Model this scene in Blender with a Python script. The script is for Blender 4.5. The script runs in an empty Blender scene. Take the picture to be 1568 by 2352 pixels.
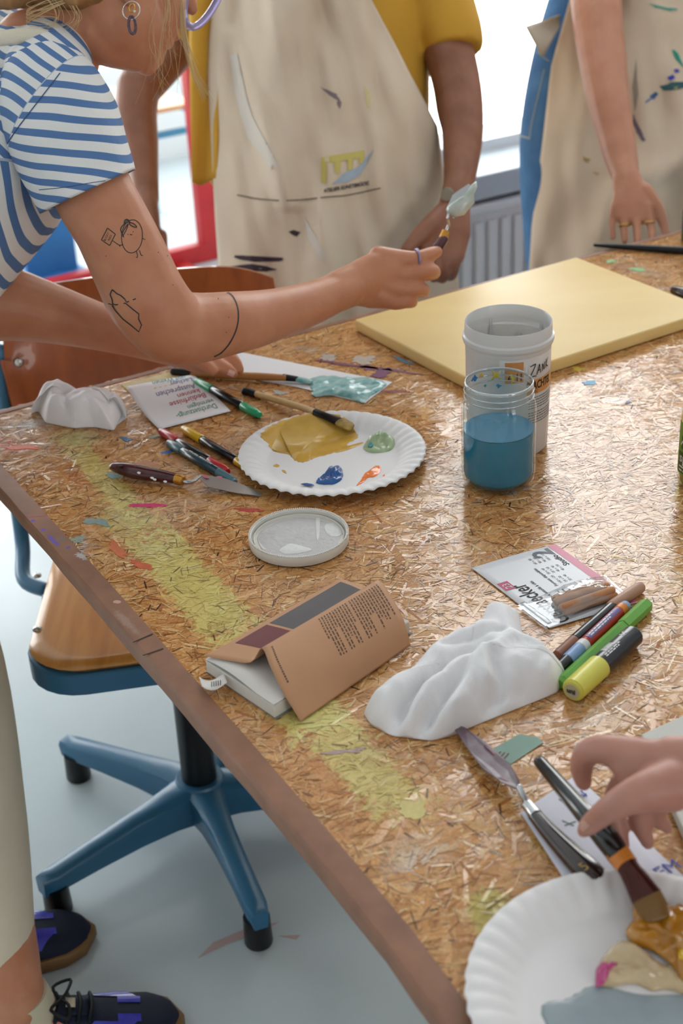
import bpy, bmesh, math, random
import numpy as np
from mathutils import Vector, Matrix, noise
random.seed(7); np.random.seed(7)
sc = bpy.context.scene
COL = sc.collection

# ------------------------------------------------------------------ camera
F_PX, PITCH, ROLL, CAM_Z = 3410.0, math.radians(28.8), math.radians(-2.96), 1.57
CAM = Vector((0, 0, CAM_Z))
FW = Vector((0, math.cos(PITCH), -math.sin(PITCH)))
_r0 = Vector((1, 0, 0)); _u0 = _r0.cross(FW)
RT = _r0 * math.cos(ROLL) + _u0 * math.sin(ROLL)
UP = -_r0 * math.sin(ROLL) + _u0 * math.cos(ROLL)
cd = bpy.data.cameras.new('camera'); cam = bpy.data.objects.new('camera', cd); COL.objects.link(cam)
cd.sensor_fit = 'VERTICAL'; cd.sensor_height = 36.0; cd.sensor_width = 24.0; cd.lens = F_PX * 36.0 / 2352.0
m = Matrix((RT, UP, -FW)).transposed().to_4x4(); m.translation = CAM; cam.matrix_world = m
cd.clip_start = 0.05; cd.clip_end = 200
cd.dof.use_dof = True; cd.dof.focus_distance = 1.6; cd.dof.aperture_fstop = 6.3
sc.camera = cam

# ------------------------------------------------------------------ light and exposure
wd = bpy.data.worlds.new('world'); sc.world = wd; wd.use_nodes = True
bg = wd.node_tree.nodes['Background']
bg.inputs['Color'].default_value = (1.0, 0.972, 0.935, 1); bg.inputs['Strength'].default_value = 6.2
sc.view_settings.view_transform = 'Standard'; sc.view_settings.look = 'None'
sc.view_settings.exposure = 0.22; sc.view_settings.gamma = 1.0; sc.view_settings.use_curve_mapping = False
sc.cycles.use_denoising = True
sc.cycles.use_adaptive_sampling = True; sc.cycles.adaptive_threshold = 0.05
sc.cycles.max_bounces = 7; sc.cycles.diffuse_bounces = 3; sc.cycles.glossy_bounces = 4
sc.cycles.transmission_bounces = 8; sc.cycles.transparent_max_bounces = 12
sc.cycles.sample_clamp_indirect = 6.0; sc.cycles.caustics_reflective = False; sc.cycles.caustics_refractive = False

# ------------------------------------------------------------------ pixels to places
def ray(px, py): return FW + RT * ((px - 784.0) / F_PX) - UP * ((py - 1176.0) / F_PX)
def on(px, py, z):                       # the point of the level z that the pixel shows
    d = ray(px, py); return CAM + d * ((z - CAM_Z) / d.z)
def at(px, py, depth): return CAM + ray(px, py) * depth
TZ = 0.75                                # table top
def tb(px, py, h=0.0): return on(px, py, TZ + h)

# ------------------------------------------------------------------ materials
def lin(c):
    def f(v):
        v /= 255.0
        return v / 12.92 if v <= 0.04045 else ((v + 0.055) / 1.055) ** 2.4
    return (f(c[0]), f(c[1]), f(c[2]), 1.0)
_m = {}
def mat(name, rgb, rough=0.5, metal=0.0, var=0.0, vscale=20.0, bump=0.0, bscale=60.0, sss=0.0, trans=0.0, ior=1.45,
        coat=0.0, spec=0.5, stretch=None, rgb2=None):
    if name in _m: return _m[name]
    M_ = bpy.data.materials.new(name); M_.use_nodes = True
    nt = M_.node_tree; b = nt.nodes['Principled BSDF']
    b.inputs['Base Color'].default_value = lin(rgb); b.inputs['Roughness'].default_value = rough
    b.inputs['Metallic'].default_value = metal; b.inputs['IOR'].default_value = ior
    b.inputs['Transmission Weight'].default_value = trans; b.inputs['Coat Weight'].default_value = coat
    b.inputs['Specular IOR Level'].default_value = spec
    if sss:
        b.inputs['Subsurface Weight'].default_value = sss; b.inputs['Subsurface Radius'].default_value = (1.0, 0.35, 0.2)
        b.inputs['Subsurface Scale'].default_value = 0.006
    if var or bump or rgb2:
        geo = nt.nodes.new('ShaderNodeNewGeometry'); mp = nt.nodes.new('ShaderNodeMapping')
        nt.links.new(geo.outputs['Position'], mp.inputs['Vector'])
        if stretch: mp.inputs['Scale'].default_value = stretch
    if var or rgb2:
        n = nt.nodes.new('ShaderNodeTexNoise'); n.inputs['Scale'].default_value = vscale; n.inputs['Detail'].default_value = 5
        nt.links.new(mp.outputs['Vector'], n.inputs['Vector'])
        r = nt.nodes.new('ShaderNodeValToRGB'); nt.links.new(n.outputs['Fac'], r.inputs['Fac'])
        c = lin(rgb); e = r.color_ramp.elements
        if rgb2: e[0].color, e[1].color = lin(rgb2), c
        else:
            e[0].color = tuple(v * (1 - var) for v in c[:3]) + (1,); e[1].color = tuple(min(1, v * (1 + var)) for v in c[:3]) + (1,)
        e[0].position = 0.3; e[1].position = 0.7
        nt.links.new(r.outputs['Color'], b.inputs['Base Color'])
    if bump:
        n2 = nt.nodes.new('ShaderNodeTexNoise'); n2.inputs['Scale'].default_value = bscale; n2.inputs['Detail'].default_value = 4
        nt.links.new(mp.outputs['Vector'], n2.inputs['Vector'])
        bp = nt.nodes.new('ShaderNodeBump'); bp.inputs['Strength'].default_value = bump; bp.inputs['Distance'].default_value = 0.002
        nt.links.new(n2.outputs['Fac'], bp.inputs['Height']); nt.links.new(bp.outputs['Normal'], b.inputs['Normal'])
    _m[name] = M_; return M_

def clear_mat(name, tint, gloss=0.12, rough=0.05, haze=0.0, hazecol=(255, 255, 255)):
    """thin clear sheet: lets light straight through, with a shine and a little milkiness"""
    if name in _m: return _m[name]
    M_ = bpy.data.materials.new(name); M_.use_nodes = True; nt = M_.node_tree
    for n in list(nt.nodes): nt.nodes.remove(n)
    o = nt.nodes.new('ShaderNodeOutputMaterial'); t = nt.nodes.new('ShaderNodeBsdfTransparent'); g = nt.nodes.new('ShaderNodeBsdfGlossy')
    t.inputs['Color'].default_value = lin(tint); g.inputs['Roughness'].default_value = rough
    fr = nt.nodes.new('ShaderNodeFresnel'); fr.inputs['IOR'].default_value = 1.45
    gb = nt.nodes.new('ShaderNodeNewGeometry'); iv = nt.nodes.new('ShaderNodeMath'); iv.operation = 'SUBTRACT'; iv.inputs[0].default_value = 1.0; nt.links.new(gb.outputs['Backfacing'], iv.inputs[1])
    fb = nt.nodes.new('ShaderNodeMath'); fb.operation = 'MULTIPLY'; nt.links.new(fr.outputs[0], fb.inputs[0]); nt.links.new(iv.outputs[0], fb.inputs[1])
    ad = nt.nodes.new('ShaderNodeMath'); ad.operation = 'ADD'; ad.inputs[1].default_value = gloss * 0.2; ad.use_clamp = True
    nt.links.new(fb.outputs[0], ad.inputs[0])
    mx = nt.nodes.new('ShaderNodeMixShader'); nt.links.new(ad.outputs[0], mx.inputs[0])
    nt.links.new(t.outputs[0], mx.inputs[1]); nt.links.new(g.outputs[0], mx.inputs[2])
    last = mx
    if haze:
        d = nt.nodes.new('ShaderNodeBsdfTranslucent'); d.inputs['Color'].default_value = lin(hazecol)
        d2 = nt.nodes.new('ShaderNodeBsdfDiffuse'); d2.inputs['Color'].default_value = lin(hazecol)
        a2 = nt.nodes.new('ShaderNodeMixShader'); a2.inputs[0].default_value = 0.5
        nt.links.new(d.outputs[0], a2.inputs[1]); nt.links.new(d2.outputs[0], a2.inputs[2])
        m2 = nt.nodes.new('ShaderNodeMixShader'); m2.inputs[0].default_value = haze
        nt.links.new(mx.outputs[0], m2.inputs[1]); nt.links.new(a2.outputs[0], m2.inputs[2]); last = m2
    nt.links.new(last.outputs[0], o.inputs['Surface'])
    _m[name] = M_; return M_

# ------------------------------------------------------------------ objects
def wpos(o):
    p = Vector((0, 0, 0))
    while o is not None: p += o.location; o = o.parent
    return p
def tag(o, label=None, cat=None, group=None, kind=None):
    if label: o['label'] = label
    if cat: o['category'] = cat
    if group: o['group'] = group
    if kind: o['kind'] = kind
    return o
def thing(name, loc, label, cat, group=None):
    o = bpy.data.objects.new(name, None); o.empty_display_size = 0.02; COL.objects.link(o); o.location = loc
    return tag(o, label, cat, group)
def link(name, me, mater, parent=None, smooth=True, origin=None):
    """me holds world coordinates; the object's origin goes to its middle"""
    n = len(me.vertices); co = np.empty(n * 3); me.vertices.foreach_get('co', co); co = co.reshape(-1, 3)
    c = Vector(((co.min(0) + co.max(0)) / 2).tolist()) if origin is None else Vector(origin)
    co -= np.array(c); me.vertices.foreach_set('co', co.ravel())
    if smooth: me.polygons.foreach_set('use_smooth', [True] * len(me.polygons))
    me.update()
    me.materials.clear(); me.materials.append(mater)
    o = bpy.data.objects.new(name, me); COL.objects.link(o)
    if parent is not None: o.parent = parent; o.location = c - wpos(parent)
    else: o.location = c
    return o
def mesh(name, vf, mater, parent=None, smooth=True, autosmooth=None, fix=True):
    v, f = vf
    me = bpy.data.meshes.new(name); me.from_pydata([tuple(p) for p in v], [], f)
    if fix:
        bm = bmesh.new(); bm.from_mesh(me); bmesh.ops.recalc_face_normals(bm, faces=bm.faces); bm.to_mesh(me); bm.free()
    o = link(name, me, mater, parent, smooth)
    if autosmooth is not None: sharp(o, autosmooth)
    return o
def sharp(o, deg):
    me = o.data; bm = bmesh.new(); bm.from_mesh(me); lim = math.radians(deg)
    for e in bm.edges:
        if len(e.link_faces) == 2 and e.calc_face_angle(0) > lim: e.smooth = False
    bm.to_mesh(me); bm.free()
def join(*parts):
    V, Fa = [], []
    for v, f in parts:
        k = len(V); V += [Vector(p) for p in v]; Fa += [[i + k for i in q] for q in f]
    return V, Fa

def frames(P, side=None):
    T = []
    for i in range(len(P)):
        a = P[max(i - 1, 0)]; b = P[min(i + 1, len(P) - 1)]; t = (b - a)
        T.append(t.normalized() if t.length > 1e-9 else Vector((0, 0, 1)))
    s = Vector(side) if side is not None else (Vector((0, 0, 1)) if abs(T[0].z) < 0.9 else Vector((1, 0, 0)))
    out = []
    for t in T:
        s2 = s - t * s.dot(t)
        if s2.length < 1e-6: s2 = t.orthogonal()
        s2.normalize(); out.append((s2, t.cross(s2)))
        if side is None: s = s2
    return out, T
def tube(P, R, n=12, caps='round', side=None):
    """loft of rings; R entries are a radius or (radius along side, radius across)"""
    P = [Vector(p) for p in P]; R = [(r, r) if not isinstance(r, (tuple, list)) else r for r in R]
    fr, T = frames(P, side)
    rings = []
    def ring(c, ra, rb, f): return [c + f[0] * (ra * math.cos(a)) + f[1] * (rb * math.sin(a)) for a in [2 * math.pi * k / n for k in range(n)]]
    if caps == 'round':
        for ph in (80, 55, 28):
            k, s = math.cos(math.radians(ph)), math.sin(math.radians(ph))
            rings.append(ring(P[0] - T[0] * (s * min(R[0])), R[0][0] * k, R[0][1] * k, fr[0]))
    for p, r, f in zip(P, R, fr): rings.append(ring(p, r[0], r[1], f))
    if caps == 'round':
        for ph in (28, 55, 80):
            k, s = math.cos(math.radians(ph)), math.sin(math.radians(ph))
            rings.append(ring(P[-1] + T[-1] * (s * min(R[-1])), R[-1][0] * k, R[-1][1] * k, fr[-1]))
    V = [p for r in rings for p in r]; Fa = []
    for i in range(len(rings) - 1):
        for k in range(n):
            a, b = i * n + k, i * n + (k + 1) % n; Fa.append([a, b, b + n, a + n])
    if caps: Fa.append(list(range(n))[::-1]); Fa.append([len(V) - n + k for k in range(n)])
    return V, Fa
def smoothpath(P, R=None, k=4):
    """Catmull-Rom through points (and radii)"""
    P = [Vector(p) for p in P]; out, ro = [], []
    g = lambda L, i: L[max(0, min(len(L) - 1, i))]
    def cr(a, b, c, d, t): return 0.5 * ((2 * b) + (c - a) * t + (2 * a - 5 * b + 4 * c - d) * t * t + (3 * b - a - 3 * c + d) * t ** 3)
    for i in range(len(P) - 1):
        for j in range(k):
            t = j / k; out.append(cr(g(P, i - 1), P[i], P[i + 1], g(P, i + 2), t))
            if R:
                if isinstance(R[0], (tuple, list)): ro.append(tuple(R[i][q] * (1 - t) + R[i + 1][q] * t for q in (0, 1)))
                else: ro.append(cr(g(R, i - 1), R[i], R[i + 1], g(R, i + 2), t))
    out.append(P[-1])
    if R: ro.append(R[-1]); return out, ro
    return out
def lathe(prof, c, n=48, axis=None, xax=None, closed=False):
    c = Vector(c); az = Vector(axis).normalized() if axis is not None else Vector((0, 0, 1))
    ax = Vector(xax) if xax is not None else (Vector((1, 0, 0)) if abs(az.x) < 0.9 else Vector((0, 1, 0)))
    ax = (ax - az * ax.dot(az)).normalized(); ay = az.cross(ax)
    V, Fa = [], []
    for r, z in prof:
        for k in range(n):
            a = 2 * math.pi * k / n; V.append(c + ax * (r * math.cos(a)) + ay * (r * math.sin(a)) + az * z)
    L = len(prof)
    for i in range(L - 1 if not closed else L):
        j = (i + 1) % L
        for k in range(n): Fa.append([i * n + k, i * n + (k + 1) % n, j * n + (k + 1) % n, j * n + k])
    if not closed:
        if prof[0][0] > 1e-6: Fa.append([k for k in range(n)][::-1])
        if prof[-1][0] > 1e-6: Fa.append([(L - 1) * n + k for k in range(n)])
    return V, Fa
def prism(poly, z0, z1):
    """poly: list of world (x, y[,z]); extruded from z0 to z1"""
    n = len(poly); V = [Vector((p[0], p[1], z0)) for p in poly] + [Vector((p[0], p[1], z1)) for p in poly]
    Fa = [list(range(n))[::-1], [n + k for k in range(n)]] + [[k, (k + 1) % n, n + (k + 1) % n, n + k] for k in range(n)]
    return V, Fa
def box(c, a, b, d, bev=0.0):
    """centre, three half-extent vectors"""
    c, a, b, d = Vector(c), Vector(a), Vector(b), Vector(d)
    V = [c + a * i + b * j + d * k for k in (-1, 1) for j in (-1, 1) for i in (-1, 1)]
    Fa = [[0, 2, 3, 1], [4, 5, 7, 6], [0, 1, 5, 4], [2, 6, 7, 3], [0, 4, 6, 2], [1, 3, 7, 5]]
    if bev <= 0: return V, Fa
    bm = bmesh.new(); vs = [bm.verts.new(p) for p in V]
    for f in Fa: bm.faces.new([vs[i] for i in f])
    bmesh.ops.recalc_face_normals(bm, faces=bm.faces)
    bmesh.ops.bevel(bm, geom=list(bm.edges), offset=bev, segments=2, affect='EDGES', profile=0.6)
    bm.verts.index_update(); r = ([v.co.copy() for v in bm.verts], [[v.index for v in f.verts] for f in bm.faces]); bm.free(); return r
def bevprism(poly, z0, z1, bev):
    V, Fa = prism(poly, z0, z1); bm = bmesh.new(); vs = [bm.verts.new(p) for p in V]
    for f in Fa: bm.faces.new([vs[i] for i in f])
    bmesh.ops.recalc_face_normals(bm, faces=bm.faces)
    bmesh.ops.bevel(bm, geom=list(bm.edges), offset=bev, segments=2, affect='EDGES', profile=0.6)
    bm.verts.index_update(); r = ([v.co.copy() for v in bm.verts], [[v.index for v in f.verts] for f in bm.faces]); bm.free(); return r
def grid(fn, nu, nv, thick=0.0):
    """surface fn(s, t) on a grid, thickened along its normals"""
    P = [[Vector(fn(i / (nu - 1), j / (nv - 1))) for j in range(nv)] for i in range(nu)]
    V = [p for r in P for p in r]; Fa = [[i * nv + j, (i + 1) * nv + j, (i + 1) * nv + j + 1, i * nv + j + 1] for i in range(nu - 1) for j in range(nv - 1)]
    if thick:
        N = []
        for i in range(nu):
            for j in range(nv):
                a = P[min(i + 1, nu - 1)][j] - P[max(i - 1, 0)][j]; b = P[i][min(j + 1, nv - 1)] - P[i][max(j - 1, 0)]
                q = a.cross(b); N.append(q.normalized() if q.length > 1e-12 else Vector((0, 0, 1)))
        k = len(V); V2 = [p - N[i] * thick for i, p in enumerate(V)]
        F2 = [[q + k for q in f][::-1] for f in Fa]
        edge = [j for j in range(nv)] + [i * nv + nv - 1 for i in range(1, nu)] + [(nu - 1) * nv + j for j in range(nv - 2, -1, -1)] + [i * nv for i in range(nu - 2, 0, -1)]
        F3 = [[edge[q], edge[(q + 1) % len(edge)], edge[(q + 1) % len(edge)] + k, edge[q] + k] for q in range(len(edge))]
        V += V2; Fa = Fa + F2 + F3
    return V, Fa
def pingrid(poly, z):  # helper for flat sheets given by pixels
    return [on(x, y, z) for x, y in poly]

# flat lettering: the built-in font as a mesh, laid into any plane or over any surface
_fc = {}
def glyphs(text, shear=0.0, bold=0.0):
    key = (text, shear, bold)
    if key in _fc: return _fc[key]
    cu = bpy.data.curves.new('t', 'FONT'); cu.body = text; cu.size = 1.0; cu.shear = shear; cu.offset = bold
    cu.resolution_u = 3; cu.fill_mode = 'FRONT'
    o = bpy.data.objects.new('t', cu); COL.objects.link(o)
    dg = bpy.context.evaluated_depsgraph_get(); me = bpy.data.meshes.new_from_object(o.evaluated_get(dg))
    v = [p.co.copy() for p in me.vertices]; f = [list(p.vertices) for p in me.polygons]
    bpy.data.objects.remove(o); bpy.data.curves.remove(cu); bpy.data.meshes.remove(me)
    w = max((p.x for p in v), default=1); _fc[key] = (v, f, w); return _fc[key]
def text_on(fn, text, size, x0=0.0, y0=0.0, shear=0.0, bold=0.0, width=None):
    """fn maps (x metres along, y metres up) to a world point"""
    v, f, w = glyphs(text, shear, bold); sx = size if width is None else width / w
    return [fn(x0 + p.x * sx, y0 + p.y * size) for p in v], [list(q) for q in f]
def stroke_on(fn, pts, w):
    """ribbon of width w along pts, (x, y) in the sheet fn maps"""
    V, Fa = [], []
    for i, p in enumerate(pts):
        a = pts[max(0, i - 1)]; b = pts[min(len(pts) - 1, i + 1)]; d = Vector((b[0] - a[0], b[1] - a[1])); d = d.normalized() if d.length > 1e-9 else Vector((1, 0))
        nx, ny = -d.y * w / 2, d.x * w / 2; V += [fn(p[0] + nx, p[1] + ny), fn(p[0] - nx, p[1] - ny)]
    for i in range(len(pts) - 1): Fa.append([2 * i, 2 * i + 1, 2 * i + 3, 2 * i + 2])
    return V, Fa
def plane_fn(o, ex, ey, lift=0.0004):
    ex, ey = Vector(ex).normalized(), Vector(ey); ey = (ey - ex * ey.dot(ex)).normalized(); nz = ex.cross(ey)
    if nz.z < 0: nz = -nz
    o = Vector(o) + nz * lift
    return lambda x, y: o + ex * x + ey * y

# flesh and thick cloth: overlapping lofts fused into one continuous surface
def fuse(name, parts, mater, parent, voxel=0.004, smooth=4, fac=0.5):
    V, Fa = join(*parts); me = bpy.data.meshes.new(name); me.from_pydata([tuple(p) for p in V], [], Fa)
    bm = bmesh.new(); bm.from_mesh(me); bmesh.ops.recalc_face_normals(bm, faces=bm.faces); bm.to_mesh(me); bm.free()
    o = bpy.data.objects.new(name, me); COL.objects.link(o)
    r = o.modifiers.new('r', 'REMESH'); r.mode = 'VOXEL'; r.voxel_size = voxel; r.adaptivity = 0.0
    s = o.modifiers.new('s', 'SMOOTH'); s.factor = fac; s.iterations = smooth
    dg = bpy.context.evaluated_depsgraph_get(); me2 = bpy.data.meshes.new_from_object(o.evaluated_get(dg))
    bpy.data.objects.remove(o); bpy.data.meshes.remove(me)
    return link(name, me2, mater, parent, True)
def limb(spec, n=16, side=None, k=3, caps='round'):
    """spec rows: px, py, depth, radius in px (or a pair)"""
    P = [at(a[0], a[1], a[2]) for a in spec]
    R = []
    for a in spec:
        s = a[2] / F_PX; R.append((a[3][0] * s, a[3][1] * s) if isinstance(a[3], (tuple, list)) else a[3] * s)
    if isinstance(R[0], tuple) or any(isinstance(r, tuple) for r in R): R = [r if isinstance(r, tuple) else (r, r) for r in R]
    P2, R2 = smoothpath(P, R, k); return tube(P2, R2, n, caps, side)

# ================================================================== THE ROOM
U = Vector((0.8693, 0.4942, 0)); N = Vector((0.4942, -0.8693, 0)); Z = Vector((0, 0, 1))
def rm(t, s, z=0.0): return U * t + N * s + Z * z          # along the window wall, towards the camera, up
white_wall = mat('white_plaster', (236, 238, 238), 0.9, bump=0.15, bscale=90)
floor_mat = mat('pale_blue_floor_coating', (200, 213, 218), 0.2, var=0.05, vscale=3.0, bump=0.05, bscale=25)
def slab(t0, s0, t1, s1, z0, z1, th):
    """upright wall piece from (t0,s0) to (t1,s1), thickness th outwards"""
    a, b = rm(t0, s0), rm(t1, s1); d = (b - a).normalized(); o = Vector((d.y, -d.x, 0)) * th
    return prism([a, b, b + o, a + o], z0, z1)
RT_, LT_, FS_, WS_, BS_, CH = 4.6, -2.6, -5.355, -2.71, 3.2, 3.1
struct = lambda o: tag(o, kind='structure')
floor_poly = [rm(LT_, FS_), rm(3.1, FS_), rm(1.55, WS_), rm(RT_, WS_), rm(RT_, BS_), rm(LT_, BS_)]
struct(mesh('floor', prism(floor_poly, -0.05, 0.0), floor_mat, smooth=False))
struct(mesh('ceiling', prism(floor_poly, CH, CH + 0.1), white_wall, smooth=False))
# marks of paint on the floor
pinkmark = mat('faded_pink_floor_paint', (190, 166, 164), 0.4)
WSILL = 0.65
wins = []
def wall_with_window(name, t0, s0, t1, s1, w0, w1, z0, z1, th=0.2):
    """w0..w1: where the opening lies along the wall, in metres from its start"""
    a, b = rm(t0, s0), rm(t1, s1); L = (b - a).length; f = lambda w: (t0 + (t1 - t0) * w / L, s0 + (s1 - s0) * w / L)
    parts = [slab(t0, s0, t1, s1, 0, z0, th), slab(t0, s0, t1, s1, z1, CH, th)]
    if w0 > 0: parts.append(slab(*f(0), *f(w0), z0, z1, th))
    if w1 < L: parts.append(slab(*f(w1), *f(L), z0, z1, th))
    struct(mesh(name, join(*parts), white_wall, smooth=False))
    wins.append((rm(*f(w0)), rm(*f(w1)), z0, z1, th))
# runs are ordered so that "outwards" points out of the room
wall_with_window('wall_window', RT_, WS_, 1.55, WS_, 0.25, 2.98, WSILL, 2.75)
wall_with_window('wall_far', 3.1, FS_, LT_, FS_, 0.2, 5.4, 0.36, 2.0)
wall_with_window('wall_back', LT_, BS_, RT_, BS_, 2.7, 4.9, 1.35, 2.45)  # the unseen window in this wall is added and sized for fill light
struct(mesh('wall_corner', slab(1.55, WS_, 3.1, FS_, 0, CH, 0.2), white_wall, smooth=False))
struct(mesh('wall_left', slab(LT_, FS_, LT_, BS_, 0, CH, 0.2), white_wall, smooth=False))
struct(mesh('wall_right', slab(RT_, BS_, RT_, WS_, 0, CH, 0.2), white_wall, smooth=False))
frame_white = mat('white_window_paint', (238, 240, 240), 0.4)
pane_mat = clear_mat('window_glass', (250, 253, 255), 0.05, 0.0)
for i, (a, b, z0, z1, th) in enumerate(wins):
    d = (b - a).normalized(); o = Vector((d.y, -d.x, 0)); L = (b - a).length; n = max(1, round(L / 1.4)); mid = (a + b) / 2 + o * 0.04
    fr = []
    for z in (z0 + 0.012, z1 - 0.012): fr.append(box(mid + Z * z, d * (L / 2), o * 0.03, Z * 0.012))
    for k in range(n + 1):
        p = a + d * (L * k / n) + o * 0.04; p += d * (0.03 if k == 0 else (-0.03 if k == n else 0)); fr.append(box(p + Z * ((z0 + z1) / 2), d * 0.03, o * 0.03, Z * ((z1 - z0) / 2)))
    w = struct(mesh('window_%d' % (i + 1), join(*fr), frame_white, smooth=False))
    for k in range(n):
        c = a + d * (L * (k + 0.5) / n) + o * 0.04 + Z * ((z0 + z1) / 2)
        mesh('pane', box(c, d * (L / n / 2 - 0.03), o * 0.003, Z * ((z1 - z0) / 2 - 0.024)), pane_mat, w, smooth=False)
    ld = bpy.data.lights.new('window_portal', 'AREA'); ld.shape = 'RECTANGLE'; ld.size = L; ld.size_y = z1 - z0
    lo = bpy.data.objects.new('window_portal', ld); COL.objects.link(lo)
    X, Yv, Zv = d, Z, o; zc = o
    mm = Matrix((d, d.cross(zc) * -1 if False else zc.cross(d), zc)).transposed().to_4x4(); mm.translation = mid + o * 0.1 + Z * ((z0 + z1) / 2)
    lo.matrix_world = mm; ld.cycles.is_portal = True
# window ledge and radiator
ledge_mat = mat('grey_ledge', (196, 206, 212), 0.3)
ledge = mesh('trim_1', bevprism([rm(1.56, WS_), rm(RT_ - 0.02, WS_), rm(RT_ - 0.02, WS_ + 0.145), rm(1.56, WS_ + 0.145)], WSILL - 0.055, WSILL, 0.006), ledge_mat, smooth=False); struct(ledge)
rad_white = mat('radiator_white_enamel', (240, 243, 243), 0.35)
rad = thing('radiator', rm(2.25, WS_ + 0.1, 0), 'white ribbed panel radiator on the wall under the window ledge', 'radiator')
r0, r1, rs = 1.75, 3.25, WS_ + 0.12
mesh('panel', box(rm((r0 + r1) / 2, rs, 0.335), U * ((r1 - r0) / 2), N * 0.02, Z * 0.235, 0.006), rad_white, rad, smooth=False)
mesh('top_grille', box(rm((r0 + r1) / 2, rs - 0.01, 0.578), U * ((r1 - r0) / 2 + 0.004), N * 0.045, Z * 0.008, 0.003), rad_white, rad, smooth=False)
for t in (r0 + 0.2, r1 - 0.2): mesh('bracket', box(rm(t, rs - 0.055, 0.3), U * 0.02, N * 0.045, Z * 0.1), rad_white, rad, smooth=False)
for t in (r0 + 0.05, r1 - 0.05): mesh('pipe', tube([rm(t, rs - 0.02, 0.0), rm(t, rs - 0.02, 0.12)], [0.009, 0.009], 10), rad_white, rad)
rb = None
for k in range(42):
    p = rm(r0 + 0.02 + k * 0.0355, rs + 0.022, 0.335)
    if rb is None: rb = mesh('rib', box(p, U * 0.011, N * 0.006, Z * 0.21, 0.003), rad_white, rad, smooth=False)
    else:
        c = rb.copy(); COL.objects.link(c); c.parent = rad; c.location = p - rad.location

# ================================================================== THE TABLE
far0, far1 = on(0, 951, TZ), on(1538, 542, TZ)
UF = (far1 - far0).normalized()
inner_px = [(0, 1065), (257, 1346), (420, 1530), (571, 1700), (784, 1945), (949, 2140), (1104, 2350)]
inner = [on(x, y, TZ) for x, y in inner_px]
VD = (inner[1] - inner[0]).normalized(); VN = (inner[-1] - inner[-2]).normalized()
def isect(p, d, q, e):
    k = ((q.x - p.x) * e.y - (q.y - p.y) * e.x) / (d.x * e.y - d.y * e.x); return p + d * k
corner = isect(far0, UF, inner[0], VD)
TRW = 0.0245
inner = [corner + VD * 0.0] + inner + [inner[-1] + VN * 0.45]
near_l = inner[-1]; far_r = corner + UF * 2.3; near_r = near_l + UF * 2.0
top_poly = inner + [near_r, far_r]
def side_n(i, L):
    a = L[max(0, i - 1)]; b = L[min(len(L) - 1, i + 1)]; d = (b - a).normalized(); return Vector((d.y, -d.x, 0)) * -1
dense = []
for a, b in zip(inner[:-1], inner[1:]):
    k = max(2, int((b - a).length / 0.04)); dense += [a.lerp(b, j / k) for j in range(k)]
dense.append(inner[-1])
table = thing('work_table', Vector((0.45, 1.25, 0)), 'large work table with a paint-stained chipboard top and brown edge strip', 'table')

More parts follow.
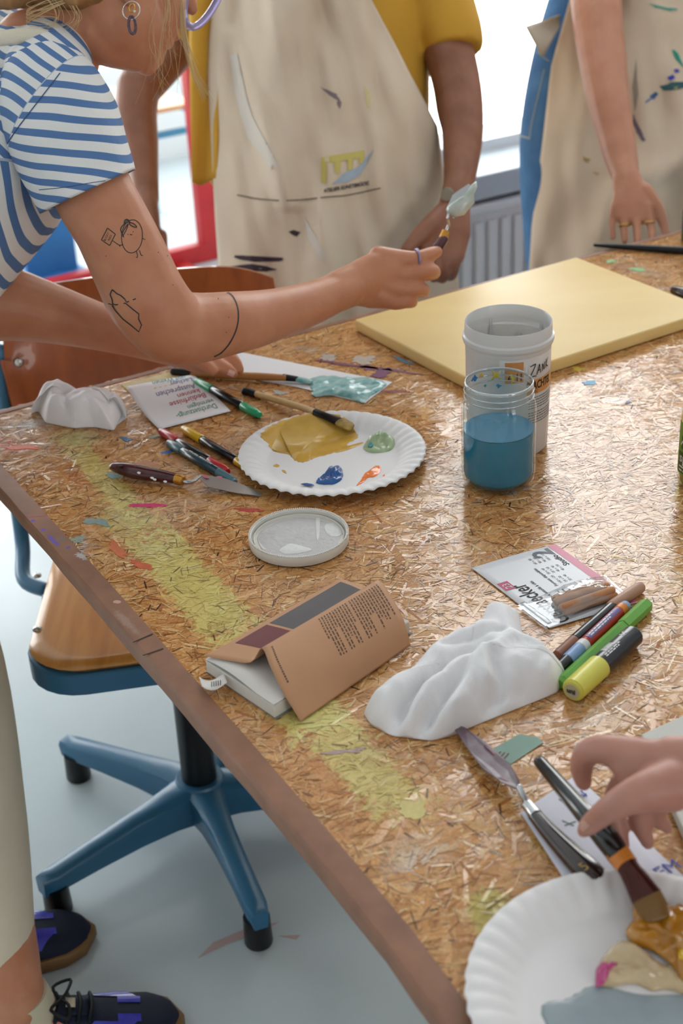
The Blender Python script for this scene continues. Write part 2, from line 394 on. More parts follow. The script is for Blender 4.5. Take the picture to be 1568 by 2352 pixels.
# paint marks: (x, y of two pixels along the mark, half width in metres, colour, strength, softness, grain)
def mark(ax, ay, bx, by, w, col, op=0.9, soft=0.35, grain=0.5, boxy=False): return (tb(ax, ay), tb(bx, by), w, col, op, soft, grain, boxy)
YG = (222, 212, 126)
marks = [
    mark(135, 985, 375, 1250, 0.022, YG, 0.6, 0.5, 1.1, True), mark(330, 1215, 560, 1480, 0.034, YG, 0.72, 0.3, 0.9, True),
    mark(545, 1440, 760, 1700, 0.036, YG, 0.72, 0.3, 0.9, True), mark(720, 1640, 945, 1880, 0.03, YG, 0.62, 0.4, 1.1, True),
    mark(230, 1150, 330, 1250, 0.03, YG, 0.5, 0.7, 1.0), mark(130, 1000, 230, 1010, 0.03, (208, 205, 130), 0.55, 0.6, 0.9),
    mark(1105, 2040, 1165, 2170, 0.022, (200, 190, 95), 0.7, 0.4, 0.8), mark(1150, 2100, 1215, 2105, 0.014, (200, 190, 95), 0.5, 0.5, 0.9),
    mark(1215, 1905, 1300, 1990, 0.012, (190, 170, 90), 0.5, 0.6, 0.8), mark(660, 1660, 760, 1640, 0.02, YG, 0.7, 0.5, 0.7),
    mark(-10, 1012, 48, 1034, 0.015, (240, 112, 78), 0.95, 0.72, 0.9), mark(20, 1028, 92, 1027, 0.005, (238, 115, 80), 0.9, 0.5, 0.8),
    mark(148, 1075, 205, 1125, 0.012, (190, 95, 30), 0.75, 0.8, 0.6), mark(120, 1075, 160, 1090, 0.016, (195, 120, 50), 0.45, 0.9, 0.5),
    mark(215, 1150, 255, 1185, 0.008, (185, 95, 40), 0.55, 0.8, 0.8), mark(250, 1245, 285, 1275, 0.006, (205, 100, 55), 0.6, 0.6, 0.9),
    mark(305, 1290, 345, 1305, 0.005, (200, 90, 50), 0.8, 0.6, 0.7), mark(295, 1161, 380, 1161, 0.0042, (222, 55, 115), 0.95, 0.2, 0.4),
    mark(545, 1170, 592, 1172, 0.004, (190, 45, 50), 0.85, 0.4, 0.9), mark(200, 1192, 240, 1205, 0.008, (125, 150, 150), 0.8, 0.4, 1.0),
    mark(168, 1240, 190, 1238, 0.007, (140, 160, 150), 0.7, 0.4, 1.0), mark(255, 1170, 275, 1195, 0.007, (185, 190, 195), 0.6, 0.8, 1.0),
    mark(185, 1235, 195, 1280, 0.007, (215, 210, 205), 0.75, 0.8, 1.2), mark(20, 980, 110, 970, 0.018, (190, 200, 205), 0.7, 0.8, 1.0),
    mark(280, 1005, 298, 1012, 0.004, (75, 115, 165), 0.9, 0.3, 0.8), mark(372, 1042, 392, 1035, 0.0045, (55, 105, 180), 0.9, 0.3, 0.8),
    mark(250, 1090, 270, 1096, 0.005, (120, 160, 160), 0.8, 0.4, 0.8), mark(345, 1005, 370, 1000, 0.004, (120, 150, 140), 0.6, 0.5, 0.8),
    mark(755, 832, 960, 858, 0.0045, (110, 40, 80), 0.85, 0.4, 0.8), mark(862, 866, 890, 848, 0.010, (105, 30, 85), 0.9, 0.25, 0.6),
    mark(835, 842, 860, 850, 0.007, (120, 50, 90), 0.8, 0.4, 0.9), mark(868, 898, 935, 899, 0.0035, (140, 50, 70), 0.8, 0.4, 0.7),
    mark(905, 820, 948, 837, 0.004, (90, 140, 165), 0.85, 0.4, 0.8), mark(690, 800, 720, 806, 0.014, (170, 175, 175), 0.55, 0.8, 1.1),
    mark(820, 826, 850, 828, 0.012, (180, 175, 172), 0.5, 0.6, 1.1), mark(745, 820, 765, 822, 0.01, (170, 170, 175), 0.4, 0.6, 1.1),
    mark(1338, 879, 1366, 880, 0.006, (80, 160, 205), 0.9, 0.35, 0.9), mark(1322, 845, 1335, 850, 0.006, (215, 190, 60), 0.7, 0.5, 1.0),
    mark(1390, 915, 1445, 925, 0.012, (225, 225, 225), 0.6, 0.7, 1.2), mark(1438, 925, 1446, 926, 0.004, (40, 70, 120), 0.9, 0.4, 0.8),
    mark(1100, 1010, 1200, 1030, 0.02, (220, 215, 205), 0.25, 0.9, 1.0), mark(1050, 1165, 1150, 1128, 0.004, (215, 205, 195), 0.65, 0.7, 0.7),
    mark(1165, 1130, 1205, 1140, 0.006, (205, 215, 225), 0.7, 0.75, 0.9), mark(700, 1175, 890, 1140, 0.018, (180, 85, 30), 0.5, 0.9, 0.7),
    mark(560, 1150, 760, 1150, 0.025, (190, 120, 55), 0.3, 0.9, 0.5), mark(700, 1700, 900, 1880, 0.075, (200, 130, 65), 0.42, 0.8, 0.5),
    mark(620, 1500, 700, 1560, 0.05, (190, 120, 60), 0.3, 0.9, 0.5), mark(880, 2010, 1010, 1960, 0.012, (228, 212, 196), 0.7, 0.8, 1.0),
    mark(870, 1965, 985, 1915, 0.016, (226, 200, 172), 0.6, 0.8, 0.9), mark(930, 1870, 960, 1850, 0.012, (215, 205, 130), 0.6, 0.5, 1.0),
    mark(760, 1730, 835, 1722, 0.0026, (172, 150, 158), 0.6, 0.6, 1.6), mark(1420, 600, 1530, 640, 0.03, (190, 175, 165), 0.4, 0.8, 1.2),
    mark(1450, 617, 1475, 620, 0.008, (120, 185, 120), 0.7, 0.5, 1.0), mark(1490, 590, 1560, 600, 0.02, (170, 120, 95), 0.4, 0.8, 1.0),
    mark(1500, 660, 1540, 664, 0.01, (225, 225, 215), 0.5, 0.7, 1.2), mark(1395, 600, 1412, 600, 0.008, (120, 190, 130), 0.5, 0.6, 1.0),
    mark(320, 1065, 358, 1075, 0.011, (172, 112, 66), 0.7, 0.3, 0.3, True),
    mark(630, 900, 655, 905, 0.006, (170, 178, 182), 0.6, 0.5, 1.0), mark(595, 900, 605, 908, 0.004, (60, 80, 120), 0.8, 0.4, 1.0),
    mark(1330, 1650, 1420, 1640, 0.03, (215, 200, 180), 0.25, 0.9, 1.0),
]
shader_marks = marks[:10]; soft_marks = [q for q in marks[10:] if q[5] >= 0.7]; dab_marks = [q for q in marks[10:] if q[5] < 0.7]
def paint_over(nt, col, marks):
    geo = nt.nodes.new('ShaderNodeNewGeometry')
    nz = nt.nodes.new('ShaderNodeTexNoise'); nz.inputs['Scale'].default_value = 110; nz.inputs['Detail'].default_value = 4
    nz2 = nt.nodes.new('ShaderNodeTexNoise'); nz2.inputs['Scale'].default_value = 330; nz2.inputs['Detail'].default_value = 2
    for n in (nz, nz2): nt.links.new(geo.outputs['Position'], n.inputs['Vector'])
    av = nt.nodes.new('ShaderNodeMath'); av.operation = 'ADD'; nt.links.new(nz.outputs['Fac'], av.inputs[0]); nt.links.new(nz2.outputs['Fac'], av.inputs[1])
    sb = nt.nodes.new('ShaderNodeMath'); sb.operation = 'SUBTRACT'; nt.links.new(av.outputs[0], sb.inputs[0]); sb.inputs[1].default_value = 1.0
    for a, b, w, c, op, soft, grain, boxy in marks:
        mid = (a + b) / 2; d = b - a; L = d.length / 2 + w * (0.3 if not boxy else 0)
        mp = nt.nodes.new('ShaderNodeMapping'); mp.vector_type = 'TEXTURE'
        mp.inputs['Location'].default_value = (mid.x, mid.y, 0); mp.inputs['Rotation'].default_value = (0, 0, math.atan2(d.y, d.x)); mp.inputs['Scale'].default_value = (max(L, 1e-3), w, 1e4)
        nt.links.new(geo.outputs['Position'], mp.inputs['Vector'])
        if boxy:
            ab = nt.nodes.new('ShaderNodeVectorMath'); ab.operation = 'ABSOLUTE'; nt.links.new(mp.outputs[0], ab.inputs[0])
            sx = nt.nodes.new('ShaderNodeSeparateXYZ'); nt.links.new(ab.outputs[0], sx.inputs[0])
            ln = nt.nodes.new('ShaderNodeMath'); ln.operation = 'MAXIMUM'; nt.links.new(sx.outputs[0], ln.inputs[0]); nt.links.new(sx.outputs[1], ln.inputs[1]); lo = ln.outputs[0]
        else:
            ln = nt.nodes.new('ShaderNodeVectorMath'); ln.operation = 'LENGTH'; nt.links.new(mp.outputs[0], ln.inputs[0]); lo = ln.outputs['Value']
        ad = nt.nodes.new('ShaderNodeMath'); ad.operation = 'MULTIPLY_ADD'; nt.links.new(sb.outputs[0], ad.inputs[0]); ad.inputs[1].default_value = grain; nt.links.new(lo, ad.inputs[2])
        mr = nt.nodes.new('ShaderNodeMapRange'); mr.interpolation_type = 'SMOOTHSTEP'; nt.links.new(ad.outputs[0], mr.inputs[0])
        mr.inputs[1].default_value = 1 - soft; mr.inputs[2].default_value = 1.0; mr.inputs[3].default_value = op; mr.inputs[4].default_value = 0.0
        mx = nt.nodes.new('ShaderNodeMix'); mx.data_type = 'RGBA'; nt.links.new(mr.outputs[0], mx.inputs[0]); nt.links.new(col, mx.inputs[6]); mx.inputs[7].default_value = lin(c)
        col = mx.outputs[2]
    return col
def osb_material(name, attr):
    M_ = bpy.data.materials.new(name); M_.use_nodes = True; nt = M_.node_tree; b = nt.nodes['Principled BSDF']
    if attr:
        at_ = nt.nodes.new('ShaderNodeAttribute'); at_.attribute_name = 'Col'; col = at_.outputs['Color']
        geo = nt.nodes.new('ShaderNodeNewGeometry'); n = nt.nodes.new('ShaderNodeTexNoise'); n.inputs['Scale'].default_value = 420; n.inputs['Detail'].default_value = 3
        nt.links.new(geo.outputs['Position'], n.inputs['Vector'])
        r = nt.nodes.new('ShaderNodeMapRange'); nt.links.new(n.outputs['Fac'], r.inputs[0]); r.inputs[1].default_value = 0.3; r.inputs[2].default_value = 0.7; r.inputs[3].default_value = 0.78; r.inputs[4].default_value = 1.12
        mu = nt.nodes.new('ShaderNodeVectorMath'); mu.operation = 'SCALE'; nt.links.new(col, mu.inputs[0]); nt.links.new(r.outputs[0], mu.inputs['Scale']); col = mu.outputs[0]
        nr = nt.nodes.new('ShaderNodeAttribute'); nr.attribute_name = 'tilt'
        va = nt.nodes.new('ShaderNodeVectorMath'); va.operation = 'ADD'; nt.links.new(geo.outputs['Normal'], va.inputs[0]); nt.links.new(nr.outputs['Vector'], va.inputs[1])
        vn = nt.nodes.new('ShaderNodeVectorMath'); vn.operation = 'NORMALIZE'; nt.links.new(va.outputs[0], vn.inputs[0]); nt.links.new(vn.outputs[0], b.inputs['Normal'])
    else:
        rg = nt.nodes.new('ShaderNodeRGB'); rg.outputs[0].default_value = lin((190, 136, 82)); col = rg.outputs[0]
    raw = col; col = paint_over(nt, col, shader_marks)
    if attr:
        bw = nt.nodes.new('ShaderNodeRGBToBW'); nt.links.new(raw, bw.inputs[0]); mr = nt.nodes.new('ShaderNodeMapRange'); nt.links.new(bw.outputs[0], mr.inputs[0])
        for k_, v_ in ((1, 0.10), (2, 0.28), (3, 0.75), (4, 0.0)): mr.inputs[k_].default_value = v_
        mk = nt.nodes.new('ShaderNodeMix'); mk.data_type = 'RGBA'; nt.links.new(mr.outputs[0], mk.inputs[0]); nt.links.new(col, mk.inputs[6]); nt.links.new(raw, mk.inputs[7]); col = mk.outputs[2]
    nt.links.new(col, b.inputs['Base Color'])
    b.inputs['Roughness'].default_value = 0.19; b.inputs['Specular IOR Level'].default_value = 0.62
    return M_
top = mesh('table_top', prism(top_poly, TZ - 0.02, TZ - 0.0006), osb_material('chipboard_base', False), table, smooth=False)
# the pressed wood strands of the board: thousands of flat slivers
def inside(P, poly):
    x, y = P[:, 0], P[:, 1]; r = np.zeros(len(P), bool); n = len(poly)
    for i in range(n):
        a, b = poly[i], poly[(i + 1) % n]
        c = ((a.y > y) != (b.y > y)) & (x < (b.x - a.x) * (y - a.y) / (b.y - a.y + 1e-12) + a.x); r ^= c
    return r
_cen = sum(top_poly, Vector((0, 0, 0))) / len(top_poly)
wide_poly = [p + (p - _cen).normalized() * 0.018 for p in top_poly]
def strands(count, lmin, lmax, wmin, wmax, zlo, zhi, pal, spread):
    rng = np.random.default_rng(int(count + lmax * 1e4))
    x = rng.uniform(-0.55, 1.5, count * 3); y = rng.uniform(0.2, 2.9, count * 3); P = np.stack([x, y, np.full_like(x, TZ)], 1)
    d = P - np.array(CAM); z = d @ np.array(FW); px = 784 + F_PX * (d @ np.array(RT)) / z; py = 1176 - F_PX * (d @ np.array(UP)) / z
    k = inside(P, wide_poly) & (px > -260) & (px < 2500) & (py < 3500)
    P = P[k][:count]; n = len(P)
    L = rng.uniform(lmin, lmax, n) ** 1.0 / 2; Wd = rng.uniform(wmin, wmax, n) / 2
    base = math.atan2(UF.y, UF.x) - 0.15
    ang = np.where(rng.random(n) < 0.6, rng.normal(base, spread, n), rng.uniform(0, math.pi, n))
    c, s = np.cos(ang), np.sin(ang)
    prof = np.array([(-1, -.25), (-.72, -1), (.75, -.9), (1, .1), (.7, 1), (-.78, .85)])
    pr = prof[None] * np.stack([L, Wd], 1)[:, None, :] * rng.uniform(0.75, 1.1, (n, 6, 2))
    X = P[:, 0:1] + pr[..., 0] * c[:, None] - pr[..., 1] * s[:, None]; Y = P[:, 1:2] + pr[..., 0] * s[:, None] + pr[..., 1] * c[:, None]
    Zc = np.repeat((TZ + rng.uniform(zlo, zhi, n))[:, None], 6, 1) + pr[..., 1] * rng.normal(0, 0.012, n)[:, None]
    co = np.stack([X, Y, Zc], -1).reshape(-1, 3)
    ok = inside(co, wide_poly).reshape(n, 6).all(1)
    pal = np.array([lin(q)[:3] for q in pal]) * np.array([1.06, 1.02, 0.93]); ci = pal[rng.integers(0, len(pal), n)] * rng.uniform(0.90, 1.10, (n, 1))
    tl = rng.normal(0, 0.032, (n, 3)); tl[:, 2] = 0
    cv = np.repeat(ci[:, None, :], 6, 1); jit = rng.normal(0, 0.22, (n, 1))
    for a, b, w, c, op, soft, grain, boxy in soft_marks:          # old soft smears sit in the strands' own colour
        mid = np.array((a + b) / 2); d = b - a; L = d.length / 2 + w; q = co.reshape(n, 6, 3) - mid; e = np.array(d.normalized())
        lx = q @ e; ly = q[..., 0] * -e[1] + q[..., 1] * e[0]; r = np.sqrt((lx / L) ** 2 + (ly / w) ** 2) + jit * grain
        mk = op * np.clip((1 - r) / soft, 0, 1)[..., None]; cv = cv * (1 - mk) + np.array(lin(c)[:3]) * mk
    return co.reshape(n, 6, 3)[ok], cv[ok], tl[ok]
pal_a = [(210, 154, 98), (204, 147, 90), (214, 162, 106), (200, 142, 85), (218, 170, 116), (207, 150, 93), (196, 136, 80)]
pal_b = [(226, 186, 138), (216, 168, 114), (186, 124, 70), (174, 112, 62), (230, 196, 150), (204, 146, 90)]
pal_d = [(70, 42, 24), (100, 62, 34), (56, 34, 22), (126, 80, 44)]
S = [strands(20000, 0.02, 0.075, 0.0035, 0.012, -0.0006, -0.0001, pal_a, 0.5), strands(17500, 0.010, 0.042, 0.0014, 0.0042, -0.00015, 0.0001, pal_a + pal_b, 0.7),
     strands(31000, 0.007, 0.026, 0.0004, 0.0011, 0.0001, 0.0002, pal_b + pal_d[1:2] + pal_d[3:], 0.9), strands(1900, 0.006, 0.02, 0.0007, 0.0022, 0.0002, 0.00026, pal_d, 0.8)]
co = np.concatenate([s[0] for s in S]); ci = np.concatenate([s[1] for s in S]); tl = np.concatenate([s[2] for s in S]); n = len(co)
me = bpy.data.meshes.new('wood_strands'); me.vertices.add(n * 6); me.vertices.foreach_set('co', co.ravel())
me.loops.add(n * 6); me.loops.foreach_set('vertex_index', np.arange(n * 6)); me.polygons.add(n)
me.polygons.foreach_set('loop_start', np.arange(n) * 6); me.polygons.foreach_set('loop_total', np.full(n, 6)); me.update(); me.validate()
ca = me.attributes.new('Col', 'FLOAT_COLOR', 'POINT'); ca.data.foreach_set('color', np.concatenate([ci.reshape(-1, 3), np.ones((n * 6, 1))], 1).ravel())
ta = me.attributes.new('tilt', 'FLOAT_VECTOR', 'POINT'); ta.data.foreach_set('vector', np.repeat(tl, 6, 0).ravel())
so = link('wood_strands', me, osb_material('chipboard_strands', True), table, False); tag(so, kind='stuff')
# dabs of dried paint on the board
_dm = {}
for i, (a, b, w, c, op, soft, grain, boxy) in enumerate(dab_marks):
    key = tuple(c); mix = tuple(int(c[k] * (0.55 + 0.45 * op) + (195, 142, 88)[k] * 0.45 * (1 - op)) for k in range(3))
    if key not in _dm: _dm[key] = mat('dried_paint_%d_%d_%d' % key, mix, 0.45, var=0.12, vscale=160)
    mid = (a + b) / 2; d = b - a; L = d.length / 2 + w * 0.4; e = d.normalized() if d.length > 1e-5 else UF; f = Vector((-e.y, e.x, 0)); rnd = random.Random(i * 13)
    pts = []; nn = 26
    for k in range(nn):
        t = 2 * math.pi * k / nn; rr0 = 1 + grain * 0.75 * noise.noise(Vector((math.cos(t) * 1.7 + i * 3.1, math.sin(t) * 1.7, i * 0.7))) + grain * 0.35 * (rnd.random() - 0.5)
        pts.append(mid + e * (math.copysign(abs(math.cos(t)) ** 0.8, math.cos(t)) * L * rr0) + f * (math.copysign(abs(math.sin(t)) ** 0.9, math.sin(t)) * w * rr0))
    mesh('paint_mark', prism(pts, TZ - 0.0004, TZ + 0.00034), _dm[key], top, smooth=False)
# brown edge strips
trim_m = bpy.data.materials.new('brown_fibreboard'); trim_m.use_nodes = True; nt = trim_m.node_tree
rg = nt.nodes.new('ShaderNodeTexNoise'); rg.inputs['Scale'].default_value = 26; rg.inputs['Detail'].default_value = 6
ge = nt.nodes.new('ShaderNodeNewGeometry'); nt.links.new(ge.outputs['Position'], rg.inputs['Vector'])
rr = nt.nodes.new('ShaderNodeValToRGB'); rr.color_ramp.elements[0].color = lin((128, 84, 60)); rr.color_ramp.elements[1].color = lin((152, 104, 76)); rr.color_ramp.elements[0].position = .3; rr.color_ramp.elements[1].position = .7
nt.links.new(rg.outputs['Fac'], rr.inputs['Fac'])
tc = paint_over(nt, rr.outputs['Color'], [mark(60, 1190, 112, 1186, 0.0025, (165, 55, 60), 0.8, 0.4, 0.8), mark(108, 1228, 136, 1256, 0.003, (95, 75, 175), 0.9, 0.3, 0.5),
    mark(95, 1216, 104, 1220, 0.003, (95, 75, 175), 0.9, 0.3, 0.5), mark(72, 1196, 78, 1199, 0.003, (95, 75, 175), 0.9, 0.3, 0.6), mark(153, 1261, 160, 1257, 0.003, (95, 75, 175), 0.9, 0.3, 0.6),
    mark(132, 1240, 150, 1242, 0.005, (110, 110, 100), 0.7, 0.5, 0.8), mark(178, 1270, 196, 1285, 0.006, (200, 200, 200), 0.7, 0.5, 1.2), mark(262, 1382, 276, 1385, 0.004, (210, 165, 145), 0.8, 0.3, 0.5),
    mark(250, 1390, 330, 1470, 0.006, (185, 165, 150), 0.35, 0.9, 1.2)])
b = nt.nodes['Principled BSDF']; nt.links.new(tc, b.inputs['Base Color']); b.inputs['Roughness'].default_value = 0.5
def edge_strip(name, pts, outward, w, z0, z1):
    """pts: inner line; profile with an eased outer edge"""
    V, Fa = [], []
    prof = [(0, z1), (w * 0.55, z1 + 0.0004), (w - 0.003, z1), (w - 0.0005, z1 - 0.003), (w, z1 - 0.008), (w - 0.001, z0 + 0.002), (w - 0.004, z0), (0, z0)]
    for i, p in enumerate(pts):
        o = outward[i]
        for j, (a, z) in enumerate(prof):
            wob = 0.0016 * noise.noise(Vector((i * 0.7, j * 0.3, 2))) if j in (2, 3, 4, 5, 6) else 0
            V.append(Vector((p.x, p.y, 0)) + o * (a + wob) + Z * z)
    q = len(prof)
    for i in range(len(pts) - 1):
        for j in range(q): Fa.append([i * q + j, i * q + (j + 1) % q, (i + 1) * q + (j + 1) % q, (i + 1) * q + j])
    Fa.append(list(range(q))); Fa.append([(len(pts) - 1) * q + j for j in range(q)][::-1])
    return mesh(name, (V, Fa), trim_m, table, smooth=True, autosmooth=35)
outs = [side_n(i, dense) for i in range(len(dense))]
outs = [o if o.dot(Vector((-1, -0.3, 0))) > 0 else -o for o in outs]
edge_strip('edge_strip', dense, outs, TRW, TZ - 0.022, TZ + 0.0005)
tick = mat('black_pencil', (26, 22, 22), 0.6)
for a, b_ in (((305, 1476), (351, 1456)), ((328, 1506), (375, 1490))):
    p, q = tb(*a, 0.001), tb(*b_, 0.001); mesh('pencil_line', stroke_on(plane_fn(p, q - p, Z.cross(q - p), 0.0003), [(0, 0), ((q - p).length, 0)], 0.0018), tick, table, False)
far_line = [corner - UF * 0.02, corner + UF * 1.0, far_r]
edge_strip('edge_strip', far_line, [Vector((-UF.y, UF.x, 0))] * 3, 0.014, TZ - 0.022, TZ + 0.0005)
# the frame that carries the top, well in from the visible edges
steel = mat('grey_steel', (90, 95, 100), 0.4, 0.6)
cen = (near_l + far_r + near_r + corner) / 4
legs = []
for du in (0.25, 0.85):
    for dv in (-0.45, 0.45):
        p = cen + UF * du + Vector((UF.y, -UF.x, 0)) * dv; legs.append(p)
        mesh('leg', box(Vector((p.x, p.y, 0.35)), UF * 0.025, Vector((UF.y, -UF.x, 0)) * 0.025, Z * 0.35, 0.003), steel, table, smooth=False)
for a, b_ in ((0, 1), (2, 3), (0, 2), (1, 3)):
    p, q = legs[a], legs[b_]; d = (q - p).normalized(); mesh('rail', box(Vector(((p.x + q.x) / 2, (p.y + q.y) / 2, 0.7)), (q - p) / 2, Vector((d.y, -d.x, 0)) * 0.02, Z * 0.029), steel, table, smooth=False)

# ================================================================== SWIVEL CHAIR
blue = mat('blue_powder_coat', (52, 106, 140), 0.3, var=0.04, vscale=8)
black_pl = mat('black_plastic', (16, 17, 19), 0.35)
def wood_mat(name, c1, c2, rot, rough=0.28, sc_=38):
    M_ = bpy.data.materials.new(name); M_.use_nodes = True; nt = M_.node_tree; b = nt.nodes['Principled BSDF']
    g = nt.nodes.new('ShaderNodeNewGeometry'); mp = nt.nodes.new('ShaderNodeMapping'); mp.inputs['Rotation'].default_value = rot; mp.inputs['Scale'].default_value = (1, 0.07, 0.3)
    nt.links.new(g.outputs['Position'], mp.inputs['Vector'])
    n = nt.nodes.new('ShaderNodeTexNoise'); n.inputs['Scale'].default_value = sc_; n.inputs['Detail'].default_value = 6; n.inputs['Distortion'].default_value = 0.6
    nt.links.new(mp.outputs[0], n.inputs['Vector']); r = nt.nodes.new('ShaderNodeValToRGB'); nt.links.new(n.outputs['Fac'], r.inputs['Fac'])
    r.color_ramp.elements[0].color = lin(c2); r.color_ramp.elements[1].color = lin(c1); r.color_ramp.elements[0].position = .35; r.color_ramp.elements[1].position = .65
    nt.links.new(r.outputs['Color'], b.inputs['Base Color']); b.inputs['Roughness'].default_value = rough; b.inputs['Coat Weight'].default_value = 0.25
    return M_
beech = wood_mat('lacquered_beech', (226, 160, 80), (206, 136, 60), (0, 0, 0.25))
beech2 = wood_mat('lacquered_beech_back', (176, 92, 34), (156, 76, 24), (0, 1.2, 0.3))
screw = mat('zinc_screw', (200, 200, 198), 0.25, 0.9)
CC = Vector((-0.242, 1.832, 0))                       # the column's foot
chair = thing('swivel_chair', CC, 'blue metal swivel chair with lacquered wooden seat and back, tucked under the table corner', 'chair')
a1 = math.radians(-70.0); RB = 0.278
mesh('hub', lathe([(0.0, 0.035), (0.03, 0.035), (0.043, 0.045), (0.044, 0.095), (0.036, 0.108), (0.0, 0.108)], CC, 32), blue, chair, autosmooth=40)
for k in range(5):
    a = a1 + k * 2 * math.pi / 5; d = Vector((math.cos(a), math.sin(a), 0)); s = Vector((-d.y, d.x, 0))
    rows = []
    for r, zt, zb, wt, wb in ((0.025, 0.105, 0.042, 0.030, 0.026), (0.06, 0.103, 0.044, 0.023, 0.019), (0.12, 0.096, 0.046, 0.0185, 0.015), (0.20, 0.086, 0.046, 0.0175, 0.0135), (0.265, 0.077, 0.045, 0.0175, 0.0135), (RB + 0.010, 0.074, 0.045, 0.013, 0.010)):
        c = CC + d * r; zm = zt - 0.006
        rows.append([c + s * wb + Z * zb, c + s * wt + Z * zm, c + s * (wt * 0.7) + Z * zt, c - s * (wt * 0.7) + Z * zt, c - s * wt + Z * zm, c - s * wb + Z * zb])
    V = [p for r in rows for p in r]; Fa = []
    for i in range(len(rows) - 1):
        for j in range(6): Fa.append([i * 6 + j, i * 6 + (j + 1) % 6, (i + 1) * 6 + (j + 1) % 6, (i + 1) * 6 + j])
    Fa += [list(range(6)), [(len(rows) - 1) * 6 + j for j in range(6)]]
    arm = mesh('base_arm', (V, Fa), blue, chair, autosmooth=50)
    mesh('glide', lathe([(0.0, 0.0), (0.019, 0.0), (0.021, 0.004), (0.0195, 0.05), (0.0, 0.05)], CC + d * (RB - 0.012), 20), black_pl, arm, autosmooth=50)
mesh('column', lathe([(0.0, 0.07), (0.0275, 0.07), (0.0265, 0.36), (0.018, 0.362), (0.018, 0.425), (0.0, 0.425)], CC, 28), black_pl, chair, autosmooth=40)
SZ = 0.46
cf = (on(65, 1480, SZ) - on(67, 1300, SZ)); cf.z = 0; cf.normalize()         # seat points this way (front)
cs = Vector((cf.y, -cf.x, 0));
if cs.x > 0: cs = -cs                                                          # towards the seat's left edge in view
sl = on(66, 1400, SZ); half = (sl - CC).dot(cs)
sf = on(180, 1532, SZ); front = (sf - CC).dot(cf)
HW = half; FD = front; BD = FD - 0.40
def seat_outline(inset=0.0):
    pts = []; r = 0.075
    hw, fd, bd = HW - inset, FD - inset, BD + inset
    for cx, cy, a0 in ((hw - r, fd - r, 0), (-hw + r, fd - r, 90), (-hw + r * .9 + 0.02, bd + r * .6, 180), (hw - r * .9 - 0.02, bd + r * .6, 270)):
        for j in range(7):
            a = math.radians(a0 + j * 15); rx = r if a0 < 180 else r * 0.6
            pts.append((cx + rx * math.cos(a), cy + rx * math.sin(a)))
    return pts
def seat_ring(inset, z, dip=0.0): return [CC + cs * x + cf * y + Z * (z - dip) for x, y in seat_outline(inset)]
rings = [seat_ring(0.004, SZ - 0.012), seat_ring(0.0, SZ - 0.006), seat_ring(0.003, SZ - 0.0005), seat_ring(0.02, SZ + 0.0005), seat_ring(0.06, SZ - 0.002), seat_ring(0.11, SZ - 0.004)]
q = len(rings[0]); V = [p for r in rings for p in r]; Fa = [[i * q + j, i * q + (j + 1) % q, (i + 1) * q + (j + 1) % q, (i + 1) * q + j] for i in range(len(rings) - 1) for j in range(q)]
Fa += [list(range(q)), [(len(rings) - 1) * q + j for j in range(q)]]
seat = mesh('seat', (V, Fa), beech, chair, autosmooth=60)
for px, py in ((85, 1322), (85, 1445)):
    p = on(px, py, SZ); mesh('bolt', lathe([(0.0, 0.004), (0.004, 0.0035), (0.0065, 0.001), (0.0065, -0.001), (0.0, -0.001)], p + Z * 0.0, 16), screw, seat)
rings = [seat_ring(-0.001, SZ - 0.012), seat_ring(-0.003, SZ - 0.014), seat_ring(-0.003, SZ - 0.044), seat_ring(0.0, SZ - 0.046), seat_ring(0.02, SZ - 0.046), seat_ring(0.02, SZ - 0.012)]
V = [p for r in rings for p in r]; Fa = [[i * q + j, i * q + (j + 1) % q, ((i + 1) % 6) * q + (j + 1) % q, ((i + 1) % 6) * q + j] for i in range(6) for j in range(q)]
mesh('seat_frame', (V, Fa), blue, chair, autosmooth=40)
mesh('seat_bracket', box(CC + cf * ((FD + BD) / 2) + Z * (SZ - 0.03), cs * (HW - 0.015), cf * 0.03, Z * 0.012, 0.003), blue, chair, smooth=False)
# back: a curved plywood panel on two steel uprights
BT = 0.812; BB = 0.575
byl = BD - 0.045
def back_pt(s, t):
    x = (s - 0.5) * 2; hw = HW + 0.005 - 0.02 * abs(t - 0.5); z = BB + (BT - BB) * t
    z -= 0.022 * max(0, (abs(x) - 0.55) / 0.45) ** 2 * (1 if t > 0.5 else -1)
    return CC + cs * (-x * hw) + cf * (byl - 0.028 * (1 - x * x) - 0.05 * t) + Z * z
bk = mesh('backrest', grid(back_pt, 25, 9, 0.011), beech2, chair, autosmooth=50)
for s, t in ((0.055, 0.5), (0.945, 0.5)):
    p = back_pt(s, t) + cf * 0.001; mesh('bolt', lathe([(0.0, 0.004), (0.005, 0.0035), (0.008, 0.0), (0.0, 0.0)], p, 14, axis=cf), screw, bk)
for sg in (1, -1):
    x = sg * (HW + 0.012)
    path = [CC + cs * (sg * (HW - 0.02)) + cf * (BD + 0.14) + Z * (SZ - 0.03), CC + cs * x + cf * (BD + 0.10) + Z * (SZ - 0.03), CC + cs * x + cf * (BD + 0.03) + Z * (SZ - 0.01), CC + cs * x + cf * (BD - 0.005) + Z * (SZ + 0.06), CC + cs * x + cf * (byl - 0.02) + Z * (BB + 0.05), CC + cs * (x - sg * 0.004) + cf * (byl - 0.045) + Z * (BT - 0.09)]
    P, R = smoothpath(path, [0.0115] * 6, 5); mesh('back_upright', tube(P, R, 12), blue, chair)

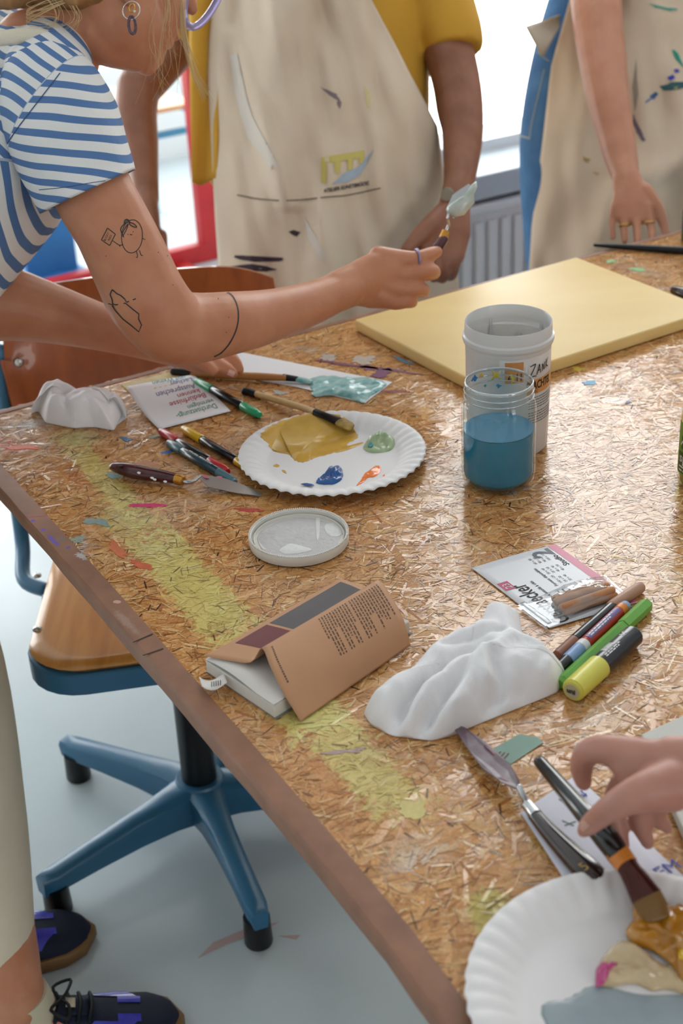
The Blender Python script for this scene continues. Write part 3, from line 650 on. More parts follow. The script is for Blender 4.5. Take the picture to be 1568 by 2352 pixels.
# ================================================================== BACKGROUND THINGS
# red open frame standing by the far wall
red = mat('red_paint', (196, 42, 46), 0.45, var=0.12, vscale=14)
rl, rr_ = on(124, 684, 0), on(500, 590, 0); rd = (rr_ - rl).normalized(); ro = Vector((-rd.y, rd.x, 0))
rh = 1.25; W2 = 0.06
rf = thing('red_frame', (rl + rr_) / 2, 'large open red-painted wooden frame standing on the floor behind the mustard-shirted person', 'frame')
RLn = rl - rd * 0.5
mesh('bottom_rail', box((RLn + rr_) / 2 + Z * (W2 / 2), (rr_ - RLn) / 2, ro * 0.02, Z * (W2 / 2), 0.004), red, rf, smooth=False)
mesh('top_rail', box((RLn + rr_) / 2 + Z * (rh - W2 / 2), (rr_ - RLn) / 2, ro * 0.02, Z * (W2 / 2), 0.004), red, rf, smooth=False)
for p in (rr_ - rd * W2 / 2, RLn + rd * W2 / 2): mesh('stile', box(p + Z * (rh / 2), rd * (W2 / 2), ro * 0.021, Z * (rh / 2 - W2 + 0.001), 0.004), red, rf, smooth=False)
for p in (rr_ - rd * 0.15, RLn + rd * 0.15):
    mesh('foot', box(p + Z * 0.012 + ro * 0.0, rd * 0.02, ro * 0.16, Z * 0.012, 0.003), red, rf, smooth=False)
# blue chair with a light wooden seat behind it
sky_blue = mat('light_blue_metal', (70, 150, 190), 0.3)
pale_wood = mat('pale_plywood', (214, 168, 118), 0.4, var=0.08, vscale=10)
sp = on(262, 240, 0.44); bc = thing('stacking_chair', Vector((sp.x, sp.y, 0)), 'light blue tubular chair with a pale plywood seat standing behind the red frame', 'chair')
ex, ey = rd, ro
mesh('seat', box(Vector((sp.x, sp.y, 0.44)), ex * 0.2, ey * 0.19, Z * 0.008, 0.006), pale_wood, bc, smooth=False)
mesh('backrest', box(Vector((sp.x, sp.y, 0.72)) + ey * 0.19, ex * 0.19, ey * 0.007, Z * 0.09, 0.006), pale_wood, bc, smooth=False)
for i in (-1, 1):
    for j in (-1, 1):
        p = Vector((sp.x, sp.y, 0)) + ex * (0.19 * i) + ey * (0.17 * j); zt = 0.80 if j == 1 else 0.43
        mesh('leg', tube([p, p + Z * zt], [0.012, 0.012], 10), sky_blue, bc)
    p = Vector((sp.x, sp.y, 0.42)) + ex * (0.19 * i); mesh('seat_rail', tube([p - ey * 0.17, p + ey * 0.17], [0.012] * 2, 10), sky_blue, bc)
p = Vector((sp.x, sp.y, 0.36)) - ey * 0.17; mesh('stretcher', tube([p - ex * 0.19, p + ex * 0.19], [0.012] * 2, 10), sky_blue, bc)
# blue roller blind-like panel seen at the far left, leaning on the frame
bp_ = on(118, 640, 0); pb = thing('blue_board', bp_, 'tall blue painted board standing upright behind the red frame', 'board')
bcx = on(122, 642, 0)
pb.location = bcx
mesh('panel', box(bcx + Z * 0.55, rd * 0.085, ro * 0.012, Z * 0.55, 0.004), mat('blue_board_paint', (52, 125, 190), 0.5, var=0.1, vscale=6), pb, smooth=False)
mesh('foot', box(bcx + Z * 0.012, rd * 0.1, ro * 0.12, Z * 0.012, 0.004), mat('blue_board_paint', (52, 125, 190)), pb, smooth=False)
# faded paint on the floor
for i, (pl, nm) in enumerate(((((455, 2200), (490, 2165), (560, 2135), (640, 2118), (600, 2140), (520, 2170)), 0), (((640, 2150), (690, 2148), (680, 2158)), 1))):
    o = mesh('floor_paint_mark', prism([on(x, y, 0) for x, y in pl], 0.0, 0.0006), pinkmark, bpy.data.objects['floor'], smooth=False)

# ================================================================== THINGS ON THE TABLE
H0 = TZ + 0.0004
def flat_to(p): return Vector((p.x, p.y, 0))
ink = mat('black_ink', (28, 26, 28), 0.6)

# ---------------- paper plates
plate_white = mat('white_paper_plate', (236, 232, 232), 0.5, bump=0.12, bscale=700)
def paper_plate(c, R, label, rot=0.0, depth=0.0165):
    t = thing('paper_plate', Vector((c.x, c.y, H0)), label, 'plate')
    n = 45 * 6; prof = [(0.0, 0.0014), (0.30, 0.0014), (0.62, 0.0016), (0.69, 0.0019), (0.72, 0.0035), (0.80, 0.0105), (0.88, 0.0150), (0.94, 0.0165), (0.98, 0.0163), (1.0, 0.0150)]
    V, Fa = [], []
    def pt(k, r, z, i):
        a = rot + 2 * math.pi * k / n; fl = 0.0 if r < 0.7 else min(1, (r - 0.7) / 0.22)
        ph = (k % 6) / 6.0; rip = (0.5 + 0.5 * math.cos(2 * math.pi * ph)) ** 2
        zz = z * depth / 0.0165 - 0.0017 * fl * rip; rr = r * R * (1 + 0.006 * fl * math.cos(2 * math.pi * ph))
        return Vector((c.x + rr * math.cos(a), c.y + rr * math.sin(a), H0 + zz))
    for lay in (0, 1):
        for i, (r, z) in enumerate(prof[1:]):
            for k in range(n): V.append(pt(k, r, z, i) - Z * (0.0009 * lay))
    L = len(prof) - 1
    for lay in (0, 1):
        o = lay * L * n
        for i in range(L - 1):
            for k in range(n):
                q = [o + i * n + k, o + i * n + (k + 1) % n, o + (i + 1) * n + (k + 1) % n, o + (i + 1) * n + k]; Fa.append(q if lay == 0 else q[::-1])
        Fa.append([o + k for k in range(n)] if lay == 0 else [o + k for k in range(n)][::-1])
    for k in range(n): Fa.append([(L - 1) * n + k, (L - 1) * n + (k + 1) % n, (2 * L - 1) * n + (k + 1) % n, (2 * L - 1) * n + k])
    mesh('plate_dish', (V, Fa), plate_white, t, autosmooth=70, fix=False)
    return t
def blob(name, outline, z0, h, mater, parent, nr=9, lumps=0.5, seed=0, ridge=0.0, edge=0.4, jag=0.0, sub=5, zf=None):
    """a pat of paint: irregular outline (world points), thick lumpy body"""
    out = []
    m_ = len(outline)
    for i in range(m_):
        for j in range(sub):
            t = j / sub; g = lambda q: outline[(i + q) % m_]
            a, b, c, d = g(-1), g(0), g(1), g(2); out.append(0.5 * ((2 * b) + (c - a) * t + (2 * a - 5 * b + 4 * c - d) * t * t + (3 * b - a - 3 * c + d) * t ** 3))
    c = sum(out, Vector((0, 0, 0))) / len(out); n = len(out)
    if jag:
        out = [c + (p - c) * (1 + jag * (noise.noise(Vector((p.x * 260, p.y * 260, seed)))) + jag * 0.6 * noise.noise(Vector((p.x * 800, p.y * 800, seed)))) for p in out]
    size = max((p - c).length for p in out)
    V = []
    for i in range(nr + 1):
        r = 1 - (i / nr) ** 1.3
        for p in out:
            q = c.lerp(p, r); nz = noise.noise(Vector((q.x, q.y, seed * 0.37)) * (2.2 / size)) ; n2 = noise.noise(Vector((q.x + 3, q.y, seed)) * (6 / size))
            e = min(1.0, ((1 - r) / edge)) ** 0.5 if i else 0.0
            rid = ridge * (1 - abs(noise.noise(Vector((q.x * 1.0, q.y * 2.2, seed + 5)) * (3.5 / size)))) ** 3
            V.append(Vector((q.x, q.y, z0 + (zf(q) if zf else 0) + h * e * max(0.12, 0.55 + lumps * nz + lumps * 0.5 * n2 + rid))))
    Fa = [[i * n + k, i * n + (k + 1) % n, (i + 1) * n + (k + 1) % n, (i + 1) * n + k] for i in range(nr) for k in range(n)]
    k0 = len(V); V += [Vector((p.x, p.y, p.z - 0.0003)) for p in V[:n]]
    Fa += [[k, k0 + k, k0 + (k + 1) % n, (k + 1) % n] for k in range(n)] + [[k0 + k for k in range(n)][::-1], [nr * n + k for k in range(n)]]
    return mesh(name, (V, Fa), mater, parent)
pc = Vector((-0.0077, 1.621, 0)); plate = paper_plate(pc, 0.1143, 'white fluted paper plate with ochre, blue, orange and green paint, by the glass jar', 0.1)
PZ = H0 + 0.0016
_pr = [0, .69, .72, .80, .88, .94, 1.0]; _pz = [0, .0003, .0019, .0089, .0134, .0149, .0149]
onplate = lambda c, R: (lambda q: float(np.interp(math.hypot(q.x - c.x, q.y - c.y) / R, _pr, _pz)))
zf1 = onplate(Vector((-0.0077, 1.621, 0)), 0.1143)
pp = lambda L, h=0.0018: [on(x, y, TZ + h) for x, y in L]
ochre = mat('ochre_paint', (220, 174, 76), 0.28, rgb2=(206, 158, 58), vscale=60, coat=0.2)
oc = [(600, 1003, 13), (622, 982, 14), (650, 970, 14), (690, 960, 13), (740, 962, 8), (790, 975, 3), (815, 990, 2), (822, 1005, 2), (800, 1018, 2), (790, 1030, 2), (760, 1042, 2), (720, 1052, 2), (705, 1060, 2), (680, 1060, 2), (665, 1045, 2), (625, 1033, 4), (612, 1018, 9)]
blob('ochre_paint', [on(x, y, TZ + h * 0.001) for x, y, h in oc], PZ, 0.0022, ochre, plate, jag=0.06, lumps=0.6, seed=3, edge=0.3, zf=zf1, nr=16)
blob('ochre_smear', pp([(770, 1030), (800, 1024), (830, 1016), (832, 1020), (800, 1033), (770, 1040)]), PZ, 0.0012, ochre, plate, seed=4)
blob('ochre_drop', pp([(627, 1070), (635, 1066), (642, 1069), (640, 1073), (630, 1073)]), PZ, 0.001, ochre, plate, seed=5)
blob('ochre_drop', pp([(647, 1080), (655, 1081), (658, 1088), (650, 1085)]), PZ, 0.001, ochre, plate, seed=6)
cobalt = mat('cobalt_blue_paint', (18, 92, 165), 0.2, coat=0.5, rgb2=(12, 72, 140), vscale=90)
blob('blue_paint', pp([(726, 1107), (740, 1096), (752, 1085), (768, 1074), (782, 1074), (788, 1088), (784, 1102), (770, 1112), (748, 1114), (730, 1112)]), PZ, 0.0075, cobalt, plate, lumps=0.75, seed=8, jag=0.05, ridge=0.5, edge=0.55)
blob('blue_smear', pp([(690, 1115), (705, 1113), (722, 1118), (710, 1120), (697, 1117)]), PZ + 0.002, 0.001, cobalt, plate, seed=9, jag=0.2)
orange = mat('orange_paint', (248, 122, 22), 0.25, coat=0.4)
blob('orange_paint', pp([(838, 1087), (850, 1080), (864, 1070), (874, 1074), (872, 1086), (860, 1096), (845, 1098), (836, 1107), (822, 1116), (817, 1117), (828, 1103)]), PZ, 0.0035, orange, plate, lumps=0.7, seed=11, jag=0.05)
blob('orange_drop', pp([(878, 1092), (886, 1089), (886, 1094), (880, 1096)]), PZ, 0.001, orange, plate, seed=12)
sage = mat('sage_green_paint', (176, 192, 150), 0.25, coat=0.4, rgb2=(150, 176, 134), vscale=60)
blob('green_paint', pp([(834, 1030), (842, 1016), (860, 1005), (877, 990), (882, 1003), (902, 1010), (910, 1020), (900, 1034), (878, 1040), (850, 1040)]), PZ, 0.0085, sage, plate, lumps=0.8, seed=14, ridge=0.7, edge=0.6)
blob('teal_streak', pp([(844, 1020), (852, 1012), (866, 1006), (862, 1014), (850, 1024)], 0.009), PZ + 0.0055, 0.0012, mat('teal_paint', (42, 138, 150), 0.3, coat=0.3), plate, seed=15)
# the second plate, near the hand with the brush
c2 = on(1468, 2268, TZ + 0.0165); c2.z = 0
plate2 = paper_plate(c2, 0.122, 'white fluted paper plate with thick amber, cream and pink paint and a grey-blue patch under the wide brush', 0.3)
amber = mat('amber_paint', (200, 138, 28), 0.16, coat=0.6, rgb2=(178, 112, 14), vscale=45)
cream = mat('cream_paint', (212, 188, 150), 0.18, coat=0.5, rgb2=(200, 172, 130), vscale=50)
blob('grey_blue_patch', pp([(1245, 2310), (1300, 2295), (1345, 2270), (1380, 2265), (1480, 2285), (1620, 2290), (1720, 2350), (1640, 2430), (1480, 2430), (1300, 2420), (1262, 2370)]), PZ, 0.0022, mat('grey_blue_patch', (158, 170, 174), 0.35, coat=0.2, rgb2=(144, 158, 166), vscale=30), plate2, lumps=0.2, seed=20, jag=0.05)  # flat grey-blue patch across the near part of the plate
blob('cream_paint', pp([(1385, 2200), (1420, 2168), (1460, 2180), (1520, 2215), (1580, 2230), (1640, 2260), (1600, 2290), (1530, 2275), (1495, 2278), (1455, 2262), (1380, 2268), (1372, 2235)]), PZ + 0.001, 0.0085, cream, plate2, lumps=0.7, seed=21, ridge=0.3, edge=0.4)
blob('amber_paint', pp([(1455, 2074), (1490, 2066), (1560, 2072), (1640, 2090), (1690, 2160), (1660, 2250), (1600, 2262), (1568, 2255), (1545, 2215), (1500, 2180), (1450, 2160), (1436, 2132), (1452, 2110)], 0.008), PZ + 0.004, 0.013, amber, plate2, lumps=0.7, seed=22, ridge=0.4, edge=0.4)
blob('amber_paint', pp([(1455, 2074), (1490, 2060), (1560, 2064), (1640, 2080), (1670, 2150), (1560, 2160), (1500, 2150), (1460, 2120)], 0.006), PZ + 0.0015, 0.0085, amber, plate2, lumps=0.5, seed=27, edge=0.5)
blob('pink_paint', pp([(1370, 2225), (1385, 2213), (1402, 2222), (1416, 2212), (1412, 2226), (1400, 2245), (1385, 2262), (1368, 2268), (1367, 2245)], 0.004), PZ + 0.003, 0.006, mat('pink_paint', (196, 72, 132), 0.3, coat=0.3), plate2, lumps=0.7, seed=23, edge=0.5)
blob('yellow_paint', pp([(1558, 2190), (1580, 2180), (1610, 2200), (1590, 2216), (1560, 2210)], 0.012), PZ + 0.012, 0.005, mat('yellow_paint', (226, 180, 20), 0.2, coat=0.5), plate2, seed=24)

# ---------------- filler tub, its lid, the jar of paint water
tc_ = Vector((0.2094, 1.6477, H0)); TH = 0.162; tubp = mat('translucent_white_plastic', (252, 250, 249), 0.4, sss=0.0, coat=0.2)
_b = tubp.node_tree.nodes['Principled BSDF']; _b.inputs['Transmission Weight'].default_value = 0.3
tub = thing('plastic_tub', tc_, 'tall open white plastic filler tub with an orange and white label, behind the jar', 'tub')
prof = [(0.0, 0.0), (0.0465, 0.0), (0.0490, 0.003), (0.0505, 0.06), (0.0513, 0.132), (0.0520, 0.1335), (0.0518, 0.1365), (0.0542, 0.1385), (0.0548, 0.1415), (0.0545, 0.1450), (0.0524, 0.1470), (0.0520, 0.1608), (0.0514, TH), (0.0506, 0.1610), (0.0502, 0.144), (0.0492, 0.06), (0.0476, 0.005), (0.0, 0.004)]
mesh('tub_body', lathe(prof, tc_, 72), tubp, tub, autosmooth=40)
ta0 = math.atan2(CAM.y - tc_.y, CAM.x - tc_.x)
def tubfn(lift=0.0003):
    return lambda x, y: tc_ + Vector((math.cos(ta0 + x / 0.0515), math.sin(ta0 + x / 0.0515), 0)) * (0.0491 + 0.0023 * (y / 0.122) + lift) + Z * (y * 1.083 + 0.012)
def curved_patch(fn, x0, x1, y0, y1, n=24): return grid(lambda s, t: fn(x0 + (x1 - x0) * s, y0 + (y1 - y0) * t), n, 2)
lab_o = mat('label_orange', (214, 150, 88), 0.45); lab_w = mat('label_white', (232, 230, 230), 0.45)
mesh('label_sheet', curved_patch(tubfn(0.0002), -0.010, 0.085, 0.026, 0.110), lab_w, tub)
mesh('label_volume_box', curved_patch(tubfn(0.0006), -0.0035, 0.0185, 0.083, 0.1075), lab_o, tub)
mesh('label_band', curved_patch(tubfn(0.0006), 0.0235, 0.085, 0.066, 0.0835), lab_o, tub)
tf = tubfn(0.0010)
mesh('label_lettering', join(text_on(tf, '℮1l', 0.013, -0.0005, 0.0855, bold=0.01), text_on(tf, 'SPACHTEL', 0.0135, 0.0225, 0.0722, bold=0.02, width=0.043), text_on(tf, 'MASTIC', 0.0045, 0.027, 0.0675, width=0.012)), ink, tub, smooth=False)
zk = [[(0, .95), (.35, 1.0), (.62, .98), (.3, .5), (0, .02), (.35, .08), (.75, .0)], [(.78, .1), (1.0, .55), (1.12, .85), (1.2, .4), (1.3, .1)], [(.95, .38), (1.22, .42)], [(1.5, .15), (1.55, .75), (1.8, .2), (1.88, .8)], [(2.1, .2), (2.15, .9)], [(2.45, .95), (2.15, .5), (2.5, .2)]]
mesh('handwritten_name', join(*[stroke_on(tf, [(0.027 + x * 0.0125, 0.0865 + y * 0.0145 + x * 0.0012) for x, y in smoothpath([(a, b, 0) for a, b in st], None, 4) and [(q.x, q.y) for q in smoothpath([(a, b, 0) for a, b in st], None, 4)]], 0.0011) for st in zk]), ink, tub, smooth=False)
def word_lines(fn, x0, x1, y0, dy, rows, h, rnd, gap=0.25, ragged=0.3):
    """print too small to read: rows of word-length bars"""
    parts = []
    for r in range(rows):
        y = y0 - dy * r; x = x0; xe = x1 - (x1 - x0) * ragged * rnd.random()
        while x < xe:
            w = h * rnd.uniform(1.5, 5.0); w = min(w, xe - x)
            if w < h * 0.5: break
            parts.append(grid(lambda s, t: fn(x + w * s, y + h * (t - 0.5) * rnd.uniform(0.8, 1.1)), 4, 2)); x += w + h * (0.7 + gap * rnd.random())
    return join(*parts)
rn = random.Random(4); grey_ink = mat('grey_print', (92, 90, 92), 0.6)
mesh('small_print', join(word_lines(tf, 0.026, 0.083, 0.062, 0.0031, 5, 0.0011, rn), word_lines(tf, 0.026, 0.083, 0.044, 0.0031, 5, 0.0011, rn)), grey_ink, tub, smooth=False)
smear = mat('dried_white_filler', (226, 224, 222), 0.6)
for i, (a, dz, w, h) in enumerate(((2.2, 0.115, 0.012, 0.03), (2.9, 0.105, 0.02, 0.02), (3.6, 0.118, 0.008, 0.026))):
    fn_ = lambda x, y, a=a: tc_ + Vector((math.cos(ta0 + a + x / 0.05), math.sin(ta0 + a + x / 0.05), 0)) * 0.0484 + Z * (y * 1.09)
    mesh('filler_smear', grid(lambda s, t: fn_((s - .5) * w * (1 - .6 * t), dz + (t - .5) * h + 0.004 * math.sin(9 * s + i)), 8, 8, 0.0008), smear, tub)
# lid, lying inside up
lc = Vector((-0.0485, 1.426, H0)); lidt = thing('tub_lid', lc, 'round off-white plastic lid lying inside up with dried filler in it', 'lid')
lidm = mat('off_white_lid_plastic', (226, 221, 212), 0.35, coat=0.1); RL = 0.0555
mesh('lid_shell', lathe([(0.0, 0.0), (RL - 0.003, 0.0), (RL - 0.0008, 0.0015), (RL, 0.0045), (RL, 0.0118), (RL - 0.0006, 0.0126), (RL - 0.0022, 0.0128), (RL - 0.0030, 0.0122), (RL - 0.0034, 0.0062), (RL - 0.0048, 0.0060), (RL - 0.0054, 0.0088), (RL - 0.0062, 0.0088), (RL - 0.0068, 0.0052), (0.0, 0.0050)], lc, 96), lidm, lidt, autosmooth=40)
teeth = []
for k in range(150):
    a = 2 * math.pi * k / 150; d = Vector((math.cos(a), math.sin(a), 0)); s = Vector((-d.y, d.x, 0)); teeth.append(box(lc + d * (RL - 0.0012) + Z * 0.0130, d * 0.0011, s * 0.0007, Z * 0.0007))
tag(mesh('rim_teeth', join(*teeth), lidm, lidt, smooth=False), kind='stuff')
film = mat('grey_filler_film', (200, 196, 196), 0.42, var=0.05, vscale=60, bump=0.6, bscale=140)
blob('filler_film', [lc + Vector((math.cos(a), math.sin(a), 0)) * (RL - 0.0078 + 0.001 * math.sin(5 * a)) for a in [2 * math.pi * k / 24 for k in range(24)]], lc.z + 0.0050, 0.0009, film, lidt, lumps=0.3, seed=31, edge=0.1)
for i, L in enumerate((((640, 1262), (665, 1248), (690, 1252), (715, 1262), (690, 1270), (655, 1272)), ((725, 1190), (735, 1188), (732, 1235), (726, 1235)), ((745, 1205), (775, 1200), (785, 1225), (765, 1232), (750, 1225)), ((592, 1240), (600, 1250), (612, 1262), (600, 1258)))):
    blob('filler_crumb', pp(L, 0.0065), lc.z + 0.0056, 0.0014, smear, lidt, lumps=0.7, seed=33 + i, jag=0.12)
# jar
jc = Vector((0.1865, 1.5475, H0)); jar = thing('glass_jar', jc, 'clear open glass jar half full of cloudy blue paint water', 'jar')
JH = 0.128; JR = 0.043
glass = mat('jar_glass', (246, 250, 250), 0.0, trans=1.0, ior=1.3, spec=0.5)
def jar_mat():
    M_ = clear_mat('jar_glass_clear', (248, 251, 251), 0.06, 0.02, haze=0.015, hazecol=(210, 220, 225)); return M_
outer = [(0.0, 0.0008), (0.029, 0.0), (0.038, 0.0022), (0.042, 0.008), (JR, 0.016), (JR, 0.094), (0.0428, 0.100), (0.0408, 0.1070), (0.0390, 0.1095), (0.0398, 0.1115), (0.0390, 0.1135), (0.0388, 0.1165), (0.0397, 0.1185), (0.0391, 0.1215), (0.0393, 0.1262), (0.0386, JH)]
inner_ = [(r - 0.0022 if r > 0.003 else 0, z + (0.003 if z < 0.01 else 0)) for r, z in outer[::-1]]; inner_[0] = (0.0375, JH)
mesh('jar_wall', lathe(outer + inner_, jc, 72), jar_mat(), jar, autosmooth=60)
water = mat('cloudy_blue_water', (22, 146, 184), 0.12, sss=0.0, rgb2=(16, 134, 174), vscale=30)
WL = 0.069
wprof = [(0.0, 0.0055), (0.0275, 0.0055), (0.0358, 0.0075), (0.0398, 0.0125), (0.0406, 0.018), (0.0406, WL), (0.0392, WL - 0.0004), (0.02, WL - 0.0006), (0.0, WL - 0.0006)]
mesh('paint_water', lathe(wprof, jc, 64), water, jar, autosmooth=50)
mesh('water_surface', lathe([(0.0406, WL + 0.0006), (0.0392, WL + 0.0002), (0.0, WL - 0.0001), (0.0, WL - 0.0004), (0.0405, WL - 0.0003)], jc, 64), mat('pale_water_top', (92, 158, 192), 0.06), jar, autosmooth=60)  # paler blue disc over the top of the water
rimg = clear_mat('rim_highlight_glass', (238, 244, 246), 1.6, 0.03, haze=0.22, hazecol=(226, 234, 238))  # whitish haze stands in for the highlights on rim and threads
mesh('jar_rim', lathe([(0.0372, JH - 0.001), (0.0378, JH + 0.0006), (0.0389, JH + 0.0008), (0.0396, JH - 0.001), (0.0397, JH - 0.003), (0.0392, JH - 0.0035), (0.0383, JH - 0.002)], jc, 72, closed=True), rimg, jar)
for zz in (0.1115, 0.1185): mesh('screw_thread', lathe([(0.0398, zz - 0.0010), (0.0404, zz), (0.0398, zz + 0.0010), (0.0392, zz)], jc, 72, closed=True), rimg, jar)
jfn = lambda rr, lift=0.0: (lambda a, y: jc + Vector((math.cos(a), math.sin(a), 0)) * (rr + lift) + Z * y)
for i, (a, y, w, h, c) in enumerate(((2.35, 0.106, 0.22, 0.006, (40, 120, 180)), (2.05, 0.107, 0.12, 0.005, (225, 180, 60)), (1.55, 0.104, 0.25, 0.009, (200, 185, 60)), (1.0, 0.100, 0.12, 0.009, (205, 195, 90)), (1.45, 0.090, 0.14, 0.004, (60, 145, 175)), (1.9, 0.092, 0.08, 0.003, (60, 160, 150)))):
    y += 0.0155; fn_ = jfn(0.0366)
    mesh('paint_smudge', grid(lambda s, t: fn_(a + (s - .5) * w * (1 + .4 * math.sin(5 * t + i)), y + (t - .5) * h * (1 + .5 * math.sin(6 * s + i))), 6, 5, 0.0003), mat('smudge_%d' % i, c, 0.4), jar)
# ---------------- bottle at the edge of view
bc_ = on(1616, 1110, TZ); bt = thing('drink_bottle', Vector((bc_.x, bc_.y, H0)), 'glass drink bottle with a green leafy label, pale yellow drink inside', 'bottle')
bo = Vector((bc_.x, bc_.y, H0)); br = (at(1616, 1110, 1.69) - at(1553, 1110, 1.69)).length
bprof = [(0.0, 0.001), (br * 0.8, 0.0), (br, 0.005), (br, 0.085), (br * 0.92, 0.105), (br * 0.6, 0.125), (0.014, 0.150), (0.0125, 0.185), (0.0, 0.185)]
mesh('bottle_glass', lathe(bprof[:-1] + [(0.0105, 0.185), (0.0115, 0.15), (br * 0.55, 0.123), (br * 0.86, 0.104), (br - 0.0025, 0.085), (br - 0.0025, 0.006), (0, 0.004)], bo, 48), clear_mat('bottle_glass', (238, 240, 215), 0.2, 0.03), bt, autosmooth=60)
mesh('drink', lathe([(0.0, 0.0045), (br * 0.9, 0.0055), (br - 0.003, 0.009), (br - 0.003, 0.085), (br * 0.86, 0.102), (br * 0.6, 0.118), (0.0, 0.118)], bo, 40), mat('pale_yellow_drink', (196, 176, 92), 0.15), bt, autosmooth=50)
ba = math.atan2(-bo.y, -bo.x)
bfn = lambda lift: (lambda x, y: bo + Vector((math.cos(ba + x / br), math.sin(ba + x / br), 0)) * (br + lift) + Z * y)
mesh('label_green', curved_patch(bfn(0.0003), -0.045, 0.045, 0.018, 0.082, 40), mat('label_green', (112, 158, 40), 0.4), bt)
dkg = mat('label_dark_green', (58, 92, 26), 0.4)
mesh('label_leaf', join(curved_patch(bfn(0.0006), -0.040, 0.02, 0.02, 0.046, 20), curved_patch(bfn(0.0006), -0.034, 0.0, 0.05, 0.066, 14)), dkg, bt)
mesh('label_lettering', join(text_on(bfn(0.0009), 'spritz', 0.016, -0.036, 0.034, bold=0.01), word_lines(bfn(0.0009), -0.036, 0.02, 0.028, 0.0045, 2, 0.0022, rn), stroke_on(bfn(0.0009), [(-0.034, 0.055), (-0.03, 0.062), (-0.026, 0.058), (-0.022, 0.064), (-0.016, 0.056)], 0.0018)), lab_w, bt, smooth=False)

# ---------------- yellow canvas
CHt = 0.018
ct = lambda x, y: on(x, y, TZ + 0.001 + CHt)
cL, cT = ct(815, 733), ct(1323, 590); cN = isect(cL, (ct(1061, 854) - cL), ct(1270, 826), ct(1568, 728) - ct(1270, 826))
eb = (cT - cL).normalized(); ed = (cN - cL); ed = (ed - eb * ed.dot(eb)); LN = ed.length; ed.normalize(); LB = (cT - cL).length
cv = thing('painted_canvas', cL + (eb * LB + ed * LN) / 2 - Z * CHt, 'stretched canvas painted plain pale yellow, lying flat on the far side of the table', 'canvas')
c_m = mat('pale_yellow_acrylic', (234, 202, 136), 0.42, rgb2=(228, 193, 124), vscale=9, bump=0.25, bscale=900, stretch=(0.4, 1.6, 1))
cm = cL + (eb * LB + ed * LN) / 2 - Z * (CHt / 2)
mesh('canvas_cloth', box(cm, eb * (LB / 2), ed * (LN / 2), Z * (CHt / 2), 0.0025), c_m, cv, smooth=True, autosmooth=60)
bars = mat('stretcher_pine', (190, 160, 115), 0.6)
for sg in (-1, 1):
    mesh('stretcher_bar', box(cm + eb * (sg * (LB / 2 - 0.025)) - Z * 0.0085, eb * 0.018, ed * (LN / 2 - 0.006), Z * 0.001), bars, cv, smooth=False)
    mesh('stretcher_bar', box(cm + ed * (sg * (LN / 2 - 0.025)) - Z * 0.0085, eb * (LB / 2 - 0.006), ed * 0.018, Z * 0.001), bars, cv, smooth=False)

# ---------------- rags
def rag(name, outline, hmax, folds, label, mater, seed, p=2.2, nr=46, amp=0.006, freq=28, zfar=0.0, n_ang=150, creases=(), bexp=0.62, cap=0.05):
    """crumpled cloth: dome over an outline, pushed into folds along traced lines"""
    out = [Vector((q.x, q.y, 0)) for q in outline]; m_ = len(out); dense_ = []
    seg = [(out[(i + 1) % m_] - out[i]).length for i in range(m_)]; tot = sum(seg)
    for k in range(n_ang):
        d = tot * k / n_ang; i = 0
        while d > seg[i]: d -= seg[i]; i += 1
        dense_.append(out[i].lerp(out[(i + 1) % m_], d / seg[i]))
    for _ in range(2): dense_ = [(dense_[k - 1] + dense_[k] * 2 + dense_[(k + 1) % n_ang]) / 4 for k in range(n_ang)]
    c = sum(out, Vector((0, 0, 0))) / m_
    F2 = [([Vector((q.x, q.y, 0)) for q in L], a, w) for L, a, w in folds]
    def dist(q, L):
        best = 9
        for a, b in zip(L[:-1], L[1:]):
            d = b - a; t = max(0, min(1, (q - a).dot(d) / max(d.length_squared, 1e-12))); best = min(best, (q - (a + d * t)).length)
        return best
    V = []
    for i in range(nr + 1):
        r = 1 - i / nr
        for k in range(n_ang):
            q = c.lerp(dense_[k], r ** 0.9)
            e = (1 - r ** p); base = hmax * (e ** bexp)
            s = noise.noise(Vector((q.x * freq + seed, q.y * freq, 0))); s2 = noise.noise(Vector((q.x * freq * 2.3, q.y * freq * 2.3 + seed, 1)))
            h = base + min(1, e * 3) * (amp * s + amp * 0.6 * (1 - 2 * abs(s2)))
            wx_, wy_ = q.x + 0.010 * noise.noise(q * 22), q.y + 0.010 * noise.noise(q * 22 + Vector((5, 3, 1)))
            for an, per, am in creases: h += min(1, e * 2.2) * am * (1 - 4 * abs(((wx_ * math.cos(an + seed) + wy_ * math.sin(an + seed)) / per + seed) % 1.0 - 0.5))
            for L, a, w in F2:
                d = dist(q, L) / w
                if d < 2.5: h += a * math.exp(-d ** 1.6) * min(1, 0.25 + e * 2.5)
            h = cap * math.tanh(max(h, 0) / cap); V.append(Vector((q.x, q.y, H0 + max(0.0008 + 0.004 * min(1, e * 6), h))))
    Fa = [[i * n_ang + k, i * n_ang + (k + 1) % n_ang, (i + 1) * n_ang + (k + 1) % n_ang, (i + 1) * n_ang + k] for i in range(nr) for k in range(n_ang)]
    k0 = len(V); V += [Vector((v.x, v.y, H0)) for v in V[:n_ang]]
    Fa += [[k, k0 + k, k0 + (k + 1) % n_ang, (k + 1) % n_ang] for k in range(n_ang)] + [[k0 + k for k in range(n_ang)][::-1]]
    o = mesh(name, (V, Fa), mater); md = o.modifiers.new('s', 'SMOOTH'); md.factor = 0.5; md.iterations = 2
    return tag(o, label, 'cloth')
cloth_w = mat('white_cotton', (250, 247, 249), 0.85, bump=0.25, bscale=900)
tp = lambda L, h=0.0: [on(x, y, TZ + h) for x, y in L]
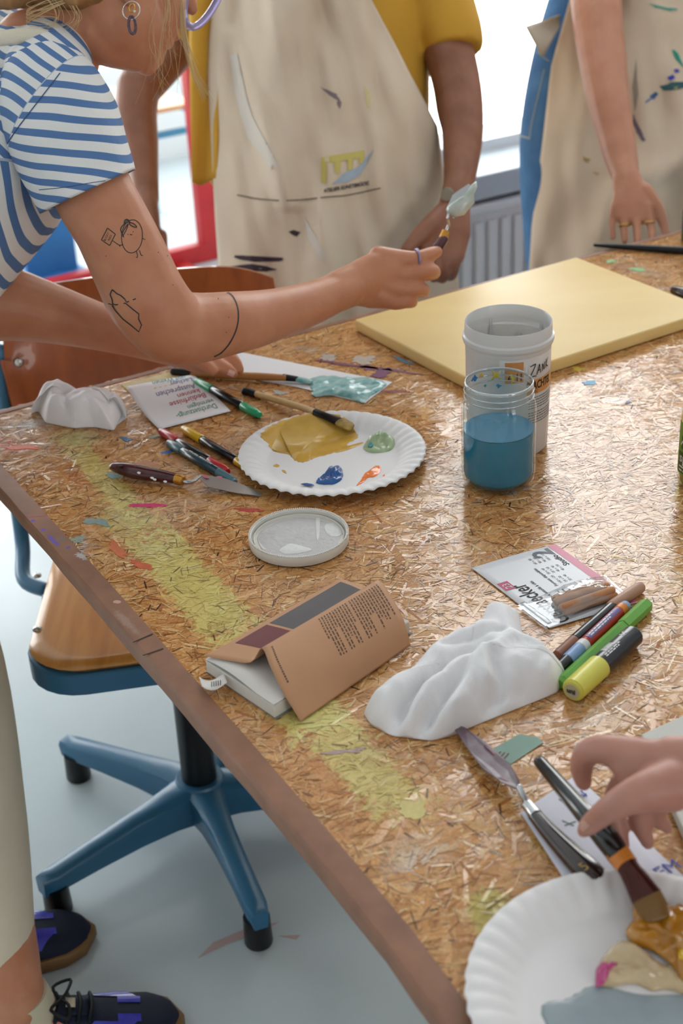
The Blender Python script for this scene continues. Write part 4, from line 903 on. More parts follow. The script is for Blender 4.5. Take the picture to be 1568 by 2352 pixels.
o1 = tp([(1130, 1372), (1150, 1366), (1192, 1372)], .02) + tp([(1205, 1440), (1262, 1470), (1300, 1512)], .025) + tp([(1302, 1545), (1282, 1592), (1205, 1622), (1090, 1668), (1040, 1692), (992, 1703), (900, 1692), (852, 1668), (833, 1638)]) + tp([(842, 1612), (872, 1590), (912, 1560), (955, 1515), (995, 1475), (1065, 1440), (1125, 1420)], .02)
fl = lambda L, a, w, h=0.035: (tp(L, h), a, w)
folds1 = [fl([(860, 1655), (900, 1600), (975, 1545)], -0.008, 0.0045), fl([(1015, 1480), (1080, 1462), (1150, 1440)], -0.008, 0.005), fl([(1195, 1560), (1250, 1535), (1292, 1540)], -0.006, 0.006), fl([(845, 1640), (880, 1580), (960, 1520), (1030, 1470), (1110, 1440)], 0.012, 0.014), fl([(900, 1690), (905, 1620), (960, 1560), (1040, 1500), (1120, 1475)], -0.013, 0.006), fl([(925, 1690), (930, 1630), (985, 1570), (1060, 1520), (1130, 1490)], 0.014, 0.010),
          fl([(1000, 1700), (965, 1660), (960, 1625), (1010, 1590), (1060, 1545), (1090, 1500)], -0.014, 0.006), fl([(1010, 1690), (1035, 1620), (1065, 1560), (1100, 1500), (1180, 1460), (1240, 1470)], 0.013, 0.010), fl([(1060, 1650), (1110, 1600), (1150, 1540), (1130, 1500)], -0.010, 0.007),
          fl([(1080, 1640), (1180, 1590), (1270, 1560)], 0.008, 0.016), fl([(1130, 1580), (1150, 1560), (1200, 1545)], -0.007, 0.007), fl([(1180, 1510), (1240, 1490), (1290, 1520)], 0.010, 0.018), fl([(1145, 1385), (1165, 1420), (1180, 1450)], 0.012, 0.012), fl([(1000, 1480), (1060, 1450), (1120, 1430)], 0.006, 0.008), fl([(1105, 1495), (1115, 1520), (1120, 1545)], 0.008, 0.005)]
folds1 = [(L, a * 1.2, w) for L, a, w in folds1]
rag('white_rag', o1, 0.036, folds1, 'long crumpled white cotton rag lying between the open book and the pens', cloth_w, 5.0, nr=64, amp=0.003, n_ang=230, creases=((2.2, 0.052, 0.0026), (0.9, 0.037, 0.0018), (1.5, 0.023, 0.0011)))
o2 = tp([(62, 905), (85, 880), (98, 868)], .03) + tp([(150, 880), (200, 892), (250, 890), (285, 915)], .03) + tp([(290, 938), (262, 990), (215, 982), (170, 985), (105, 972), (88, 945)])
folds2 = [(tp([(92, 870), (130, 900), (180, 915), (230, 890)], .04), 0.018, 0.010), (tp([(100, 960), (125, 915), (150, 905)], .03), 0.012, 0.009), (tp([(140, 900), (165, 940), (205, 975)], .03), -0.013, 0.006), (tp([(165, 930), (190, 955), (215, 978)], .02), 0.012, 0.007),
          (tp([(245, 900), (250, 940), (225, 970)], .03), -0.012, 0.006), (tp([(240, 880), (268, 905), (285, 930)], .03), 0.014, 0.010), (tp([(105, 945), (115, 920), (110, 900)], .03), -0.010, 0.006), (tp([(262, 985), (270, 950), (285, 935)], .01), 0.008, 0.008)]
folds2 = [folds2[0], folds2[2], folds2[4], folds2[5], folds2[7]]; folds2 = [(L, a * 0.5, w * 1.1) for L, a, w in folds2]
rag('white_rag', o2, 0.052, folds2, 'small crumpled white rag at the table corner beside the handwritten card', cloth_w, 17.0, nr=56, amp=0.006, freq=19, n_ang=200, p=1.7, bexp=0.75, creases=((0.3, 0.062, 0.0065), (1.7, 0.047, 0.0055), (2.6, 0.034, 0.003), (1.0, 0.024, 0.002)))

# ---------------- book
bk_t = thing('paperback_book', tb(700, 1520), 'paperback book with its brown cover flap lifted, spine towards the table edge', 'book')
bz = 0.0165
A_, B_ = tb(475, 1546), tb(631, 1652)
D_ = on(800, 1372, TZ + bz); D_.z = TZ; eL = (D_ - on(474, 1514, TZ + bz)); eL.z = 0; Lb = 0.185; eL = tb(882, 1492) - tb(632, 1650); eL.normalize()
page_m = mat('book_pages', (226, 222, 214), 0.8, var=0.05, vscale=300, stretch=(1, 1, 30))
b0 = A_; bw = (B_ - A_); corners = [b0, B_, B_ + eL * Lb, b0 + eL * Lb]
mesh('page_block', bevprism([corners[0], corners[1], corners[2], corners[3]], H0 + 0.001, H0 + bz - 0.002, 0.0008), page_m, bk_t, smooth=False)
cover_m = mat('kraft_cover', (196, 146, 108), 0.55, var=0.03, vscale=30); cov_dark = mat('kraft_cover_edge', (140, 140, 138), 0.5)
off = (-(bw.normalized()) * 0.001); 
mesh('under_cover', prism([corners[0] + off, corners[1] - off * 1.5, corners[2] - off * 1.5, corners[3] + off], H0, H0 + 0.001), cov_dark, bk_t, smooth=False)
endp = mat('endpaper', (236, 228, 222), 0.7)
def bookpt(s, t, h): return corners[0].lerp(corners[1], t) + eL * (Lb * s) + Z * (H0 + h - TZ)
mesh('end_leaf', grid(lambda s, t: bookpt(s * 0.98, t, bz - 0.001 + 0.0035 * math.sin(min(1, t * 1.35) * math.pi) * (1 - 0.7 * s)), 10, 22, 0.0004), endp, bk_t)
lp = [on(*q) for q in ((484, 1511, TZ + .0215), (525, 1521, TZ + .0245), (575, 1522, TZ + .027), (601, 1489, TZ + .045), (620, 1530, TZ + .040), (650, 1592, TZ + .024), (690, 1657, TZ + .0015))]
rp = [on(*q) for q in ((780, 1366, TZ + .0215), (810, 1360, TZ + .026), (845, 1352, TZ + .032), (868, 1333, TZ + .045), (893, 1362, TZ + .040), (925, 1420, TZ + .026), (942, 1482, TZ + .003))]
def poly_at(L, u):
    x = u * (len(L) - 1); i = min(int(x), len(L) - 2); return L[i].lerp(L[i + 1], x - i)
lp[0] = corners[0] + Z * (bz + 0.003); rp[0] = corners[0] + eL * 0.186 + Z * (bz + 0.003)
lp[1] = lp[0].lerp(lp[2], 0.45) - Z * 0.001; rp[1] = rp[0].lerp(rp[2], 0.5)
LPs, RPs = smoothpath(lp, None, 4), smoothpath(rp, None, 4)
def jacket(s, u, lift=0.0):
    p = poly_at(LPs, u).lerp(poly_at(RPs, u), s)
    if lift:
        e = 0.004; a = poly_at(LPs, min(1, u + e)).lerp(poly_at(RPs, min(1, u + e)), s) - poly_at(LPs, max(0, u - e)).lerp(poly_at(RPs, max(0, u - e)), s); b = poly_at(RPs, u) - poly_at(LPs, u)
        nn = a.cross(b).normalized(); 
        if nn.dot(CAM - p) < 0: nn = -nn
        p = p + nn * lift
    return p
mesh('cover', grid(lambda s, t: jacket(s, t), 24, 61, 0.0005), cover_m, bk_t)
def patch(s0, s1, u0, u1, mm_, nm, lift=0.0006):
    return mesh(nm, grid(lambda a, b: jacket(s0 + (s1 - s0) * a, u0 + (u1 - u0) * b, lift), 8, 12), mm_, bk_t)
patch(0.17, 0.40, 0.06, 0.40, mat('cover_maroon', (112, 52, 56), 0.45), 'cover_maroon_band'); patch(0.42, 0.97, 0.06, 0.40, mat('cover_slate', (88, 84, 86), 0.45), 'cover_slate_band')
bf = lambda s: (lambda x, y: jacket(s + y, 0.53 + x, 0.0006))
rows = []; rn = random.Random(9); cb = mat('cover_print', (96, 68, 52), 0.6)
for r in range(23):
    s = 0.955 - r * 0.0225 - (0.012 if r > 11 else 0); x = 0.02 + 0.0 * r; xe = 0.30 - (0.1 * rn.random() if rn.random() < 0.5 else 0.0) ; 
    if r in (6, 12, 18, 22): xe = 0.14 + 0.08 * rn.random()
    f_ = bf(s)
    while x < xe:
        w = rn.uniform(0.008, 0.03); w = min(w, xe - x); rows.append(grid(lambda a, b: f_(x + w * a, 0.0105 * (b - 0.5)), 4, 2)); x += w + 0.006
mesh('cover_text', join(*rows), cb, bk_t, smooth=False)
f_ = bf(0.06); rows = []; x = 0.02
while x < 0.27:
    w = rn.uniform(0.006, 0.014); rows.append(grid(lambda a, b: f_(x + w * a, 0.012 * (b - 0.5)), 3, 2)); x += w + 0.004
mesh('series_line', join(*rows), cb, bk_t, smooth=False)
# paper marker strip sticking out of the book
st0, st1 = on(512, 1556, TZ + .012), on(470, 1570, TZ + .004)
mesh('bookmark_strip', grid(lambda s, t: on(515 - 58 * s + 6 * t, 1545 + 26 * math.sin(s * 2.2) + 22 * t - 12 * s, TZ + .013 - .006 * s), 12, 4, 0.0003), endp, bk_t)
mesh('bookmark_print', join(*[grid(lambda s, t: on(505 - 5 * k + 2 * s, 1562 + 3 * k * 0.3 + 12 * t, TZ + .0135), 2, 2) for k in range(5)]), ink, bk_t, smooth=False)

# ---------------- paper leaflet, plastic bag with sticks
lz = 0.0012
q0, q1 = tb(1083, 1305, lz), tb(1275, 1252, lz); q3 = tb(1262, 1443, lz); ex_ = (q1 - q0); ey_ = (q3 - q0); q2 = q1 + ey_
lf = thing('printed_leaflet', (q0 + q2) / 2 - Z * lz, 'white printed size leaflet with a pink edge under the plastic bag', 'leaflet')
def leaf(s, t, up=0.0): return q0 + ex_ * s + ey_ * t + Z * (up + 0.0015 * math.sin(s * 2.5) * (1 - t))
mesh('sheet', grid(lambda s, t: leaf(s, t), 12, 12, 0.0003), mat('leaflet_paper', (234, 232, 236), 0.35), lf)
mesh('pink_edge', grid(lambda s, t: leaf(0.90 + 0.1 * s, t * 0.995, 0.0004), 4, 10), mat('leaflet_pink', (206, 96, 128), 0.35), lf)
LX, LY = ex_.length, ey_.length
lfn = lambda x, y: leaf(1 - y / LX, 1 - x / LY, 0.0006)          # print runs against the long edge
mesh('big_numeral', text_on(lfn, '2', 0.032, LY * 0.86, LX * 0.13, bold=0.02), mat('leaflet_dark', (52, 66, 84), 0.4), lf, smooth=False)
for tx, sz, x, y, w in (('Studio', 0.0095, LY * 0.68, LX * 0.125, None), ('Gerstaecker', 0.026, 0.002, LX * 0.74, LY * 0.60), ('Formats disponibles', 0.005, LY * 0.46, LX * 0.47, None), ('Stock entoilé à clés', 0.0055, LY * 0.30, LX * 0.64, None)):
    mesh('leaflet_line', text_on(lfn, tx, sz, x, y, bold=0.012, width=w), ink, lf, smooth=False)
for cx, L in ((0.40, ('60 x 80', '80 x 80', '90 x 90', '100 x 100')), (0.30, ('20 x 40', '20 x 50', '40 x 40', '40 x 50')), (0.21, ('100 x 120', '24 x 30', '30 x 40'))):
    for j, tx in enumerate(L): mesh('size_entry', text_on(lfn, tx, 0.0044, LY * (0.80 - 0.17 * ((0.40 - cx) / 0.1)) , LX * 0.42 - j * 0.0058 - 0.002), grey_ink, lf, smooth=False)
mesh('small_print', word_lines(lfn, LY * 0.28, LY * 0.42, LX * 0.54, 0.006, 5, 0.0016, rn), grey_ink, lf, smooth=False)
mesh('logo_square', grid(lambda s, t: leaf(0.03 + 0.12 * s, 0.30 + 0.12 * t, 0.0006), 2, 2), mat('leaflet_magenta', (190, 40, 96), 0.35), lf, smooth=False)
mesh('logo_marks', text_on(lambda x, y: lfn(x, y) + Z * 0.0003, '23', 0.011, LY * 0.592, LX * 0.872), lab_w, lf, smooth=False)
bag = thing('plastic_bag', tb(1320, 1385), 'small clear zip bag of brown chalk sticks lying on the leaflet', 'bag')
g0, g1, g2, g3 = tb(1188, 1392, .004), tb(1388, 1322, .004), tb(1440, 1368, .004), tb(1252, 1440, .004)
def bagpt(s, t, top):
    p = g0.lerp(g1, s).lerp(g3.lerp(g2, s), t); e = min(1, 5 * min(s, 1 - s, t, 1 - t)); puff = max(0, math.sin(math.pi * min(1, max(0, (s - 0.12) / 0.85)))) * math.sin(math.pi * t)
    cr = noise.noise(Vector((s * 9, t * 6, 3 if top else 8))) * 0.6 + 0.5 * (1 - 2 * abs(noise.noise(Vector((s * 14 + t * 8, t * 13 - s * 5, 5)))))
    return p + Z * ((0.0145 * puff ** 0.6 + 0.0024 * cr * e + 0.001) if top else (-0.0022 + 0.0003 * e))
film_m = clear_mat('clear_polythene', (246, 247, 248), 0.7, 0.10, haze=0.03)
mesh('bag_film', join(grid(lambda s, t: bagpt(s, t, True), 56, 34), grid(lambda s, t: bagpt(s, t, False), 20, 12)), film_m, bag)
mesh('zip_strip', grid(lambda s, t: bagpt(0.03 + 0.05 * s, t, True) + Z * 0.0008, 4, 16, 0.0008), clear_mat('zip_plastic', (225, 228, 232), 0.8, 0.2, haze=0.3), bag)
st_m = mat('brown_chalk', (196, 136, 92), 0.7, var=0.1, vscale=80)
for i, (a, b, h) in enumerate((((1275, 1375), (1375, 1342), .006), ((1282, 1386), (1388, 1350), .006), ((1290, 1395), (1400, 1360), .007), ((1300, 1404), (1410, 1368), .006), ((1280, 1380), (1392, 1346), .011), ((1296, 1394), (1404, 1356), .011))):
    s_ = tube([tb(*a, h), tb(*b, h)], [0.0042, 0.0042], 12); k = mesh('chalk_stick', s_, st_m, None, autosmooth=50)
    tag(k, 'brown chalk stick on top of the others inside the clear zip bag' if h > .01 else 'brown chalk stick in the bottom layer inside the clear zip bag', 'chalk', 'brown chalk sticks in the zip bag')
k = mesh('chalk_stick', tube([tb(1405, 1392, .0062), tb(1468, 1350, .0062)], [0.0062, 0.0062], 16), mat('pinkish_chalk', (186, 140, 116), 0.45), None, autosmooth=50); tag(k, 'thicker pinkish-brown stick lying loose beside the zip bag', 'chalk')

# ---------------- pens
def pen(name, a, b, r, bands, label, cat='pen', hexa=False, lift=None, group=None):
    """a -> b pixels on the table; bands: (from, to, radius factor, material, part name)"""
    h = r if lift is None else lift
    pa, pb = (tb(*a, h), tb(*b, h)); t = thing(name, (pa + pb) / 2 - Z * r, label, cat, group); d = (pb - pa); L = d.length; d.normalize(); parts = []
    for f0, f1, k0, k1, m_, nm in bands:
        n = 6 if hexa else 20; P = [pa + d * (L * f0), pa + d * (L * (f0 + 0.004)), pa + d * (L * (f1 - 0.004)), pa + d * (L * f1)]
        parts.append(mesh(nm, tube(P, [r * k0 * 0.93, r * k0, r * k1, r * k1 * 0.93], n, 'flat', side=Z), m_, t, autosmooth=35 if not hexa else 20))
    return t, parts, pa, d, L
blackp = mat('black_pen_barrel', (18, 18, 20), 0.22, coat=0.3); greenp = mat('green_pen_cap', (46, 168, 118), 0.3, coat=0.2); redp = mat('red_pen_cap', (190, 28, 36), 0.3, coat=0.2); yelp = mat('yellow_pen_cap', (226, 178, 28), 0.3, coat=0.2)
tealp = mat('teal_grey_pen', (74, 112, 122), 0.3, coat=0.2)
def twin(a, b, cap, label, extra=None):
    r = 0.0058
    return pen('felt_pen', a, b, r, [(0, 0.05, 0.72, 0.9, cap, 'end_plug'), (0.05, 0.27, 1.0, 1.06, cap, 'cap'), (0.27, 0.74, 0.98, 0.98, blackp, 'barrel'), (0.74, 0.96, 1.04, 0.96, cap, 'cap'), (0.96, 1.0, 0.9, 0.7, cap, 'end_plug')], label)
twin((449, 874), (597, 954), greenp, 'black felt pen with mint green caps beside the handwritten card')
twin((420, 984), (590, 1086), yelp, 'black felt pen with yellow caps running under the plate rim')
twin((368, 990), (523, 1084), redp, 'black felt pen with red caps lying against the teal pen')
t_, parts, pa, d, L = pen('felt_pen', (386, 1016), (540, 1108), 0.0058, [(0, 0.04, 0.7, 0.9, tealp, 'end_plug'), (0.04, 0.22, 1.0, 1.04, tealp, 'cap'), (0.22, 0.76, 0.98, 0.98, mat('dark_teal_barrel', (30, 62, 74), 0.25, coat=0.3), 'barrel'), (0.76, 0.97, 1.04, 0.9, tealp, 'cap'), (0.97, 1.0, 0.8, 0.6, tealp, 'end_plug')], 'dark teal brush pen with white print beside the red pen')
sd = Z.cross(d).normalized()
penfn = lambda x, y: pa + d * x + (Z * math.cos(y / 0.006) * 1.0 - sd * math.sin(y / 0.006)) * 0.0060
mesh('barrel_print', text_on(penfn, 'ARTIST MARKERS', 0.0046, L * 0.32, -0.0028, bold=0.02, width=L * 0.34), lab_w, parts[2], smooth=False)
# pens by the rag
brn = mat('brown_cap', (150, 98, 74), 0.4)
pen('felt_pen', (1279, 1506), (1417, 1384), 0.0060, [(0, 0.28, 0.9, 0.98, brn, 'cap'), (0.28, 0.97, 1.0, 0.95, blackp, 'barrel'), (0.97, 1.0, 0.85, 0.7, blackp, 'end_plug')], 'slim black pen with a brown cap between the rag and the zip bag')
blu = mat('light_blue_cap', (140, 168, 212), 0.35); rdb = mat('red_barrel', (186, 52, 38), 0.35); lav = mat('purple_sleeve', (112, 96, 150), 0.35); orb = mat('orange_band', (226, 132, 48), 0.35)
t_, parts, pa, d, L = pen('paint_marker', (1283, 1536), (1438, 1390), 0.0068, [(0, 0.12, 0.95, 1.0, blackp, 'cap_end'), (0.12, 0.30, 1.0, 1.02, blu, 'cap'), (0.30, 0.37, 1.03, 1.03, lab_w, 'collar'), (0.37, 0.88, 0.98, 0.98, rdb, 'barrel'), (0.88, 0.95, 1.0, 1.0, orb, 'band'), (0.95, 1.0, 0.92, 0.8, blu, 'end_plug')], 'paint marker with red barrel, blue cap and purple label')
sd = Z.cross(d).normalized(); pf2 = lambda x, y: pa + d * x + (Z * math.cos(y / 0.0068 + 0.1) - sd * math.sin(y / 0.0068 + 0.1)) * 0.0071
mesh('barrel_label', grid(lambda s, t: pf2(L * (0.40 + 0.46 * s), -0.0035 + 0.007 * t), 12, 6), lav, parts[3])
mesh('barrel_print', word_lines(lambda x, y: pf2(x, y) + Z * 0.0002, L * 0.43, L * 0.8, 0.0012, 0.0026, 2, 0.0014, rn), lab_w, parts[3], smooth=False)
lg = mat('apple_green_pen', (112, 178, 72), 0.35, coat=0.2)
pen('felt_pen', (1286, 1572), (1488, 1386), 0.0066, [(0, 0.03, 0.8, 0.95, lg, 'end_plug'), (0.03, 0.70, 1.0, 1.0, lg, 'barrel'), (0.70, 0.985, 1.12, 1.12, lg, 'cap'), (0.985, 1.0, 1.0, 0.8, lg, 'cap_end')], 'apple green six-sided fineliner pen lying behind the yellow-capped marker', hexa=True)
yc = mat('lemon_cap', (226, 218, 92), 0.35, coat=0.15); navy = mat('dark_navy_barrel', (22, 22, 32), 0.25, coat=0.3)
t_, parts, pa, d, L = pen('paint_marker', (1313, 1588), (1458, 1456), 0.0115, [(0, 0.02, 0.86, 0.96, yc, 'cap_end'), (0.02, 0.42, 0.98, 1.02, yc, 'cap'), (0.42, 0.97, 0.92, 0.92, navy, 'barrel'), (0.97, 1.0, 0.85, 0.75, navy, 'end_plug')], 'thick black paint marker with a lemon yellow cap')
sd = Z.cross(d).normalized(); pf3 = lambda x, y: pa + d * x + (Z * math.cos(y / 0.0106 - 0.2) - sd * math.sin(y / 0.0106 - 0.2)) * 0.0109
bars_ = []; x = 0.0; rn = random.Random(3)
while x < 0.017: w = rn.choice((0.0004, 0.0008, 0.0011)); bars_.append(grid(lambda s, t: pf3(L * 0.52 + x + w * s, -0.0050 + 0.0065 * t), 2, 5)); x += w + 0.0006
mesh('bar_code', join(*bars_), lab_w, parts[2], smooth=False)
mesh('barrel_print', join(text_on(pf3, 'PC', 0.007, L * 0.80, -0.003, bold=0.02), word_lines(pf3, L * 0.47, L * 0.75, 0.006, 0.002, 2, 0.0013, rn)), lab_w, parts[2], smooth=False)
cu_, cv_ = sd, sd.cross(d).normalized(); 
if cv_.z < 0: cv_ = -cv_
ce = pa - d * 0.0004; mesh('cap_end_disc', lathe([(0.0, 0.0), (0.0075, 0.0), (0.0075, -0.001), (0.0, -0.001)], ce, 24, axis=-d), mat('cap_disc_grey', (196, 192, 160), 0.4), parts[1], smooth=False)
mesh('cap_end_print', text_on(lambda x, y: ce - d * 0.0006 + cu_ * (-x + 0.0) + cv_ * y, 'uni', 0.0075, -0.0052, -0.002, bold=0.03), ink, parts[1], smooth=False)

# ---------------- cards and papers
card_w = mat('white_card', (236, 233, 236), 0.6)
hc = thing('handwritten_card', tb(420, 920), 'white index card with coloured handwriting, curled up at one side', 'card')
k0, k1, k2, k3 = tb(292, 905, .012), tb(445, 862, .003), tb(530, 946, .0012), tb(366, 988, .0012)
def cardpt(s, t, up=0.0): return k0.lerp(k1, s).lerp(k3.lerp(k2, s), t) + Z * (0.010 * (1 - t) ** 2 * (1 - s) + 0.001 + up - 0.004 * math.sin(math.pi * t) * (1 - s))
mesh('sheet', grid(lambda s, t: cardpt(s, t), 16, 16, 0.0004), card_w, hc)
CW = (k1 - k0).length
for tx, sz, x0, y0, w, c in (('Durchsetzungs-', .0105, .008, .008, .052, (34, 140, 104)), ('vermögen', .0085, .006, .0165, .034, (34, 140, 104)), ('Bedürfnisse', .0095, .008, .0262, .048, (186, 36, 66)), ('kennen', .0085, .010, .0345, .030, (186, 36, 66)), ('Aussprechen', .0095, .010, .042, .052, (84, 62, 130)), ('......', .008, .02, .0488, .04, (222, 200, 110)), ('Lachen', .008, .006, .052, .03, (60, 110, 170)), ('und Weinen', .007, .012, .0575, .045, (60, 150, 160))):
    cfn = lambda x, y, Y0=y0 + sz * 0.7: cardpt(1 - x / 0.09, 1 - (Y0 - y) / 0.062, 0.0006)          # writing faces the far side
    mesh('handwriting', text_on(cfn, tx, sz, x0, 0, shear=0.25, width=w, bold=0.006), mat('ink_%d_%d_%d' % c, c, 0.6), hc, smooth=False)
cs_ = [tb(278, 884), tb(440, 845), tb(478, 848), tb(455, 866), tb(300, 905)]
o = mesh('paper_scrap', prism(cs_, H0, H0 + 0.0008), mat('cream_paper', (222, 210, 176), 0.7, rgb2=(206, 186, 120), vscale=40), smooth=False); tag(o, 'strip of cream paint-specked paper along the far table edge behind the handwritten card', 'paper')
tcw = thing('paint_swatch_card', tb(720, 870), 'long white card with a thick smear of teal paint at one end', 'card')
mesh('sheet', prism([tb(520, 806), tb(560, 812), tb(700, 840), tb(901, 879), tb(838, 927), tb(680, 890), tb(560, 868), tb(500, 858)], H0, H0 + 0.0008), card_w, tcw, smooth=False)
tealm = mat('teal_white_paint', (186, 216, 212), 0.3, rgb2=(92, 172, 174), vscale=70, coat=0.3, stretch=(1, 2.2, 1))
blob('teal_paint', [on(x, y, TZ + .003) for x, y in ((708, 872), (740, 862), (790, 866), (830, 866), (870, 870), (886, 878), (880, 890), (850, 908), (832, 922), (800, 912), (760, 905), (722, 908), (714, 893))], H0 + 0.0008, 0.0055, tealm, tcw, lumps=0.7, seed=41, ridge=0.5, jag=0.07, edge=0.3, nr=14)
# green tape
o = mesh('tape_piece', prism([tb(1130, 1722), tb(1192, 1688), tb(1232, 1694), tb(1247, 1707), tb(1172, 1757)], H0, H0 + 0.0004), mat('sage_masking_tape', (140, 168, 154), 0.6, var=0.05, vscale=60), smooth=False); tag(o, 'torn piece of sage green masking tape stuck to the table', 'tape')
for k in range(3):
    a_ = tb(1141 + k * 8, 1735 + k * 4, .0012); b2 = tb(1150 + k * 9, 1726 + k * 2, .0012)
    mesh('pen_stroke', stroke_on(plane_fn(a_, b2 - a_, Z.cross(b2 - a_), 0), [(0, 0), ((b2 - a_).length, 0)], 0.0011), mat('maroon_ink', (122, 40, 60), 0.6), o, False)
# big written sheet under knife and brush
ws = thing('written_sheet', tb(1440, 1930), 'white sheet with blue handwritten capitals under the dark palette knife and the brush', 'paper')
wz = 0.0006; w0, w1, w2, w3 = tb(1195, 1868), tb(1322, 1782), tb(1640, 2080), tb(1330, 2075)
def wsp(s, t, up=0.0): return w0.lerp(w1, s).lerp(w3.lerp(w2, s), t) + Z * (wz + up)
mesh('sheet', grid(lambda s, t: wsp(s, t), 8, 8, 0.0004), mat('lavender_white_paper', (226, 222, 234), 0.6), ws)
blue_ink = mat('blue_marker_ink', (72, 78, 170), 0.6); grn_ink = mat('grey_green_ink', (96, 112, 104), 0.6)
wl = w3 - w0; wx = (tb(1530, 2005) - tb(1445, 2050)).normalized()
mesh('handwriting', text_on(plane_fn(tb(1428, 2066, .0014), wx, Z.cross(wx)), 'TEN EM', 0.017, 0, 0, width=0.062), blue_ink, ws, smooth=False); mesh('handwriting', text_on(plane_fn(tb(1330, 1838, .0014), wx, Z.cross(wx)), 'N', 0.013, 0, 0), blue_ink, ws, smooth=False)
for a_, b2 in (((1283, 1835), (1302, 1848)), ((1290, 1884), (1318, 1897)), ((1296, 1896), (1322, 1886)), ((1338, 1832), (1346, 1822))):
    pa_, pb_ = tb(*a_, .0014), tb(*b2, .0014); mesh('pencil_hatch', stroke_on(plane_fn(pa_, pb_ - pa_, Z.cross(pb_ - pa_), 0), [(0, 0), ((pb_ - pa_).length, 0)], 0.0011), grn_ink, ws, False)
# canvas board at the right edge
gb = [tb(1500, 1697), tb(1640, 1636), tb(1760, 1850), tb(1600, 2075), tb(1512, 1958)]
gc = thing('canvas_board', tb(1620, 1850), 'pale grey primed canvas board half under the hand with the brush', 'canvas')
mesh('board', bevprism([tb(1470, 1712), tb(1640, 1636), tb(1790, 1860), tb(1612, 2035)], H0 + 0.0012, H0 + 0.012, 0.0015), mat('pale_grey_primer', (206, 204, 196), 0.6, var=0.04, vscale=20), gc, smooth=False)
mesh('backing', prism([tb(1476, 1714), tb(1636, 1642), tb(1780, 1858), tb(1612, 2026)], H0 + 0.0009, H0 + 0.0013), bars, gc, smooth=False)
# ---------------- brushes and palette knives
maroon = mat('maroon_lacquer', (84, 26, 30), 0.22, coat=0.4, rgb2=(64, 16, 22), vscale=40); brass = mat('brass_ferrule', (196, 140, 62), 0.3, 0.85); steel_b = mat('polished_steel', (186, 186, 188), 0.2, 0.95)
def knife(label, hp, hr, fer, neck, blade, bt, handm, ferm, bladem, hole=None, bh=0.004, cat='palette knife'):
    """hp: handle path px with heights, hr radii; blade: outline px with heights"""
    P = [tb(*q) for q in hp]; t = thing('palette_knife', Vector((P[0].x, P[0].y, H0)), label, cat)
    P2, R2 = smoothpath(P, hr, 4); h = mesh('handle', tube(P2, [(r * 0.85, r) for r in R2], 20, 'round', side=Z), handm, t)
    P2, R2 = smoothpath([tb(*q[:3]) for q in fer], [q[3] for q in fer], 2); mesh('ferrule', tube(P2, R2, 18, 'flat'), ferm, t, autosmooth=50)
    P2, R2 = smoothpath([tb(*q[:3]) for q in neck], [q[3] for q in neck], 6); mesh('neck', tube(P2, R2, 12), steel_b, t)
    top_ = [tb(*q) for q in blade]; n = len(top_); V = top_ + [p - Z * bt for p in top_]
    Fa = [list(range(n)), [n + k for k in range(n)][::-1]] + [[k, n + k, n + (k + 1) % n, (k + 1) % n] for k in range(n)]
    b_ = mesh('blade', (V, Fa), bladem, t, smooth=False)
    return t, h, b_
k1_, h1_, b1_ = knife('palette knife with a paint-spotted maroon handle and a clean steel blade, near the pens', [(262, 1072, .009), (290, 1079, .0105), (330, 1087, .0105), (370, 1093, .0095), (406, 1100, .008)], [0.0065, 0.0095, 0.010, 0.0085, 0.0065],
    [(404, 1100, .008, .0068), (412, 1102, .0078, .0066), (421, 1105, .0075, .0052)], [(420, 1105, .0075, .0022), (432, 1108, .0075, .0022), (446, 1104, .011, .002), (460, 1094, .0135, .0018)],
    [(452, 1094, .0135), (462, 1089, .0135), (515, 1098, .010), (560, 1114, .006), (603, 1133, .0018), (602, 1138, .0016), (594, 1139, .0016), (540, 1131, .005), (478, 1118, .009)], 0.0006, maroon, brass, mat('dull_steel_blade', (188, 188, 186), 0.28, 0.75))
mesh('hang_hole', lathe([(0.0, 0.0004), (0.0032, 0.0004), (0.0032, -0.002), (0.0, -0.002)], tb(277, 1069, .0185), 14), ink, h1_, smooth=False)
for i, (x, y) in enumerate(((318, 1082), (348, 1093), (354, 1096), (378, 1100))): blob('paint_spot', [tb(x + a, y + b, .0195) for a, b in ((-4, 0), (-1, -2), (4, -1), (4, 2), (0, 3), (-3, 1))], tb(0, 0).z + 0.0175 - 0.0004 * i, 0.0006, smear, h1_, seed=50 + i, nr=4)
blob('pink_smudge', [tb(x, y, .0125) for x, y in ((458, 1091), (470, 1092), (480, 1098), (470, 1098))], TZ + 0.0128, 0.0005, mat('pink_smudge', (206, 100, 124), 0.4), b1_, seed=60, nr=3)
blob('pink_smudge', [tb(x, y, .009) for x, y in ((500, 1096), (510, 1097), (508, 1101), (498, 1100))], TZ + 0.0104, 0.0004, mat('pink_smudge', (206, 100, 124)), b1_, seed=61, nr=3)
dark_h = mat('dark_wood_lacquer', (46, 24, 22), 0.2, coat=0.5)
